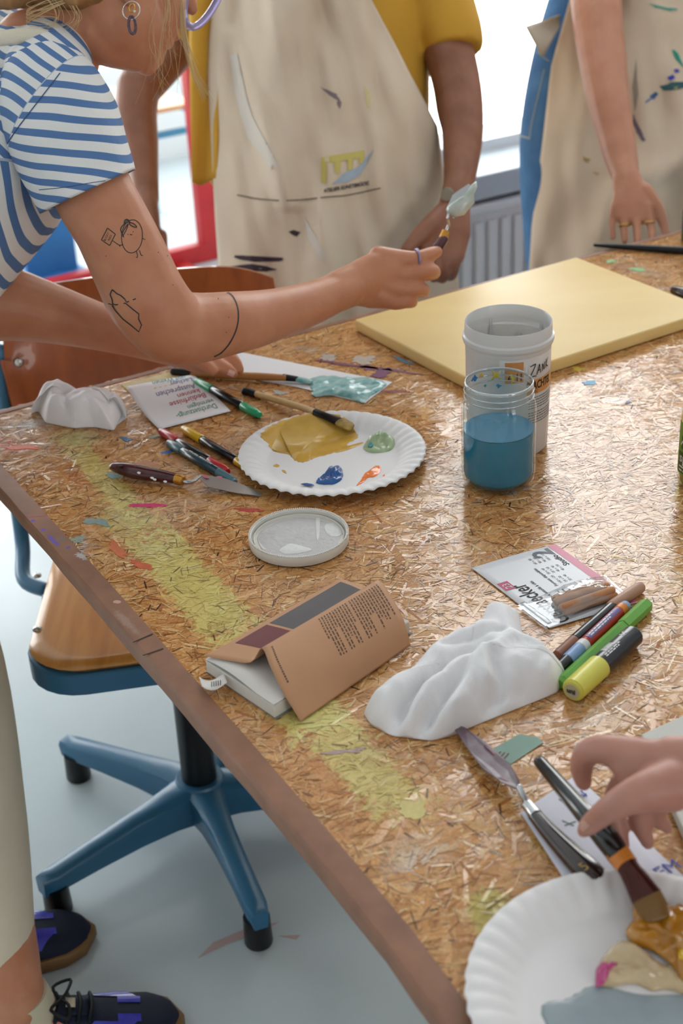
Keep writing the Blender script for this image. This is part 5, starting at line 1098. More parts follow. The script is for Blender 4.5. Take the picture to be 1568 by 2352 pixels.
k2_, h2_, b2_ = knife('palette knife with a dark brown numbered handle and purple paint on its blade', [(1228, 1872, .0085), (1262, 1912, .009), (1310, 1962, .010), (1355, 2005, .010), (1392, 2036, .0085)], [0.0062, 0.0078, 0.0100, 0.0112, 0.0080],
    [(1210, 1848, .009, .0050), (1220, 1860, .0085, .0055), (1231, 1875, .0085, .0062)], [(1192, 1808, .016, .0028), (1200, 1826, .014, .0026), (1208, 1842, .0095, .003), (1212, 1852, .009, .0036)],
    [(1042, 1672, .006), (1050, 1665, .006), (1066, 1670, .0075), (1120, 1708, .011), (1172, 1757, .015), (1190, 1787, .017), (1197, 1812, .0165), (1188, 1812, .0165), (1150, 1795, .016), (1108, 1765, .013), (1078, 1725, .010)], 0.0008, dark_h, steel_b, mat('purple_painted_blade', (92, 66, 78), 0.35, 0.0, rgb2=(134, 118, 124), vscale=45))
nf = tb(1330, 1992, .0198); hd = (tb(1392, 2036) - tb(1228, 1872)).normalized(); hx = Z.cross(hd); nx_ = tb(1370, 1965) - tb(1330, 1988); nf = plane_fn(tb(1336, 1988, .0212), nx_, Z.cross(nx_))
mesh('number_five', text_on(nf, '5', 0.0125, -0.003, -0.006), mat('gold_leaf', (206, 170, 90), 0.35, 0.5), h2_, smooth=False)
for i, L in enumerate(([(1108, 1702), (1140, 1726), (1166, 1752), (1160, 1756), (1134, 1732)], [(1140, 1786), (1160, 1790), (1180, 1806), (1166, 1802)])): blob('magenta_streak', [tb(x, y, .0145) for x, y in L], TZ + 0.0122 + .0032 * i, 0.0005, mat('dark_magenta_paint', (104, 40, 64), 0.35), b2_, seed=64 + i, nr=4, jag=0.3)

def brush(label, handle, hr, hm, ferr, fm, brist, bm_, tip=None, tipm=None, flat=False):
    P = [tb(*q) for q in handle]; t = thing('paint_brush', P[0].lerp(P[-1], 0.5) - Z * 0.004, label, 'brush')
    P2, R2 = smoothpath(P, hr, 4); mesh('handle', tube(P2, R2, 16), hm, t)
    if tip:
        q = [tb(*a[:3]) for a in tip]; P2, R2 = smoothpath(q, [a[3] for a in tip], 2); mesh('handle_end', tube(P2, R2, 16), tipm, t)
    up = Z
    def fl(L): P = [tb(*a[:3]) for a in L]; return smoothpath(P, [(a[4], a[3]) for a in L], 3)
    P2, R2 = fl(ferr); mesh('ferrule', tube(P2, R2, 20, 'flat', side=up), fm, t, autosmooth=50)
    P2, R2 = fl(brist); mesh('bristles', tube(P2, R2, 20, 'round', side=up), bm_, t)
    return t
raww = mat('raw_wood_handle', (206, 168, 112), 0.5, var=0.06, vscale=60); honey = mat('honey_wood_handle', (182, 126, 72), 0.4, var=0.06, vscale=60)
blk_f = mat('black_ferrule', (22, 24, 30), 0.25, 0.4)
brush('pale wooden paint brush with black ferrule resting on the plate of ochre paint', [(580, 903, .0045), (640, 920, .008), (700, 938, .0145), (726, 948, .0185)], [0.0042, 0.0045, 0.0044, 0.0042], raww, [(724, 947, .0185, .0050, .0050), (745, 955, .0195, .0058, .0042), (778, 968, .018, .0092, .0034)], blk_f, [(776, 967, .018, .0092, .0034), (792, 974, .015, .0100, .0042), (805, 981, .012, .0088, .0034)], mat('ochre_bristles', (196, 160, 84), 0.6, rgb2=(120, 92, 50), vscale=90), [(562, 899, .005, .0052), (574, 901, .0048, .0054), (585, 905, .0046, .0050)], black_pl)
brush('honey-coloured wooden paint brush with teal paint, under the fingers of the leaning person', [(440, 858, .005), (520, 862, .006), (600, 865, .007), (655, 868, .0075)], [0.0046, 0.0052, 0.0052, 0.0046], honey, [(650, 867, .0075, .0050, .0050), (668, 869, .007, .0052, .0042), (684, 871, .0065, .0050, .0034)], blk_f, [(682, 871, .0065, .0050, .0034), (698, 874, .0055, .0058, .0034), (712, 877, .005, .0046, .0026)], tealm, [(398, 853, .0052, .0052), (420, 855, .0052, .0054), (444, 858, .005, .0050)], black_pl)
# long black brush on the far side, dark handle at the right edge
t_ = thing('paint_brush', on(1470, 568, TZ), 'slim black brush lying by the ringed hand on the far side', 'brush')
P2, R2 = smoothpath([on(1366, 563, TZ + .006), on(1450, 568, TZ + .006), on(1600, 577, TZ + .006), on(1700, 583, TZ + .006)], [0.0028, 0.0052, 0.0062, 0.0055], 4); mesh('handle', tube(P2, R2, 14), black_pl, t_)
mesh('ferrule', tube([on(1700, 583, TZ + .006), on(1740, 585, TZ + .006)], [0.0055, 0.005], 14, 'flat'), steel_b, t_, autosmooth=50)
mesh('bristles', tube([on(1740, 585, TZ + .006), on(1770, 587, TZ + .006)], [0.0052, 0.003], 14), black_pl, t_)
t_ = thing('paint_brush', on(1600, 680, TZ), 'thick dark brown brush handle beside the far corner of the yellow canvas', 'brush')
P2, R2 = smoothpath([on(1549, 667, TZ + .010), on(1575, 678, TZ + .010), on(1640, 700, TZ + .009), on(1720, 725, TZ + .008)], [0.0075, 0.0105, 0.009, 0.006], 4); mesh('handle', tube(P2, R2, 16), dark_h, t_)
mesh('ferrule', tube([on(1720, 725, TZ + .008), on(1750, 733, TZ + .008)], [0.0065, 0.0075], 14, 'flat'), steel_b, t_, autosmooth=50)
mesh('bristles', tube([on(1750, 733, TZ + .008), on(1790, 743, TZ + .008)], [(.004, .0075), (.002, .008)], 14), mat('ochre_bristles', (196, 160, 84)), t_)
# dark green bottle at the far right edge
gp = on(1590, 552, TZ); t_ = thing('green_bottle', Vector((gp.x, gp.y, H0)), 'dark green bottle standing by the far hand with rings', 'bottle')
mesh('bottle_body', lathe([(0, 0), (0.017, 0), (0.019, 0.003), (0.019, 0.05), (0.012, 0.062), (0.009, 0.066), (0.009, 0.072), (0, 0.072)], Vector((gp.x, gp.y, H0)), 28), mat('dark_green_bottle', (28, 74, 68), 0.2, coat=0.3), t_, autosmooth=50)
mesh('cap', lathe([(0, 0.072), (0.0105, 0.072), (0.0105, 0.087), (0.0095, 0.088), (0, 0.088)], Vector((gp.x, gp.y, H0)), 24), black_pl, t_, autosmooth=50)

# ================================================================== PEOPLE
from mathutils.bvhtree import BVHTree
def bvh_of(o):
    me = o.data; off = wpos(o); return BVHTree.FromPolygons([v.co + off for v in me.vertices], [list(p.vertices) for p in me.polygons])
def surf(bv, px, py, lift):
    d = ray(px, py).normalized(); l, n_, i, ds = bv.ray_cast(CAM, d)
    if l is None: l, n_, i, ds = bv.find_nearest(at(px, py, 1.8))
    if n_.dot(d) > 0: n_ = -n_
    return l + n_ * lift
def decal_fn(bv, px, py, ex, ey, lift):
    """print on a surface: x, y in pixels along ex / ey from (px, py)"""
    return lambda x, y: surf(bv, px + ex[0] * x + ey[0] * y, py + ex[1] * x + ey[1] * y, lift)
def decal_stroke(bv, pts, w, lift=0.0004, smooth_=True):
    L = [(q.x, q.y) for q in smoothpath([(a, b, 0) for a, b in pts], None, 4)] if smooth_ and len(pts) > 2 else pts
    if len(L) == 2: L = [(L[0][0] + (L[1][0] - L[0][0]) * k / 6, L[0][1] + (L[1][1] - L[0][1]) * k / 6) for k in range(7)]
    dep_ = (surf(bv, *L[0], 0) - CAM).dot(FW); return stroke_on(lambda x, y: surf(bv, x, y, lift), L, w * F_PX / dep_)
def decal_patch(bv, outline, lift=0.0005, nr=4, seed=0, jag=0.15):
    out = []; m_ = len(outline)
    for i in range(m_):
        for j in range(4):
            a, b = outline[i], outline[(i + 1) % m_]; t = j / 4; x, y = a[0] + (b[0] - a[0]) * t, a[1] + (b[1] - a[1]) * t; out.append((x, y))
    cx = sum(p[0] for p in out) / len(out); cy = sum(p[1] for p in out) / len(out); V = []; n = len(out)
    for i in range(nr + 1):
        r = 1 - i / nr
        for k, (x, y) in enumerate(out):
            j = 1 + jag * noise.noise(Vector((x * .13, y * .13, seed))); V.append(surf(bv, cx + (x - cx) * r * j, cy + (y - cy) * r * j, lift))
    return V, [[i * n + k, i * n + (k + 1) % n, (i + 1) * n + (k + 1) % n, (i + 1) * n + k] for i in range(nr) for k in range(n)]
def skin(name, rgb, rgb2): 
    return mat(name, rgb, 0.46, rgb2=rgb2, vscale=26, bump=0.12, bscale=420, sss=0.12)
def ball(c, rx, ry, rz, ax=None, n=20):
    ax = ax or (Vector((1, 0, 0)), Vector((0, 1, 0)), Vector((0, 0, 1))); V, Fa = [], []; m_ = 12
    for i in range(1, m_):
        th = math.pi * i / m_
        for k in range(n):
            ph = 2 * math.pi * k / n; V.append(Vector(c) + ax[0] * (rx * math.sin(th) * math.cos(ph)) + ax[1] * (ry * math.sin(th) * math.sin(ph)) + ax[2] * (rz * math.cos(th)))
    for i in range(m_ - 2):
        for k in range(n): Fa.append([i * n + k, i * n + (k + 1) % n, (i + 1) * n + (k + 1) % n, (i + 1) * n + k])
    Fa += [list(range(n)), [(m_ - 2) * n + k for k in range(n)]]
    return V, Fa
def wtube(spec, side=None, k=4, n=24, caps='round'):
    """spec rows: px, py, depth, (half-width in metres along side, across)"""
    P = [at(*q[:3]) for q in spec]; R = [q[3] if isinstance(q[3], tuple) else (q[3], q[3]) for q in spec]
    P2, R2 = smoothpath(P, R, k); return tube(P2, R2, n, caps, side)
def nail(bv, px, py, ex, ey, parent, m_):
    return mesh('fingernail', grid(lambda s, t: surf(bv, px + ex[0] * (s - .5) + ey[0] * (t - .5), py + ex[1] * (s - .5) + ey[1] * (t - .5), 0.0005), 5, 5), m_, parent)
nail_m = mat('fingernail', (216, 168, 156), 0.25)

# ---------------------------------------------------------------- the leaning person with the striped shirt
skA = skin('fair_skin', (202, 140, 106), (190, 122, 90))
toe2 = on(416, 2356, 0.0); heel2 = on(-44, 2428, 0.0); toe1 = on(214, 2152, 0.0); heel1 = on(-230, 2262, 0.0)
def shoe_axes(toe, heel, L=0.275):
    d = (toe - heel); d.z = 0; d.normalize(); s = Vector((-d.y, d.x, 0)); return toe - d * L, d, s
h2, d2, s2 = shoe_axes(toe2, heel2); h1, d1, s1 = shoe_axes(toe1, heel1)
an2 = h2 + d2 * 0.07; an1 = h1 + d1 * 0.07
PA = thing('person', Vector((an2.x - 0.05, an2.y + 0.05, 0)), 'person in a blue-striped white T-shirt leaning over the table, tattooed arm, holding a palette knife', 'person')
SR = at(112, 205, 1.77); SL = at(-45, 320, 2.06); lat = (SL - SR).normalized()
hipc = at(-440, 830, 1.74)
knee2 = at(-150, 1480, 1.93); hip2 = at(-420, 960, 1.70); knee1 = at(-180, 1470, 2.06); hip1 = at(-430, 940, 1.88)
armR = limb([(118, 205, 1.77, 92), (165, 320, 1.755, 94), (215, 445, 1.745, 93), (258, 520, 1.745, 91), (294, 594, 1.748, 93), (340, 690, 1.757, 94), (395, 748, 1.78, 89), (447, 754, 1.80, 82), (525, 743, 1.825, 73), (590, 732, 1.86, 65), (645, 718, 1.885, 57), (700, 702, 1.915, 52), (750, 682, 1.94, (49, 46)), (800, 660, 1.965, (47, 42))], 24)
handR = [limb([(770, 672, 1.95, (48, 42)), (810, 655, 1.968, (50, 38)), (850, 645, 1.985, (66, 34)), (892, 644, 2.0, (68, 30)), (915, 640, 2.008, (58, 24))], 20, side=(0, 0, 1)),
         limb([(870, 590, 1.985, 26), (915, 594, 1.995, 22), (955, 594, 2.0, 18), (985, 585, 2.01, 17), (1003, 578, 2.02, 14)], 14),
         limb([(880, 622, 1.99, 24), (930, 630, 2.0, 20), (970, 625, 2.0, 18.5), (992, 622, 2.01, 17), (996, 628, 2.03, 15), (975, 634, 2.04, 13)], 14),
         limb([(880, 655, 1.99, 24), (925, 666, 2.0, 19), (955, 664, 2.002, 17.5), (972, 665, 2.015, 16), (970, 670, 2.035, 14), (950, 672, 2.042, 12)], 14),
         limb([(870, 680, 1.99, 22), (905, 696, 2.0, 17), (930, 694, 2.002, 15), (946, 693, 2.015, 14), (942, 697, 2.03, 12), (925, 698, 2.037, 11)], 14),
         limb([(850, 628, 2.005, 26), (890, 612, 2.03, 22), (935, 606, 2.045, 18), (972, 602, 2.045, 14)], 14)]
armL = limb([(-45, 320, 2.06, 80), (-85, 500, 2.0, 88), (-95, 640, 1.945, 92), (-40, 690, 1.94, 94), (20, 698, 1.945, 86), (100, 716, 1.955, 72), (200, 743, 1.965, 58), (300, 772, 1.975, 47), (380, 798, 1.985, 39), (425, 812, 1.99, 35)], 22)
handL = [limb([(410, 808, 1.985, (34, 30)), (450, 818, 1.99, (40, 28)), (485, 826, 1.99, (38, 24))], 18, side=(0, 0, 1)),
         limb([(470, 826, 1.985, 21), (500, 838, 1.985, 19), (522, 850, 1.985, 17), (534, 858, 1.985, 13)], 14), limb([(478, 815, 2.0, 20), (515, 816, 2.0, 17), (540, 832, 2.0, 14.5), (549, 850, 2.0, 12)], 14),
         limb([(470, 812, 2.02, 18), (510, 808, 2.03, 15), (535, 822, 2.03, 13), (545, 838, 2.03, 11)], 12), limb([(465, 808, 2.035, 16), (500, 803, 2.045, 13), (522, 815, 2.045, 11)], 12), limb([(452, 822, 1.975, 20), (472, 838, 1.972, 16), (490, 852, 1.972, 12)], 12)]
torso = tube(*smoothpath([at(120, 130, 1.88), at(60, 215, 1.9), at(-60, 385, 1.9), at(-250, 610, 1.85), hipc], [(0.10, 0.06), (0.145, 0.09), (0.14, 0.105), (0.125, 0.10), (0.14, 0.105)], 4), 28, 'round', lat)
neck = limb([(70, 120, 1.87, 95), (140, 85, 1.86, 84), (200, 60, 1.855, 88), (245, 30, 1.86, 92)], 20)
jaw = [limb([(240, -40, 1.86, 118), (268, 30, 1.855, 112), (305, 82, 1.865, 84), (328, 122, 1.88, 50), (336, 146, 1.89, 28)], 24), limb([(215, 60, 1.85, 82), (262, 92, 1.858, 66), (308, 120, 1.875, 46)], 20), limb([(300, -80, 1.90, 118), (322, -10, 1.90, 108), (328, 45, 1.90, 92), (332, 85, 1.895, 72), (334, 120, 1.895, 46)], 24),
       limb([(195, -130, 1.86, 150), (260, -160, 1.87, 165), (320, -120, 1.89, 140)], 24), limb([(410, -40, 1.93, 24), (432, 0, 1.935, 20), (440, 22, 1.935, 14)], 12), limb([(392, 70, 1.905, 16), (403, 84, 1.915, 11)], 10), limb([(380, 98, 1.905, 15), (390, 104, 1.915, 9)], 10),
       limb([(286, -62, 1.80, 20), (280, -35, 1.79, 17), (292, -8, 1.79, 14), (299, 6, 1.793, 11)], 12), limb([(310, -66, 1.81, 14), (314, -40, 1.80, 13), (304, -12, 1.797, 12)], 10)]
legs_ = [tube(*smoothpath([hip2, knee2, on(-25, 2130, 0.25) if False else an2.lerp(knee2, 0.35) + Vector((0, 0, 0)), an2 + Z * 0.11, an2 + Z * 0.04, an2 + d2 * 0.09 + Z * 0.025], [0.075, 0.052, 0.046, 0.036, 0.036, 0.028], 4), 20), tube(*smoothpath([hip1, knee1, an1.lerp(knee1, 0.35), an1 + Z * 0.11, an1 + Z * 0.04, an1 + d1 * 0.09 + Z * 0.025], [0.075, 0.052, 0.046, 0.036, 0.036, 0.028], 4), 20)]
bodyA = fuse('body', [armR] + handR + [armL] + handL + [torso, neck] + jaw + legs_, skA, PA, 0.0027, 5)
bvA = bvh_of(bodyA)
# striped shirt
def stripes(name, segs, period, duty, a=(88, 122, 172), w=(232, 230, 228)):
    """segs: stripe direction, or two directions blended down the shirt"""
    M_ = bpy.data.materials.new(name); M_.use_nodes = True; nt = M_.node_tree; b = nt.nodes['Principled BSDF']; b.inputs['Roughness'].default_value = 0.85
    g = nt.nodes.new('ShaderNodeNewGeometry'); nz = nt.nodes.new('ShaderNodeTexNoise'); nz.inputs['Scale'].default_value = 9; nz.inputs['Detail'].default_value = 1; nt.links.new(g.outputs['Position'], nz.inputs['Vector'])
    def dot(d):
        v = nt.nodes.new('ShaderNodeVectorMath'); v.operation = 'DOT_PRODUCT'; v.inputs[1].default_value = tuple(Vector(d) / period); nt.links.new(g.outputs['Position'], v.inputs[0]); return v.outputs['Value']
    f = dot(segs[0])
    if len(segs) > 1:
        f2 = dot(segs[1]); s = nt.nodes.new('ShaderNodeVectorMath'); s.operation = 'DOT_PRODUCT'; s.inputs[1].default_value = tuple(segs[4] if len(segs) > 4 else -UP); nt.links.new(g.outputs['Position'], s.inputs[0])
        mr = nt.nodes.new('ShaderNodeMapRange'); mr.interpolation_type = 'SMOOTHSTEP'; nt.links.new(s.outputs['Value'], mr.inputs[0]); mr.inputs[1].default_value = segs[2]; mr.inputs[2].default_value = segs[3]
        mx = nt.nodes.new('ShaderNodeMix'); nt.links.new(mr.outputs[0], mx.inputs[0]); nt.links.new(f, mx.inputs[2]); nt.links.new(f2, mx.inputs[3]); f = mx.outputs[0]
    ad = nt.nodes.new('ShaderNodeMath'); ad.operation = 'MULTIPLY_ADD'; nt.links.new(nz.outputs['Fac'], ad.inputs[0]); ad.inputs[1].default_value = 0.9; nt.links.new(f, ad.inputs[2])
    fr = nt.nodes.new('ShaderNodeMath'); fr.operation = 'FRACT'; nt.links.new(ad.outputs[0], fr.inputs[0])
    r = nt.nodes.new('ShaderNodeValToRGB'); nt.links.new(fr.outputs[0], r.inputs['Fac']); r.color_ramp.interpolation = 'LINEAR'
    e = r.color_ramp.elements; e[0].position = 0; e[0].color = lin(a); e[1].position = 1; e[1].color = lin(w)
    for p, c in ((duty, a), (duty + 0.03, w), (0.97, w)): q = e.new(p); q.color = lin(c)
    e[len(e) - 1].color = lin(a)
    nt.links.new(r.outputs['Color'], b.inputs['Base Color'])
    n2 = nt.nodes.new('ShaderNodeTexNoise'); n2.inputs['Scale'].default_value = 26; n2.inputs['Detail'].default_value = 4; nt.links.new(g.outputs['Position'], n2.inputs['Vector']); bp = nt.nodes.new('ShaderNodeBump'); bp.inputs['Strength'].default_value = 0.35; bp.inputs['Distance'].default_value = 0.01
    nt.links.new(n2.outputs['Fac'], bp.inputs['Height']); nt.links.new(bp.outputs['Normal'], b.inputs['Normal'])
    return M_
y0 = (at(20, 405, 1.85)).dot(-UP); y1_ = (at(20, 411, 1.85)).dot(-UP)
shirt_m = stripes('striped_jersey_body', [RT * 0.66 + UP * 0.75 + FW * 0.1, RT * 0.98 + UP * 0.15, y0, y1_], 0.0190, 0.42)
seam_n = RT * 0.79 - UP * 0.61; sm0 = at(75, 250, 1.735).dot(seam_n)
slv_m = stripes('striped_jersey_sleeve', [RT * 0.66 + UP * 0.75 + FW * 0.1, -UP * 0.97 - RT * 0.13 + FW * 0.30, sm0 - 0.0006, sm0 + 0.0006, seam_n], 0.0186, 0.41)
shirt_t = tube(*smoothpath([at(140, 100, 1.87), at(110, 140, 1.88), at(55, 215, 1.9), at(-65, 385, 1.9), at(-250, 610, 1.85), at(-420, 800, 1.75)], [(0.075, 0.05), (0.135, 0.075), (0.17, 0.112), (0.165, 0.128), (0.15, 0.125), (0.165, 0.13)], 5), 32, 'round', lat)
yokeR = limb([(120, 130, 1.85, 92), (110, 180, 1.79, 104), (112, 215, 1.775, 112)], 22); yokeL = limb([(100, 150, 1.92, 80), (0, 250, 2.03, 95), (-40, 320, 2.06, 100)], 18)
fuse('shirt', [shirt_t, yokeR, yokeL], shirt_m, PA, 0.005, 6)
def sleeve(pts, m_, wav=0.035):
    P = [at(*q[:3]) for q in pts]; R = [q[3] * q[2] / F_PX for q in pts]; P2, R2 = smoothpath(P, R, 6); fr_, T_ = frames(P2); n = 40; V = []
    for i, (p, r) in enumerate(zip(P2, R2)):
        f = i / (len(P2) - 1)
        for k in range(n):
            a = 2 * math.pi * k / n; rr = r * (1 + wav * f * (math.sin(3 * a + 1.3) * 0.7 + 0.5 * math.sin(5 * a + 4 * f)) + 0.02 * noise.noise(Vector((a * 2, f * 5, 1)))); V.append(p + fr_[i][0] * (rr * math.cos(a)) + fr_[i][1] * (rr * math.sin(a)))
    m1 = len(P2)
    for i in range(m1):                       # the hem hangs lower on the near side
        f = max(0.0, (i / (m1 - 1) - 0.35) / 0.65)
        for k in range(n): v = V[i * n + k]; V[i * n + k] = v + T_[i] * (0.42 * f * (v - P2[i]).dot(-FW))
    Fa = [[i * n + k, i * n + (k + 1) % n, (i + 1) * n + (k + 1) % n, (i + 1) * n + k] for i in range(m1 - 1) for k in range(n)]
    # turned-in hem
    k0 = len(V); V += [P2[-1] - T_[-1] * 0.004 + (v - P2[-1]) * 0.965 for v in V[(m1 - 1) * n:m1 * n]]; k1 = len(V); V += [P2[-1] - T_[-1] * 0.05 + (v - P2[-1]) * 0.94 for v in V[(m1 - 1) * n:m1 * n]]
    Fa += [[(m1 - 1) * n + k, (m1 - 1) * n + (k + 1) % n, k0 + (k + 1) % n, k0 + k] for k in range(n)] + [[k0 + k, k0 + (k + 1) % n, k1 + (k + 1) % n, k1 + k] for k in range(n)]
    return V, Fa
slv = mesh('sleeve', sleeve([(70, 150, 1.80, 70), (100, 190, 1.785, 112), (128, 250, 1.775, 132), (155, 320, 1.765, 134), (182, 385, 1.757, 127), (206, 438, 1.752, 121)], slv_m), slv_m, PA)
mesh('sleeve', sleeve([(0, 280, 2.04, 70), (-45, 320, 2.06, 98), (-70, 410, 2.03, 108), (-85, 480, 2.0, 110)], slv_m), slv_m, PA)
seam_m = mat('seam_thread', (60, 84, 130), 0.8); bvS = bvh_of(slv)
mesh('shoulder_seam', decal_stroke(bvS, [(138, 168), (112, 202), (75, 250), (42, 293), (18, 328)], .0012, .0006), seam_m, slv, smooth=False)
mesh('hem_stitching', decal_stroke(bvS, [(90, 436), (150, 430), (210, 420), (270, 412), (300, 410)], .0008, .0005), seam_m, slv, smooth=False)
# apron strap over the shoulder
calico = mat('cream_calico', (222, 212, 192), 0.9, bump=0.25, bscale=600, var=0.04, vscale=8)
strap_c = [(-60, 88, 1.755), (0, 88, 1.752), (50, 82, 1.752), (100, 84, 1.765), (140, 98, 1.79), (152, 112, 1.83)]
SP = smoothpath([at(*q) for q in strap_c], None, 5); wdir = (UP * 1.0)
mesh('apron_strap', grid(lambda s, t: poly_at(SP, s) + UP * ((t - 0.5) * 0.019 * (1 - 0.4 * max(0, s - 0.6))) - FW * (0.004 * math.sin(math.pi * t)), 24, 6, 0.0015), calico, PA)
# trousers
trouser_m = mat('stone_linen', (226, 212, 188), 0.9, bump=0.5, bscale=40, var=0.05, vscale=10)
def trouser_leg(hip, knee, mid, hem): return tube(*smoothpath([hip, knee, mid, hem], [0.105, 0.082, 0.070, 0.060], 6), 28, 'flat')
hem2 = at(-22, 2205, 1.965); mid2 = at(-62, 1880, 1.96); hem1 = at(-40, 2110, 2.10); mid1 = at(-100, 1800, 2.10)
trp = [trouser_leg(hip2, knee2, mid2, hem2), trouser_leg(hip1, knee1, mid1, hem1), ball(hipc + Vector((0, 0, -0.03)), 0.14, 0.17, 0.12)]
fuse('trousers', trp, trouser_m, PA, 0.006, 4)
# shoes
suede = mat('navy_suede', (16, 26, 50), 0.75, bump=0.2, bscale=500); satin = mat('violet_satin', (62, 58, 176), 0.25, coat=0.3, rgb2=(84, 92, 200), vscale=20); gum = mat('gum_rubber', (128, 94, 56), 0.5); lace_m = mat('black_lace', (12, 14, 20), 0.7); sock_m = mat('cream_sock', (206, 196, 170), 0.85); rose = mat('rose_stripe', (206, 118, 116), 0.5)
def shoe(h, d, s, label=None):
    L = 0.275; f = lambda x, y, z: h + d * x + s * y + Z * z
    halfw = lambda x: 0.036 + 0.012 * math.sin(min(1, max(0, (x - 0.08) / 0.14)) * math.pi * 0.5) if x < 0.2 else 0.048
    def width(x):
        w = np.interp(x, [0, .02, .07, .13, .19, .235, .262, .275], [.016, .028, .033, .036, .046, .044, .030, .006]); return float(w)
    def ht(x): return float(np.interp(x, [0, .015, .05, .10, .14, .19, .235, .262, .275], [.058, .072, .074, .076, .066, .052, .042, .034, .022]))
    def shell(zlo, grow, top_f, n=20, x0=0.0, x1=0.275, m=26):
        V = []
        for i in range(m + 1):
            x = x0 + (x1 - x0) * i / m; w = width(x) + grow; t = top_f(x)
            for k in range(n):
                a = math.pi * k / (n - 1); y = w * math.copysign(abs(math.cos(a)) ** 0.7, math.cos(a)); z = zlo + (t - zlo) * (math.sin(a) ** 0.75 if 0 < k < n - 1 else 0); V.append(f(x, y, z))
        Fa = [[i * n + k, i * n + k + 1, (i + 1) * n + k + 1, (i + 1) * n + k] for i in range(m) for k in range(n - 1)] + [[i * n, (i + 1) * n, (i + 1) * n + n - 1, i * n + n - 1] for i in range(m)]
        Fa += [list(range(n)), [m * n + k for k in range(n)]]
        return V, Fa
    up_ = mesh('shoe', shell(0.016, 0.0, ht), suede, PA, autosmooth=60)
    V = []; n = 40
    out = [(x, width(x) + 0.005) for x in np.linspace(0.0, 0.275, 20)]; ring = [(-0.004, 0)] + [(x, y) for x, y in out] + [(0.281, 0)] + [(x, -y) for x, y in out[::-1]]
    n = len(ring)
    for z, g in ((0.0, -0.003), (0.004, 0.0), (0.020, 0.0), (0.0225, -0.002)):
        for x, y in ring: V.append(f(x + (g if x > .14 else -g), y + (g if y > 0 else -g), z))
    Fa = [[i * n + k, i * n + (k + 1) % n, (i + 1) * n + (k + 1) % n, (i + 1) * n + k] for i in range(3) for k in range(n)] + [list(range(n))[::-1], [3 * n + k for k in range(n)]]
    mesh('sole', (V, Fa), gum, up_, autosmooth=50)
    bv = bvh_of(up_)
    def onshoe(x, y, lift):   # drop onto the upper from above
        p = f(x, y, 0.2); l, n_, i, ds = bv.ray_cast(p, -Z); 
        if l is None: l = f(x, y, 0.02); n_ = Z
        return l + (n_ if n_.z > 0 else -n_) * lift
    for sg in (1, -1):
        mesh('side_panel', grid(lambda a, b: onshoe(0.165 + 0.055 * a - 0.02 * b, sg * (0.022 + 0.019 * b), 0.0012), 8, 6), satin, up_); mesh('toe_panel', grid(lambda a, b: onshoe(0.195 + 0.03 * a, sg * (0.010 + 0.012 * b), 0.0010), 6, 5), satin, up_)
        mesh('stripe', grid(lambda a, b: onshoe(0.10 + 0.02 * a + 0.03 * b, sg * (0.022 + 0.012 * b), 0.0014), 5, 5), rose, up_)
    mesh('tongue', grid(lambda a, b: onshoe(0.085 + 0.075 * a, (b - .5) * 0.03, 0.002 + 0.006 * (1 - a)), 8, 6, 0.002), suede, up_)
    for k in range(5):
        x = 0.10 + 0.0145 * k; P = [onshoe(x + 0.004 * math.sin(t * 3), (t - .5) * 0.046, 0.0045) for t in (0, .2, .4, .6, .8, 1)]; mesh('lace', tube(P, [0.0026] * 6, 8), lace_m, up_)
    mesh('lace_tag', grid(lambda a, b: onshoe(0.128 + 0.012 * a, (b - .5) * 0.014, 0.008), 4, 4, 0.001), sock_m, up_)
    bowp = [onshoe(0.122, 0.0, 0.010) + s * y + d * x + Z * z for x, y, z in ((0, 0, 0), (-.01, .02, .006), (.012, .035, .0), (.008, .012, .003), (0, 0, .002), (-.012, -.02, .006), (.01, -.034, .0), (.01, -.012, .003), (0, 0, 0))]; P2 = smoothpath(bowp, None, 4); mesh('lace_bow', tube(P2, [0.0022] * len(P2), 8), lace_m, up_)
    mesh('sock', tube([h + d * 0.084 + Z * 0.045, h + d * 0.079 + Z * 0.075, h + d * 0.073 + Z * 0.098], [(0.037, 0.040), (0.0365, 0.0385), (0.037, 0.039)], 24, 'flat', side=s), sock_m, up_, autosmooth=50)
    return up_
shoe(h2, d2, s2); shoe(h1, d1, s1)
# hair, strands, glasses, earring
hair_m = mat('dark_blond_hair', (158, 116, 74), 0.45, var=0.25, vscale=120, stretch=(1, 1, .15)); wisp_m = mat('pale_blond_wisps', (206, 176, 128), 0.4)
hairA = fuse('hair', [limb([(150, -120, 1.85, 150), (200, -175, 1.85, 182), (280, -210, 1.88, 178)], 24), limb([(60, -70, 1.86, 90), (120, -85, 1.84, 120), (200, -90, 1.82, 128)], 20), limb([(70, -40, 1.83, 46), (40, -10, 1.80, 30), (0, 2, 1.78, 22), (-50, 0, 1.77, 18)], 12), limb([(120, -60, 1.80, 60), (150, -20, 1.79, 40), (168, 2, 1.785, 20)], 12)], hair_m, PA, 0.005, 3)
rh = random.Random(21); W_ = []
def wisp(pts, r=0.0004):
    P2 = smoothpath([at(*q) for q in pts], None, 5); W_.append(tube(P2, [r * (1 - 0.7 * i / len(P2)) for i in range(len(P2))], 5, 'flat'))
for k in range(34):
    x = rh.uniform(330, 440); e = rh.uniform(-40, 50); ln = rh.uniform(60, 230); dd = 1.84 + rh.uniform(-.03, .03)
    wisp([(x - 20, -60, dd), (x, 10, dd), (x + e * .3 + rh.uniform(-12, 12), 10 + ln * .4, dd), (x + e * .7 + rh.uniform(-14, 14), 10 + ln * .75, dd + .01), (x + e + rh.uniform(-10, 25), 10 + ln, dd + .02)], rh.uniform(.00022, .00045))
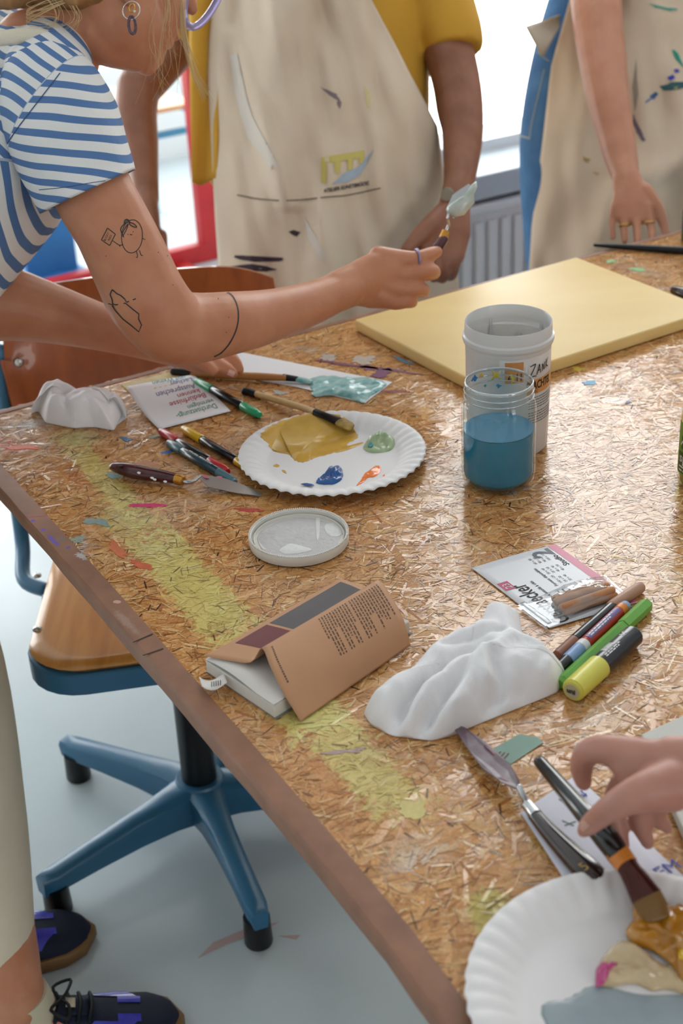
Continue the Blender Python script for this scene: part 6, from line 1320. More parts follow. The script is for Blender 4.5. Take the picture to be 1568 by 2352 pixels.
for k in range(12):
    o_ = rh.uniform(-6, 6); wisp([(415 + o_, -40, 1.88), (420 + o_, 60, 1.89), (432 + o_ * 1.3, 120, 1.9), (448 + o_ * 1.6, 170, 1.91), (478 + o_ * 2.2, 215 + k * 2, 1.92)], .0006)
for k in range(16):
    x = rh.uniform(120, 180); wisp([(x - 30, -20, 1.79), (x, 15, 1.78), (x + rh.uniform(-8, 18), 45, 1.775), (x + rh.uniform(-30, 5), 68 + rh.uniform(-8, 12), 1.775)], .0004)
for k in range(14):
    y = rh.uniform(0, 30); wisp([(190, -10, 1.79), (120, y - 8, 1.775), (60, y + rh.uniform(0, 30), 1.765), (150 - rh.uniform(0, 30), y + 35, 1.765)], .0004)
hw = mesh('loose_strands', join(*W_), wisp_m, hairA, fix=False); tag(hw, kind='stuff')
silver = mat('silver', (206, 204, 198), 0.2, 0.95); gold = mat('gold', (212, 166, 84), 0.22, 0.95)
def ring_at(c, ax, R, r, n=28, m_=8):
    ax = Vector(ax).normalized(); e = ax.orthogonal().normalized(); f = ax.cross(e); P = [Vector(c) + e * (R * math.cos(2 * math.pi * k / n)) + f * (R * math.sin(2 * math.pi * k / n)) for k in range(n)]
    V, Fa = [], []
    for k in range(n):
        rad = (P[k] - Vector(c)).normalized()
        for j in range(m_): a = 2 * math.pi * j / m_; V.append(P[k] + rad * (r * math.cos(a)) + ax * (r * math.sin(a)))
    for k in range(n):
        for j in range(m_): Fa.append([k * m_ + j, k * m_ + (j + 1) % m_, ((k + 1) % n) * m_ + (j + 1) % m_, ((k + 1) % n) * m_ + j])
    return V, Fa
er = mesh('earring', ring_at(at(301, 24, 1.778), FW + RT * 0.25, 21 * 1.778 / F_PX, 0.0008), silver, PA)
mesh('gold_hoop', ring_at(at(303, 18, 1.775), FW + RT * 0.7, 9 * 1.775 / F_PX, 0.0008), gold, er); mesh('pearl', ball(at(309, 26, 1.774), .0017, .0017, .0017, None, 10), mat('pearl', (236, 226, 206), 0.2), er)
lk = [at(303 + 8 * math.sin(a) + 3 * (math.cos(a) + 1) * -.5 + 2, 58 - 20 * math.cos(a), 1.778) for a in [2 * math.pi * k / 20 for k in range(20)]]
V, Fa = tube(lk + [lk[0]], [0.0019] * 21, 8, 'flat'); mesh('resin_link', (V, Fa), mat('purple_resin', (58, 22, 42), 0.15, coat=0.5, rgb2=(104, 74, 92), vscale=220), er)
lens_c = at(470, -48, 1.95); gl_m = mat('lavender_acetate', (178, 166, 216), 0.15, coat=0.4, trans=0.35)
glp = [at(475 + 36 * math.cos(a) - 38 * math.sin(a), -40 + 12 * math.cos(a) + 102 * math.sin(a), 1.93 + .02 * math.cos(a)) for a in [2 * math.pi * k / 36 for k in range(36)]]
gls = mesh('glasses', tube(glp + [glp[0]], [0.0050] * 37, 10, 'flat'), gl_m, PA)
gl2 = [at(585 + 34 * math.cos(a) - 36 * math.sin(a), -120 + 12 * math.cos(a) + 96 * math.sin(a), 2.0 + .02 * math.cos(a)) for a in [2 * math.pi * k / 36 for k in range(36)]]; mesh('rim', tube(gl2 + [gl2[0]], [0.0033] * 37, 8, 'flat'), gl_m, gls)
mesh('temple', tube(smoothpath([at(420, -80, 1.91), at(350, -75, 1.83), at(290, -70, 1.80)], None, 4), [0.0022] * 9, 8), gl_m, gls)
# tattoos
tat = mat('tattoo_ink', (52, 50, 50), 0.6); W1 = 0.0009
S_ = lambda L, w=W1: decal_stroke(bvA, L, w)
egg = [(303 + 24 * math.cos(a) - 5 * math.sin(a) * .3, 543 + 38 * math.sin(a)) for a in [2 * math.pi * k / 20 for k in range(21)]]
mesh('tattoo', join(S_(egg), S_([(284, 545), (277, 527), (284, 516), (294, 510)], .0012), S_([(279, 540), (286, 526), (294, 514)], .0011), S_([(281, 543), (289, 530), (294, 516)], .001), S_([(296, 514), (304, 520), (314, 523)], .0012), S_([(295, 512), (305, 513), (314, 521)], .0012), S_([(285, 514), (286, 507), (291, 504), (297, 508), (298, 514)], .0012), S_([(287, 512), (292, 506), (296, 512)], .001),
    S_([(293, 538), (294, 539)], .0012), S_([(305, 532), (306, 533)], .0012), S_([(298, 538), (301, 540), (303, 538)]), S_([(313, 577), (316, 590), (312, 591)]), S_([(320, 575), (324, 586), (328, 587)]), S_([(326, 545), (329, 549), (333, 550)]), S_([(283, 562), (274, 563), (259, 553)]), S_([(274, 563), (276, 567)]),
    S_([(246, 523), (265, 538), (252, 565), (232, 552), (246, 523)], .001) if False else join(*[decal_stroke(bvA, [a, b], .001) for a, b in (((247, 524), (265, 538)), ((265, 538), (252, 564)), ((252, 564), (233, 551)), ((233, 551), (247, 524)))])), tat, bodyA, smooth=False)
sgn = decal_fn(bvA, 241, 554, (0.44, -0.86), (-0.80, -0.52), 0.0005)
mesh('tattoo_lettering', join(text_on(sgn, 'BLICKY', 7.5, 0, -1, width=22), text_on(decal_fn(bvA, 250, 556, (0.44, -0.86), (-0.80, -0.52), 0.0005), 'MUCH', 7, 2, 0, width=15)), tat, bodyA, smooth=False)
cat_ = [(258, 665), (268, 674), (278, 679), (286, 686), (291, 694), (312, 686)]
mesh('tattoo', join(decal_stroke(bvA, cat_, .0014, smooth_=False), decal_stroke(bvA, [(258, 665), (253, 676), (258, 688), (259, 698), (266, 700), (288, 696), (305, 710), (319, 721), (318, 732), (325, 746), (319, 762), (300, 746), (283, 733), (266, 714), (258, 702)], .0014, smooth_=False), decal_stroke(bvA, [(249, 697), (258, 700), (262, 706)], .0011)), tat, bodyA, smooth=False); mesh('tattoo', join(decal_stroke(bvA, [(521, 670), (535, 682), (545, 705), (547, 732), (541, 760), (527, 788), (508, 810), (491, 819)], .0016)), tat, bodyA, smooth=False)
mole = mat('mole', (112, 66, 50), 0.6)
for x, y in ((244, 588), (363, 580), (384, 588), (501, 686), (525, 729), (519, 763), (396, 655)): mesh('mole', decal_patch(bvA, [(x - 1.6, y), (x, y - 1.6), (x + 1.6, y), (x, y + 1.6)], nr=1), mole, bodyA)
nail(bvA, 531, 857, (14, 6), (-6, 12), bodyA, nail_m)
# ring on the finger, knife in the hand
mesh('finger_ring', ring_at(at(958, 593, 2.001), RT + UP * .15 + FW * .2, 0.0122, 0.0016), mat('lavender_enamel', (150, 140, 178), 0.3, 0.3), PA)
kt = thing('palette_knife', at(1000, 580, 2.03), 'maroon-handled palette knife held in a hand, blade caked in pale grey paint', 'palette knife')
hk = [at(940, 640, 2.025), at(965, 615, 2.025), at(1000, 575, 2.028), at(1018, 550, 2.03)]; mesh('handle', tube(*smoothpath(hk, [.006, .0085, .0082, .0068], 4), 18), maroon, kt)
mesh('ferrule', tube([at(1016, 553, 2.03), at(1024, 531, 2.032)], [.0068, .0055], 16, 'flat'), brass, kt, autosmooth=50)
mesh('neck', tube(*smoothpath([at(1023, 533, 2.032), at(1030, 515, 2.03), at(1028, 502, 2.02), at(1032, 488, 2.02)], [.002] * 4, 5), 10), steel_b, kt)
bl = [(1028, 496), (1024, 478), (1034, 462), (1050, 450), (1072, 440), (1090, 415), (1097, 420), (1088, 462), (1078, 480), (1060, 492), (1042, 498)]
mesh('blade', grid(lambda s, t: at(1032 + 52 * s + (t - .5) * (46 - 22 * abs(s - .45) * 2) * .7, 492 - 62 * s + (t - .5) * (46 - 22 * abs(s - .45) * 2) * .75, 2.022 + 0.006 * s), 8, 4, 0.0007), steel_b, kt, smooth=False)
PW = at(1060, 458, 2.0)
V, Fa = [], []
bo_ = [(1026, 492), (1026, 476), (1036, 466), (1052, 454), (1070, 444), (1082, 424), (1094, 416), (1096, 430), (1088, 446), (1090, 466), (1078, 478), (1066, 494), (1046, 498)]
for lay, k_ in ((0, 1.0), (1, .82), (2, .45)):
    cxx, cyy = 1060, 460
    for i, (x, y) in enumerate(bo_): V.append(at(cxx + (x - cxx) * k_, cyy + (y - cyy) * k_, 2.020 - 0.004 * lay - .002 * noise.noise(Vector((x * .1, y * .1, lay)))))
n = len(bo_); Fa = [[i * n + k, i * n + (k + 1) % n, (i + 1) * n + (k + 1) % n, (i + 1) * n + k] for i in range(2) for k in range(n)] + [[2 * n + k for k in range(n)]]
k0 = len(V); V += [at(x, y, 2.0235) for x, y in bo_]; Fa += [[k, k0 + k, k0 + (k + 1) % n, (k + 1) % n] for k in range(n)] + [[k0 + k for k in range(n)]]
mesh('paint_load', (V, Fa), mat('pale_grey_green_paint', (206, 210, 202), 0.25, coat=0.4, rgb2=(176, 186, 178), vscale=60), kt)

# ---------------------------------------------------------------- person in mustard shirt and apron
skB = skin('tanned_skin', (156, 104, 80), (136, 86, 64))
PB = thing('person', Vector((0.02, 2.52, 0)), 'person in a mustard T-shirt and cream artist apron with a printed logo, wearing a watch', 'person')
latB = RT.copy()
tB = wtube([(770, 1200, 2.66, (.15, .11)), (768, 760, 2.66, (.16, .11)), (752, 450, 2.66, (.155, .11)), (738, 150, 2.66, (.165, .115)), (728, -80, 2.66, (.18, .115)), (722, -220, 2.66, (.12, .08)), (718, -300, 2.66, (.062, .062)), (716, -380, 2.64, (.06, .065)), (716, -480, 2.63, (.078, .1)), (716, -580, 2.64, (.078, .098)), (716, -640, 2.65, (.05, .06))], latB)
aBl = limb([(955, -150, 2.66, 70), (985, -40, 2.64, 66), (1020, 80, 2.62, 60), (1046, 180, 2.60, 56), (1056, 250, 2.58, 54), (1062, 300, 2.56, 48), (1060, 350, 2.54, 44), (1055, 410, 2.51, 37), (1046, 450, 2.49, 33)], 20)
hBl = [limb([(1048, 440, 2.49, (33, 28)), (1042, 480, 2.475, (38, 26)), (1030, 530, 2.46, (52, 26)), (1015, 580, 2.45, (54, 24)), (1010, 605, 2.45, (46, 20))], 18, side=RT), limb([(1025, 490, 2.47, 30), (990, 520, 2.45, 26), (958, 548, 2.44, 20), (935, 572, 2.435, 15)], 14),
       limb([(1040, 575, 2.452, 17), (1042, 612, 2.45, 14), (1036, 634, 2.465, 12), (1028, 632, 2.48, 11)], 12), limb([(1020, 590, 2.448, 17), (1022, 622, 2.446, 14), (1016, 640, 2.46, 12), (1010, 636, 2.478, 11)], 12), limb([(1000, 590, 2.446, 17), (1001, 622, 2.444, 14), (996, 638, 2.46, 12), (992, 632, 2.478, 11)], 12), limb([(980, 580, 2.446, 16), (978, 608, 2.445, 13), (974, 622, 2.46, 11)], 12)]
aBr = [limb([(500, -150, 2.66, 70), (470, -20, 2.68, 62), (425, 70, 2.70, 58), (365, 150, 2.71, 52), (318, 205, 2.70, 50)], 18), limb([(318, 200, 2.70, 51), (312, 260, 2.68, 49), (322, 330, 2.66, 42), (330, 400, 2.64, 34), (336, 460, 2.62, 30)], 18), limb([(336, 450, 2.62, (32, 26)), (345, 500, 2.61, (40, 22)), (352, 540, 2.6, (38, 18))], 14)] + [limb([(330 + 14 * k, 540, 2.6, 13), (334 + 14 * k, 585, 2.6, 11), (338 + 13 * k, 610, 2.61, 9)], 10) for k in range(4)]
bodyB = fuse('body', [tB, aBl] + hBl + aBr, skB, PB, 0.0030, 4)
must = mat('mustard_cotton', (206, 154, 52), 0.85, bump=0.3, bscale=120, var=0.08, vscale=9)
fuse('shirt', [wtube([(726, -215, 2.66, (.11, .075)), (728, -120, 2.66, (.195, .125)), (724, 40, 2.66, (.205, .135)), (722, 220, 2.66, (.207, .138)), (724, 340, 2.66, (.205, .138)), (728, 410, 2.66, (.19, .13))], latB, caps='flat'),
    limb([(930, -160, 2.66, 85), (975, -60, 2.645, 84), (1012, 20, 2.63, 80), (1036, 85, 2.615, 74), (1042, 118, 2.61, 68)], 20, caps='flat'), limb([(530, -160, 2.66, 85), (480, -40, 2.68, 82), (440, 40, 2.69, 76), (415, 80, 2.70, 70)], 20, caps='flat')], must, PB, 0.006, 4)
mesh('shirt_tail', grid(lambda s, t: at(436 + 4 * t + (70 - 8 * t) * s, -20 + 438 * t + 8 * math.sin(5 * s), 2.585 - 0.012 * math.sin(6 * s + 2 * t) - 0.02 * s), 10, 24, 0.003), must, PB)
fuse('trousers', [wtube([(690, 900, 2.66, .095), (690, 1300, 2.7, .075), (690, 1700, 2.78, .06)], None), wtube([(850, 900, 2.66, .095), (850, 1300, 2.7, .075), (850, 1700, 2.78, .06)], None), wtube([(770, 700, 2.66, (.15, .1)), (770, 900, 2.66, (.16, .11))], latB)], mat('dark_denim', (46, 56, 78), 0.85), PB, 0.009, 3) if False else None
mesh('trouser_leg', tube([at(690, 800, 2.66), Vector((at(690, 800, 2.66).x - .02, at(690, 800, 2.66).y + .02, 0.03))], [.095, .06], 20), mat('dark_denim', (46, 56, 78), 0.85), PB)
mesh('trouser_leg', tube([at(850, 800, 2.66), Vector((at(850, 800, 2.66).x + .02, at(850, 800, 2.66).y + .02, 0.03))], [.095, .06], 20), mat('dark_denim', (46, 56, 78), 0.85), PB)
for px in (690, 850):
    q = at(px, 800, 2.66); c = Vector((q.x + (.02 if px > 700 else -.02), q.y - 0.03, 0)); mesh('shoe', tube([c + Vector((0, .09, .035)), c + Vector((0, 0, .04)), c + Vector((0, -.10, .03))], [(.035, .035), (.04, .04), (.03, .04)], 16, 'round', side=Z), black_pl, PB)
yk = [-60, 0, 100, 170, 290, 400, 500, 640, 760, 1000]; lk_ = [496, 492, 480, 478, 484, 490, 495, 505, 515, 530]; rk = [838, 852, 905, 940, 1003, 1018, 1030, 1050, 1060, 1075]
def apronB(s, t):
    y = -60 + 1060 * t; l, r = float(np.interp(y, yk, lk_)), float(np.interp(y, yk, rk)); x = l + (r - l) * s; u = (x - 735) / 280.0
    d = 2.455 + 0.155 * abs(u) ** 2.2 - 0.012 * math.exp(-((y - 420) / 260) ** 2)
    f = 0.042 * noise.noise(Vector((x * 0.010 + y * 0.0012, y * 0.0022, 4))) + 0.020 * noise.noise(Vector((x * 0.024 - y * 0.004, y * 0.006, 9))) + 0.014 * math.exp(-((x - 560 - 0.33 * (y - 150)) / 26) ** 2) * (1 if 60 < y < 480 else .2)
    edge_ = min(1, 6 * s + .2, 6 * (1 - s) + .2); return at(x, y, d - f * edge_)
apB = mesh('apron', grid(apronB, 70, 110, 0.0016), mat('cream_apron_canvas', (226, 208, 186), 0.9, bump=0.35, bscale=500, rgb2=(212, 192, 168), vscale=6), PB)
bvB = bvh_of(apB)
mesh('apron_strap', grid(lambda s, t: at(500 + 60 * s + 22 * t, -60 - 160 * s, 2.60 + .05 * s), 6, 3, 0.002), calico, apB); mesh('apron_strap', grid(lambda s, t: at(838 - 80 * s - 22 * t, -60 - 160 * s, 2.50 + .12 * s), 6, 3, 0.002), calico, apB)
dkp = mat('dark_purple_stain', (62, 48, 58), 0.8); gst = mat('grey_paint_stain', (176, 176, 178), 0.7)
mesh('pocket_seam', join(decal_stroke(bvB, [(545, 448), (600, 458), (680, 460), (760, 452), (800, 448), (874, 432)], .0022, .0012)), mat('dark_seam_line', (120, 106, 92), 0.9), apB, smooth=False)  # thin darker line along the pocket seam
for i, L in enumerate(([(536, 586), (580, 588), (652, 592), (640, 600), (590, 602), (548, 596)], [(528, 612), (580, 606), (640, 618), (610, 624), (560, 622), (532, 620)], [(662, 532), (674, 528), (690, 534), (682, 544), (672, 540)], [(735, 200), (752, 206), (772, 216), (782, 234), (770, 228), (756, 218)], [(775, 222), (784, 236), (780, 250), (774, 240)])):
    mesh('paint_stain', decal_patch(bvB, L, .0012, seed=i), dkp if i < 3 else mat('mauve_stain', (136, 118, 120), 0.8), apB)
for i, L in enumerate(([(528, 130), (545, 120), (560, 200), (590, 300), (640, 380), (625, 390), (570, 320), (540, 220)], [(700, 500), (735, 560), (750, 600), (730, 590), (705, 540)], [(836, 200), (848, 210), (850, 250), (840, 240)])): mesh('pale_wash', decal_patch(bvB, L, .0010, seed=20 + i, nr=5), mat('pale_blue_wash', (214, 204, 192), 0.8) if i < 2 else mat('pale_yellow_wash', (216, 200, 150), 0.8), apB)
# printed logo: a yellow bridge, a blue river, a line of black capitals
lo_ = decal_fn(bvB, 738, 428, (1, -0.165), (0, -1), 0.0016)
ylw = mat('logo_yellow', (206, 190, 108), 0.8); rivr = mat('logo_grey_blue', (172, 186, 202), 0.8)
def qpatch(a, b, c, d, n=5): return grid(lambda s, t: lo_((a[0] + (b[0] - a[0]) * s) * (1 - t) + (d[0] + (c[0] - d[0]) * s) * t, (a[1] + (b[1] - a[1]) * s) * (1 - t) + (d[1] + (c[1] - d[1]) * s) * t), n, n)
mesh('logo_bridge', join(qpatch((0, 50), (98, 50), (98, 66), (0, 66)), qpatch((0, 8), (12, 4), (14, 50), (0, 50)), qpatch((30, 26), (42, 24), (44, 50), (28, 50)), qpatch((60, 26), (70, 26), (72, 50), (58, 50)), qpatch((86, 36), (98, 38), (98, 50), (84, 50))), ylw, apB, smooth=False)
mesh('logo_river', join(qpatch((24, 0), (60, 0), (84, 30), (52, 22)), qpatch((60, 0), (90, 12), (122, 66), (84, 30))), rivr, apB, smooth=False)
mesh('logo_lettering', text_on(decal_fn(bvB, 744, 443, (1, -0.18), (0, -1), 0.0018), 'ATELIER KUNSTBRÜCKE', 12, 0, 0, width=104, bold=0.03), ink, apB, smooth=False)
wt = mesh('watch_strap', tube([at(1050, 436, 2.497), at(1046, 456, 2.487)], [(35 * 2.49 / F_PX, 31 * 2.49 / F_PX)] * 2, 24, 'flat', side=RT), mat('olive_grey_strap', (112, 112, 98), 0.5), PB, autosmooth=50)
mesh('watch_face', tube([at(1028, 446, 2.462), at(1026, 447, 2.455)], [.0115, .0105], 22, 'flat'), mat('watch_face', (150, 152, 138), 0.2, 0.5), wt, autosmooth=50)
mesh('hair', tube(*smoothpath([at(716, -470, 2.67), at(716, -560, 2.68), at(716, -640, 2.66)], [(.085, .10), (.09, .105), (.07, .08)], 4), 20, 'round', RT), mat('grey_brown_hair', (96, 78, 64), 0.5), PB)

# ---------------------------------------------------------------- person with jeans and paint-marked apron
skC = skin('light_warm_skin', (196, 138, 108), (182, 122, 94))
pcx = at(1500, 700, 2.95)
PC = thing('person', Vector((pcx.x, pcx.y, 0)), 'person in blue jeans and a paint-marked cream apron, ringed hand resting on the table', 'person')
tC = wtube([(1500, 1000, 2.97, (.15, .1)), (1500, 500, 2.97, (.16, .1)), (1530, 100, 2.97, (.135, .095)), (1620, -200, 2.93, (.155, .1)), (1690, -360, 2.9, (.10, .07)), (1715, -420, 2.88, (.055, .055)), (1760, -540, 2.85, (.07, .09)), (1790, -620, 2.85, (.07, .09)), (1800, -670, 2.86, (.04, .05))], RT)
aC = limb([(1480, -250, 2.93, 62), (1415, -150, 2.88, 62), (1374, -55, 2.80, 60), (1370, 20, 2.74, 58), (1380, 110, 2.70, 55), (1394, 210, 2.65, 50), (1414, 310, 2.61, 42), (1430, 380, 2.58, 36), (1440, 420, 2.56, (34, 27))], 20)
hC = [limb([(1438, 410, 2.56, (34, 27)), (1446, 440, 2.55, (40, 24)), (1452, 475, 2.54, (50, 22)), (1452, 500, 2.535, (46, 17))], 18, side=RT),
      limb([(1412, 470, 2.545, 12), (1405, 512, 2.54, 8.5), (1407, 545, 2.535, 7.5)], 12), limb([(1434, 480, 2.54, 13), (1432, 520, 2.53, 9.8), (1434, 553, 2.52, 8.5)], 12), limb([(1460, 480, 2.535, 14), (1462, 522, 2.525, 10.3), (1464, 557, 2.51, 9)], 12), limb([(1484, 475, 2.535, 14), (1494, 518, 2.525, 10.2), (1497, 554, 2.51, 9)], 12), limb([(1478, 440, 2.55, 22), (1508, 475, 2.54, 15), (1522, 510, 2.53, 12.5), (1530, 542, 2.52, 10)], 12)]
aC2 = limb([(1740, -180, 2.93, 60), (1740, -80, 2.92, 56), (1720, 40, 2.86, 50), (1690, 220, 2.8, 42), (1670, 330, 2.75, 34)], 16)
hC2 = [limb([(1672, 325, 2.755, (34, 26)), (1660, 370, 2.74, (44, 24)), (1650, 410, 2.73, (46, 20))], 16, side=RT)] + [limb([(1622 + 19 * k, 405, 2.73, 13), (1616 + 19 * k, 445, 2.725, 10.5), (1618 + 18 * k, 474, 2.73, 8.5)], 10) for k in range(4)] + [limb([(1640, 365, 2.73, 18), (1612, 395, 2.71, 13), (1600, 425, 2.70, 10)], 10)]
bodyC = fuse('body', [tC, aC] + hC + hC2 + [aC2], skC, PC, 0.0026, 4)
denim = mat('blue_denim', (84, 132, 180), 0.85, bump=0.3, bscale=500, rgb2=(54, 98, 148), vscale=14)
def leg_to_floor(spec, fx):
    P = [at(*q[:3]) for q in spec]; R = [q[3] * q[2] / F_PX for q in spec]; e = Vector((P[-1].x + fx, P[-1].y + .02, 0.05)); return tube(*smoothpath(P + [e], R + [.062], 5), 22, 'flat')
jn = [leg_to_floor([(1385, -40, 2.96, 110), (1335, 100, 2.96, 104), (1296, 250, 2.96, 96), (1284, 380, 2.96, 92), (1290, 560, 2.96, 86), (1300, 800, 2.96, 76)], .0), leg_to_floor([(1540, -20, 2.98, 110), (1590, 200, 2.98, 100), (1600, 400, 2.98, 90), (1600, 800, 2.98, 76)], .0), wtube([(1450, -90, 2.97, (.15, .1)), (1455, 60, 2.97, (.155, .105)), (1450, 220, 2.97, (.14, .1))], RT)]
jeans = fuse('jeans', jn, denim, PC, 0.006, 4); bvJ = bvh_of(jeans)
mesh('jeans_stitching', join(decal_stroke(bvJ, [(1232, 118), (1252, 135), (1262, 140)], .0015, .001), decal_stroke(bvJ, [(1250, 160), (1236, 220), (1222, 280), (1216, 320)], .0015, .001), decal_stroke(bvJ, [(1195, 312), (1216, 318)], .003, .001)), mat('pale_stitching', (176, 176, 170), 0.8), jeans, smooth=False)
for px in (1300, 1600):
    q = at(px, 800, 2.96); c = Vector((q.x, q.y - 0.03, 0)); mesh('shoe', tube([c + Vector((0, .09, .035)), c + Vector((0, 0, .04)), c + Vector((0, -.10, .03))], [(.035, .035), (.04, .04), (.03, .04)], 16, 'round', side=Z), black_pl, PC)
ykc = [-80, 20, 150, 330, 520, 640, 900]; lkc = [1330, 1302, 1266, 1246, 1222, 1214, 1200]
def apronC(s, t):
    y = -80 + 980 * t; l = float(np.interp(y, ykc, lkc)); r = 1740; x = l + (r - l) * s; u = (x - 1480) / 270.0
    d = 2.80 + 0.12 * abs(u) ** 2; f = 0.035 * noise.noise(Vector((x * 0.009 + y * 0.002, y * 0.003, 14))) + 0.014 * noise.noise(Vector((x * 0.022, y * 0.008, 19)))
    f += 0.03 * math.exp(-((y - 400 + (x - 1500) * .35) / 40) ** 2) * (1 if x > 1440 else max(0, 1 - (1440 - x) / 60)); return at(x, y, d - f)
apC = mesh('apron', grid(apronC, 60, 90, 0.0016), mat('cream_apron_canvas', (212, 200, 178)), PC); bvC = bvh_of(apC)
mesh('apron_tie', grid(lambda s, t: at(1286 - 80 * s + 40 * t * s, 34 + 26 * s + t * (26 + 48 * s), 2.86 + 0.015 * math.sin(3 * s + 2 * t)), 10, 8, 0.0015), mat('grey_beige_tie', (186, 178, 164), 0.9), apC)
mesh('apron_strap', grid(lambda s, t: at(1340 + 250 * s + 18 * t, -80 - 220 * s, 2.87 + .0 * s), 6, 3, 0.002), calico, apC)
for i, (L, c) in enumerate((([(1540, 110), (1556, 122), (1568, 150), (1580, 165), (1566, 152), (1550, 136)], (46, 150, 132)), ([(1488, 8), (1530, 18), (1558, 20), (1540, 26), (1505, 18)], (90, 160, 150)), ([(1512, 200), (1540, 190), (1568, 188), (1590, 196), (1560, 206), (1530, 208)], (60, 100, 110)), ([(1532, 178), (1545, 172), (1550, 180), (1538, 186)], (62, 72, 180)), ([(1546, 160), (1556, 158), (1560, 166), (1550, 168)], (80, 86, 176)), ([(1490, 222), (1505, 210), (1512, 216), (1500, 228)], (64, 96, 140)), ([(1480, 234), (1496, 222), (1498, 226), (1482, 238)], (110, 130, 170)), ([(1455, 262), (1462, 280), (1472, 300), (1483, 326), (1476, 328), (1462, 304), (1452, 280)], (120, 104, 122)), ([(1546, 200), (1556, 200), (1552, 206)], (196, 180, 40)), ([(1338, 360), (1356, 366), (1350, 374), (1340, 370)], (176, 152, 104)), ([(1360, 394), (1378, 398), (1370, 404)], (196, 170, 120)), ([(1460, 140), (1466, 220), (1458, 260), (1452, 200)], (160, 148, 136)))):
    mesh('paint_stain', decal_patch(bvC, L, .0012, seed=40 + i, jag=.25), mat('apron_stain_%d' % i, c, 0.8), apC)
mesh('finger_ring', ring_at(at(1433, 518, 2.53), UP, 0.0098, 0.0012), gold, PC); mesh('finger_ring', ring_at(at(1488, 512, 2.527), UP, 0.0105, 0.0012), gold, PC)
mesh('shirt', wtube([(1530, 70, 2.97, (.14, .1)), (1615, -190, 2.93, (.163, .108)), (1680, -335, 2.9, (.13, .09)), (1705, -395, 2.88, (.07, .06))], RT, caps='flat'), mat('white_cotton', (232, 228, 232)), PC)
mesh('hair', tube(*smoothpath([at(1765, -530, 2.89), at(1795, -620, 2.9), at(1805, -680, 2.87)], [(.078, .08), (.085, .095), (.06, .07)], 4), 20, 'round', RT), mat('brown_hair', (88, 62, 44), 0.5), PC)

# ---------------------------------------------------------------- the hand with the brush
skD = skin('rosy_skin', (198, 146, 128), (184, 126, 110))
wr = at(1640, 1768, 1.10); el = wr + Vector((0.24, -0.07, 0.06)); sh = el + Vector((0.16, -0.20, 0.24)); pd = Vector((sh.x + 0.16, sh.y - 0.17, 0))
PD = thing('person', pd, 'person reaching in over the table, hand holding a wide black brush over the plate', 'person')
hD = [limb([(1660, 1768, 1.10, (72, 58)), (1580, 1772, 1.105, (84, 58)), (1520, 1776, 1.11, (88, 54)), (1470, 1758, 1.115, (68, 48)), (1430, 1735, 1.12, (48, 38))], 22, side=UP),
      limb([(1480, 1738, 1.115, 44), (1420, 1724, 1.12, 36), (1364, 1722, 1.128, 33), (1340, 1742, 1.14, 30), (1335, 1772, 1.15, 26), (1340, 1798, 1.157, 20)], 16),
      limb([(1540, 1805, 1.09, 62), (1470, 1822, 1.08, 46), (1418, 1846, 1.085, 35), (1380, 1872, 1.10, 29), (1352, 1896, 1.115, 24), (1340, 1908, 1.12, 18)], 18),
      limb([(1480, 1760, 1.13, 36), (1425, 1800, 1.15, 27), (1405, 1860, 1.16, 25), (1420, 1910, 1.162, 22), (1432, 1944, 1.165, 16)], 14), limb([(1520, 1790, 1.14, 34), (1475, 1850, 1.155, 26), (1472, 1895, 1.158, 23), (1488, 1936, 1.16, 17)], 14), limb([(1560, 1810, 1.145, 30), (1515, 1855, 1.155, 22), (1515, 1882, 1.158, 19), (1532, 1902, 1.16, 15)], 14)]
foreD = tube(*smoothpath([at(1655, 1768, 1.10), wr, wr.lerp(el, .4), el, el.lerp(sh, .5), sh], [.027, .029, .036, .042, .046, .052], 4), 22)
torD = tube(*smoothpath([Vector((pd.x, pd.y, .85)), Vector((pd.x, pd.y, 1.1)), Vector((pd.x, pd.y, 1.32)), Vector((pd.x, pd.y, 1.42)), Vector((pd.x, pd.y, 1.50)), Vector((pd.x - .02, pd.y + .02, 1.62)), Vector((pd.x - .02, pd.y + .02, 1.70))], [(.13, .09), (.13, .09), (.15, .09), (.06, .06), (.055, .055), (.075, .09), (.06, .07)], 4), 22, 'round', Vector((0.8, -0.6, 0)))
bodyD = fuse('body', hD + [foreD, torD], skD, PD, 0.0026, 5); bvD = bvh_of(bodyD)
nail(bvD, 1341, 1896, (16, -14), (12, 14), bodyD, nail_m)
grey_kn = mat('charcoal_jersey', (60, 62, 68), 0.9)
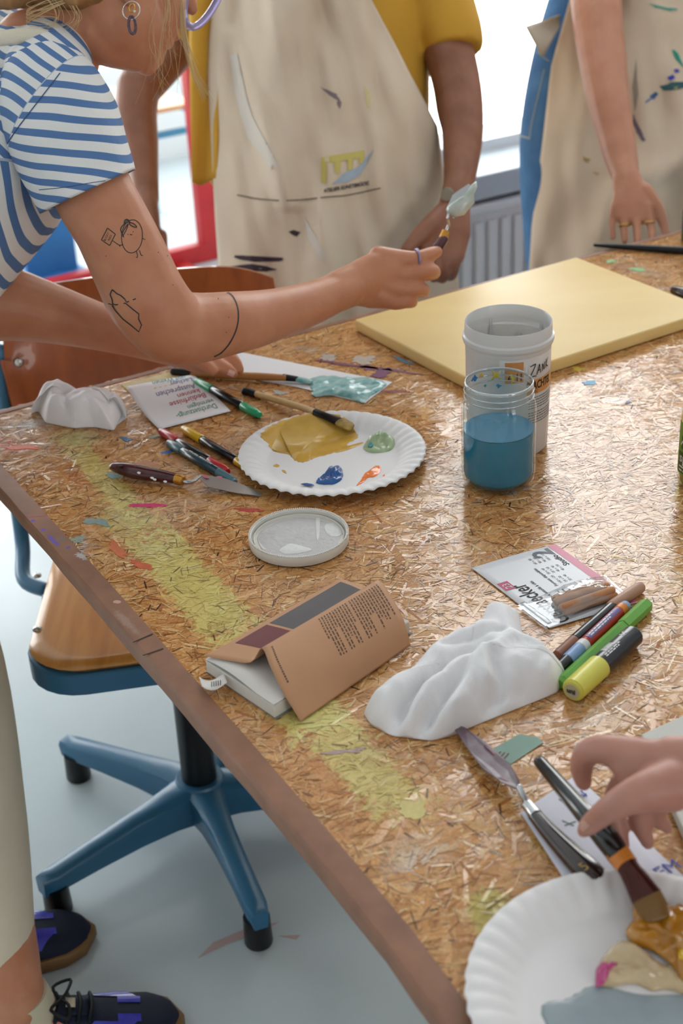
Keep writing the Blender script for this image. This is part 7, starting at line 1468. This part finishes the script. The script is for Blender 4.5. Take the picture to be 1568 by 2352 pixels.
fuse('shirt', [tube(*smoothpath([Vector((pd.x, pd.y, .80)), Vector((pd.x, pd.y, 1.1)), Vector((pd.x, pd.y, 1.33)), Vector((pd.x, pd.y, 1.43))], [(.15, .105), (.145, .105), (.17, .105), (.07, .065)], 4), 22, 'flat', Vector((0.8, -0.6, 0))), tube([sh + Vector((.03, -.02, .0)), sh, sh.lerp(el, .55)], [.07, .066, .06], 18, 'flat')], grey_kn, PD, 0.008, 3)
for sx in (-1, 1):
    q = pd + Vector((0.8, -0.6, 0)) * (0.085 * sx); mesh('trouser_leg', tube([q + Z * .86, q + Z * .45, q + Z * .05], [.095, .075, .06], 18), mat('dark_denim', (46, 56, 78)), PD); mesh('shoe', tube([q + Vector((.05, -.06, .035)), q + Vector((-.06, .09, .03))], [(.035, .04), (.03, .04)], 16, 'round', side=Z), black_pl, PD)
# the wide brush it holds
bh_ = thing('paint_brush', tb(1340, 1860), 'wide flat brush with black handle and orange band, its bristles in the amber paint', 'brush')
blk_l = mat('black_lacquer', (14, 15, 17), 0.18, coat=0.5)
P2, R2 = smoothpath([tb(1240, 1750, .034), tb(1290, 1808, .040), tb(1345, 1872, .044), tb(1392, 1925, .043), tb(1420, 1962, .040)], [.0055, .0068, .0082, .0098, .0092], 5); mesh('handle', tube(P2, R2, 18), blk_l, bh_)
mesh('orange_band', tube([tb(1416, 1957, .040), tb(1440, 1988, .037)], [.0096, .0088], 18, 'flat'), mat('orange_lacquer', (214, 128, 40), 0.25, coat=0.3), bh_, autosmooth=50)
bw_dir = (tb(1520, 2055, .02) - tb(1450, 2068, .02)).normalized()
fer_m = mat('bronzed_ferrule', (84, 52, 48), 0.16, 0.9)
P2, R2 = smoothpath([tb(1438, 1986, .037), tb(1448, 2002, .035), tb(1466, 2030, .030), tb(1484, 2060, .025)], [(.0084, .0078), (.0088, .0062), (.0108, .0046), (.0128, .0036)], 3); mesh('ferrule', tube(P2, R2, 26, 'flat', side=bw_dir), fer_m, bh_, autosmooth=50)
P2, R2 = smoothpath([tb(1483, 2058, .025), tb(1498, 2085, .020), tb(1508, 2110, .016)], [(.0126, .0036), (.0124, .0040), (.0095, .0020)], 3); mesh('bristles', tube(P2, R2, 26, 'round', side=bw_dir), mat('wet_brown_bristles', (120, 86, 40), 0.35), bh_)
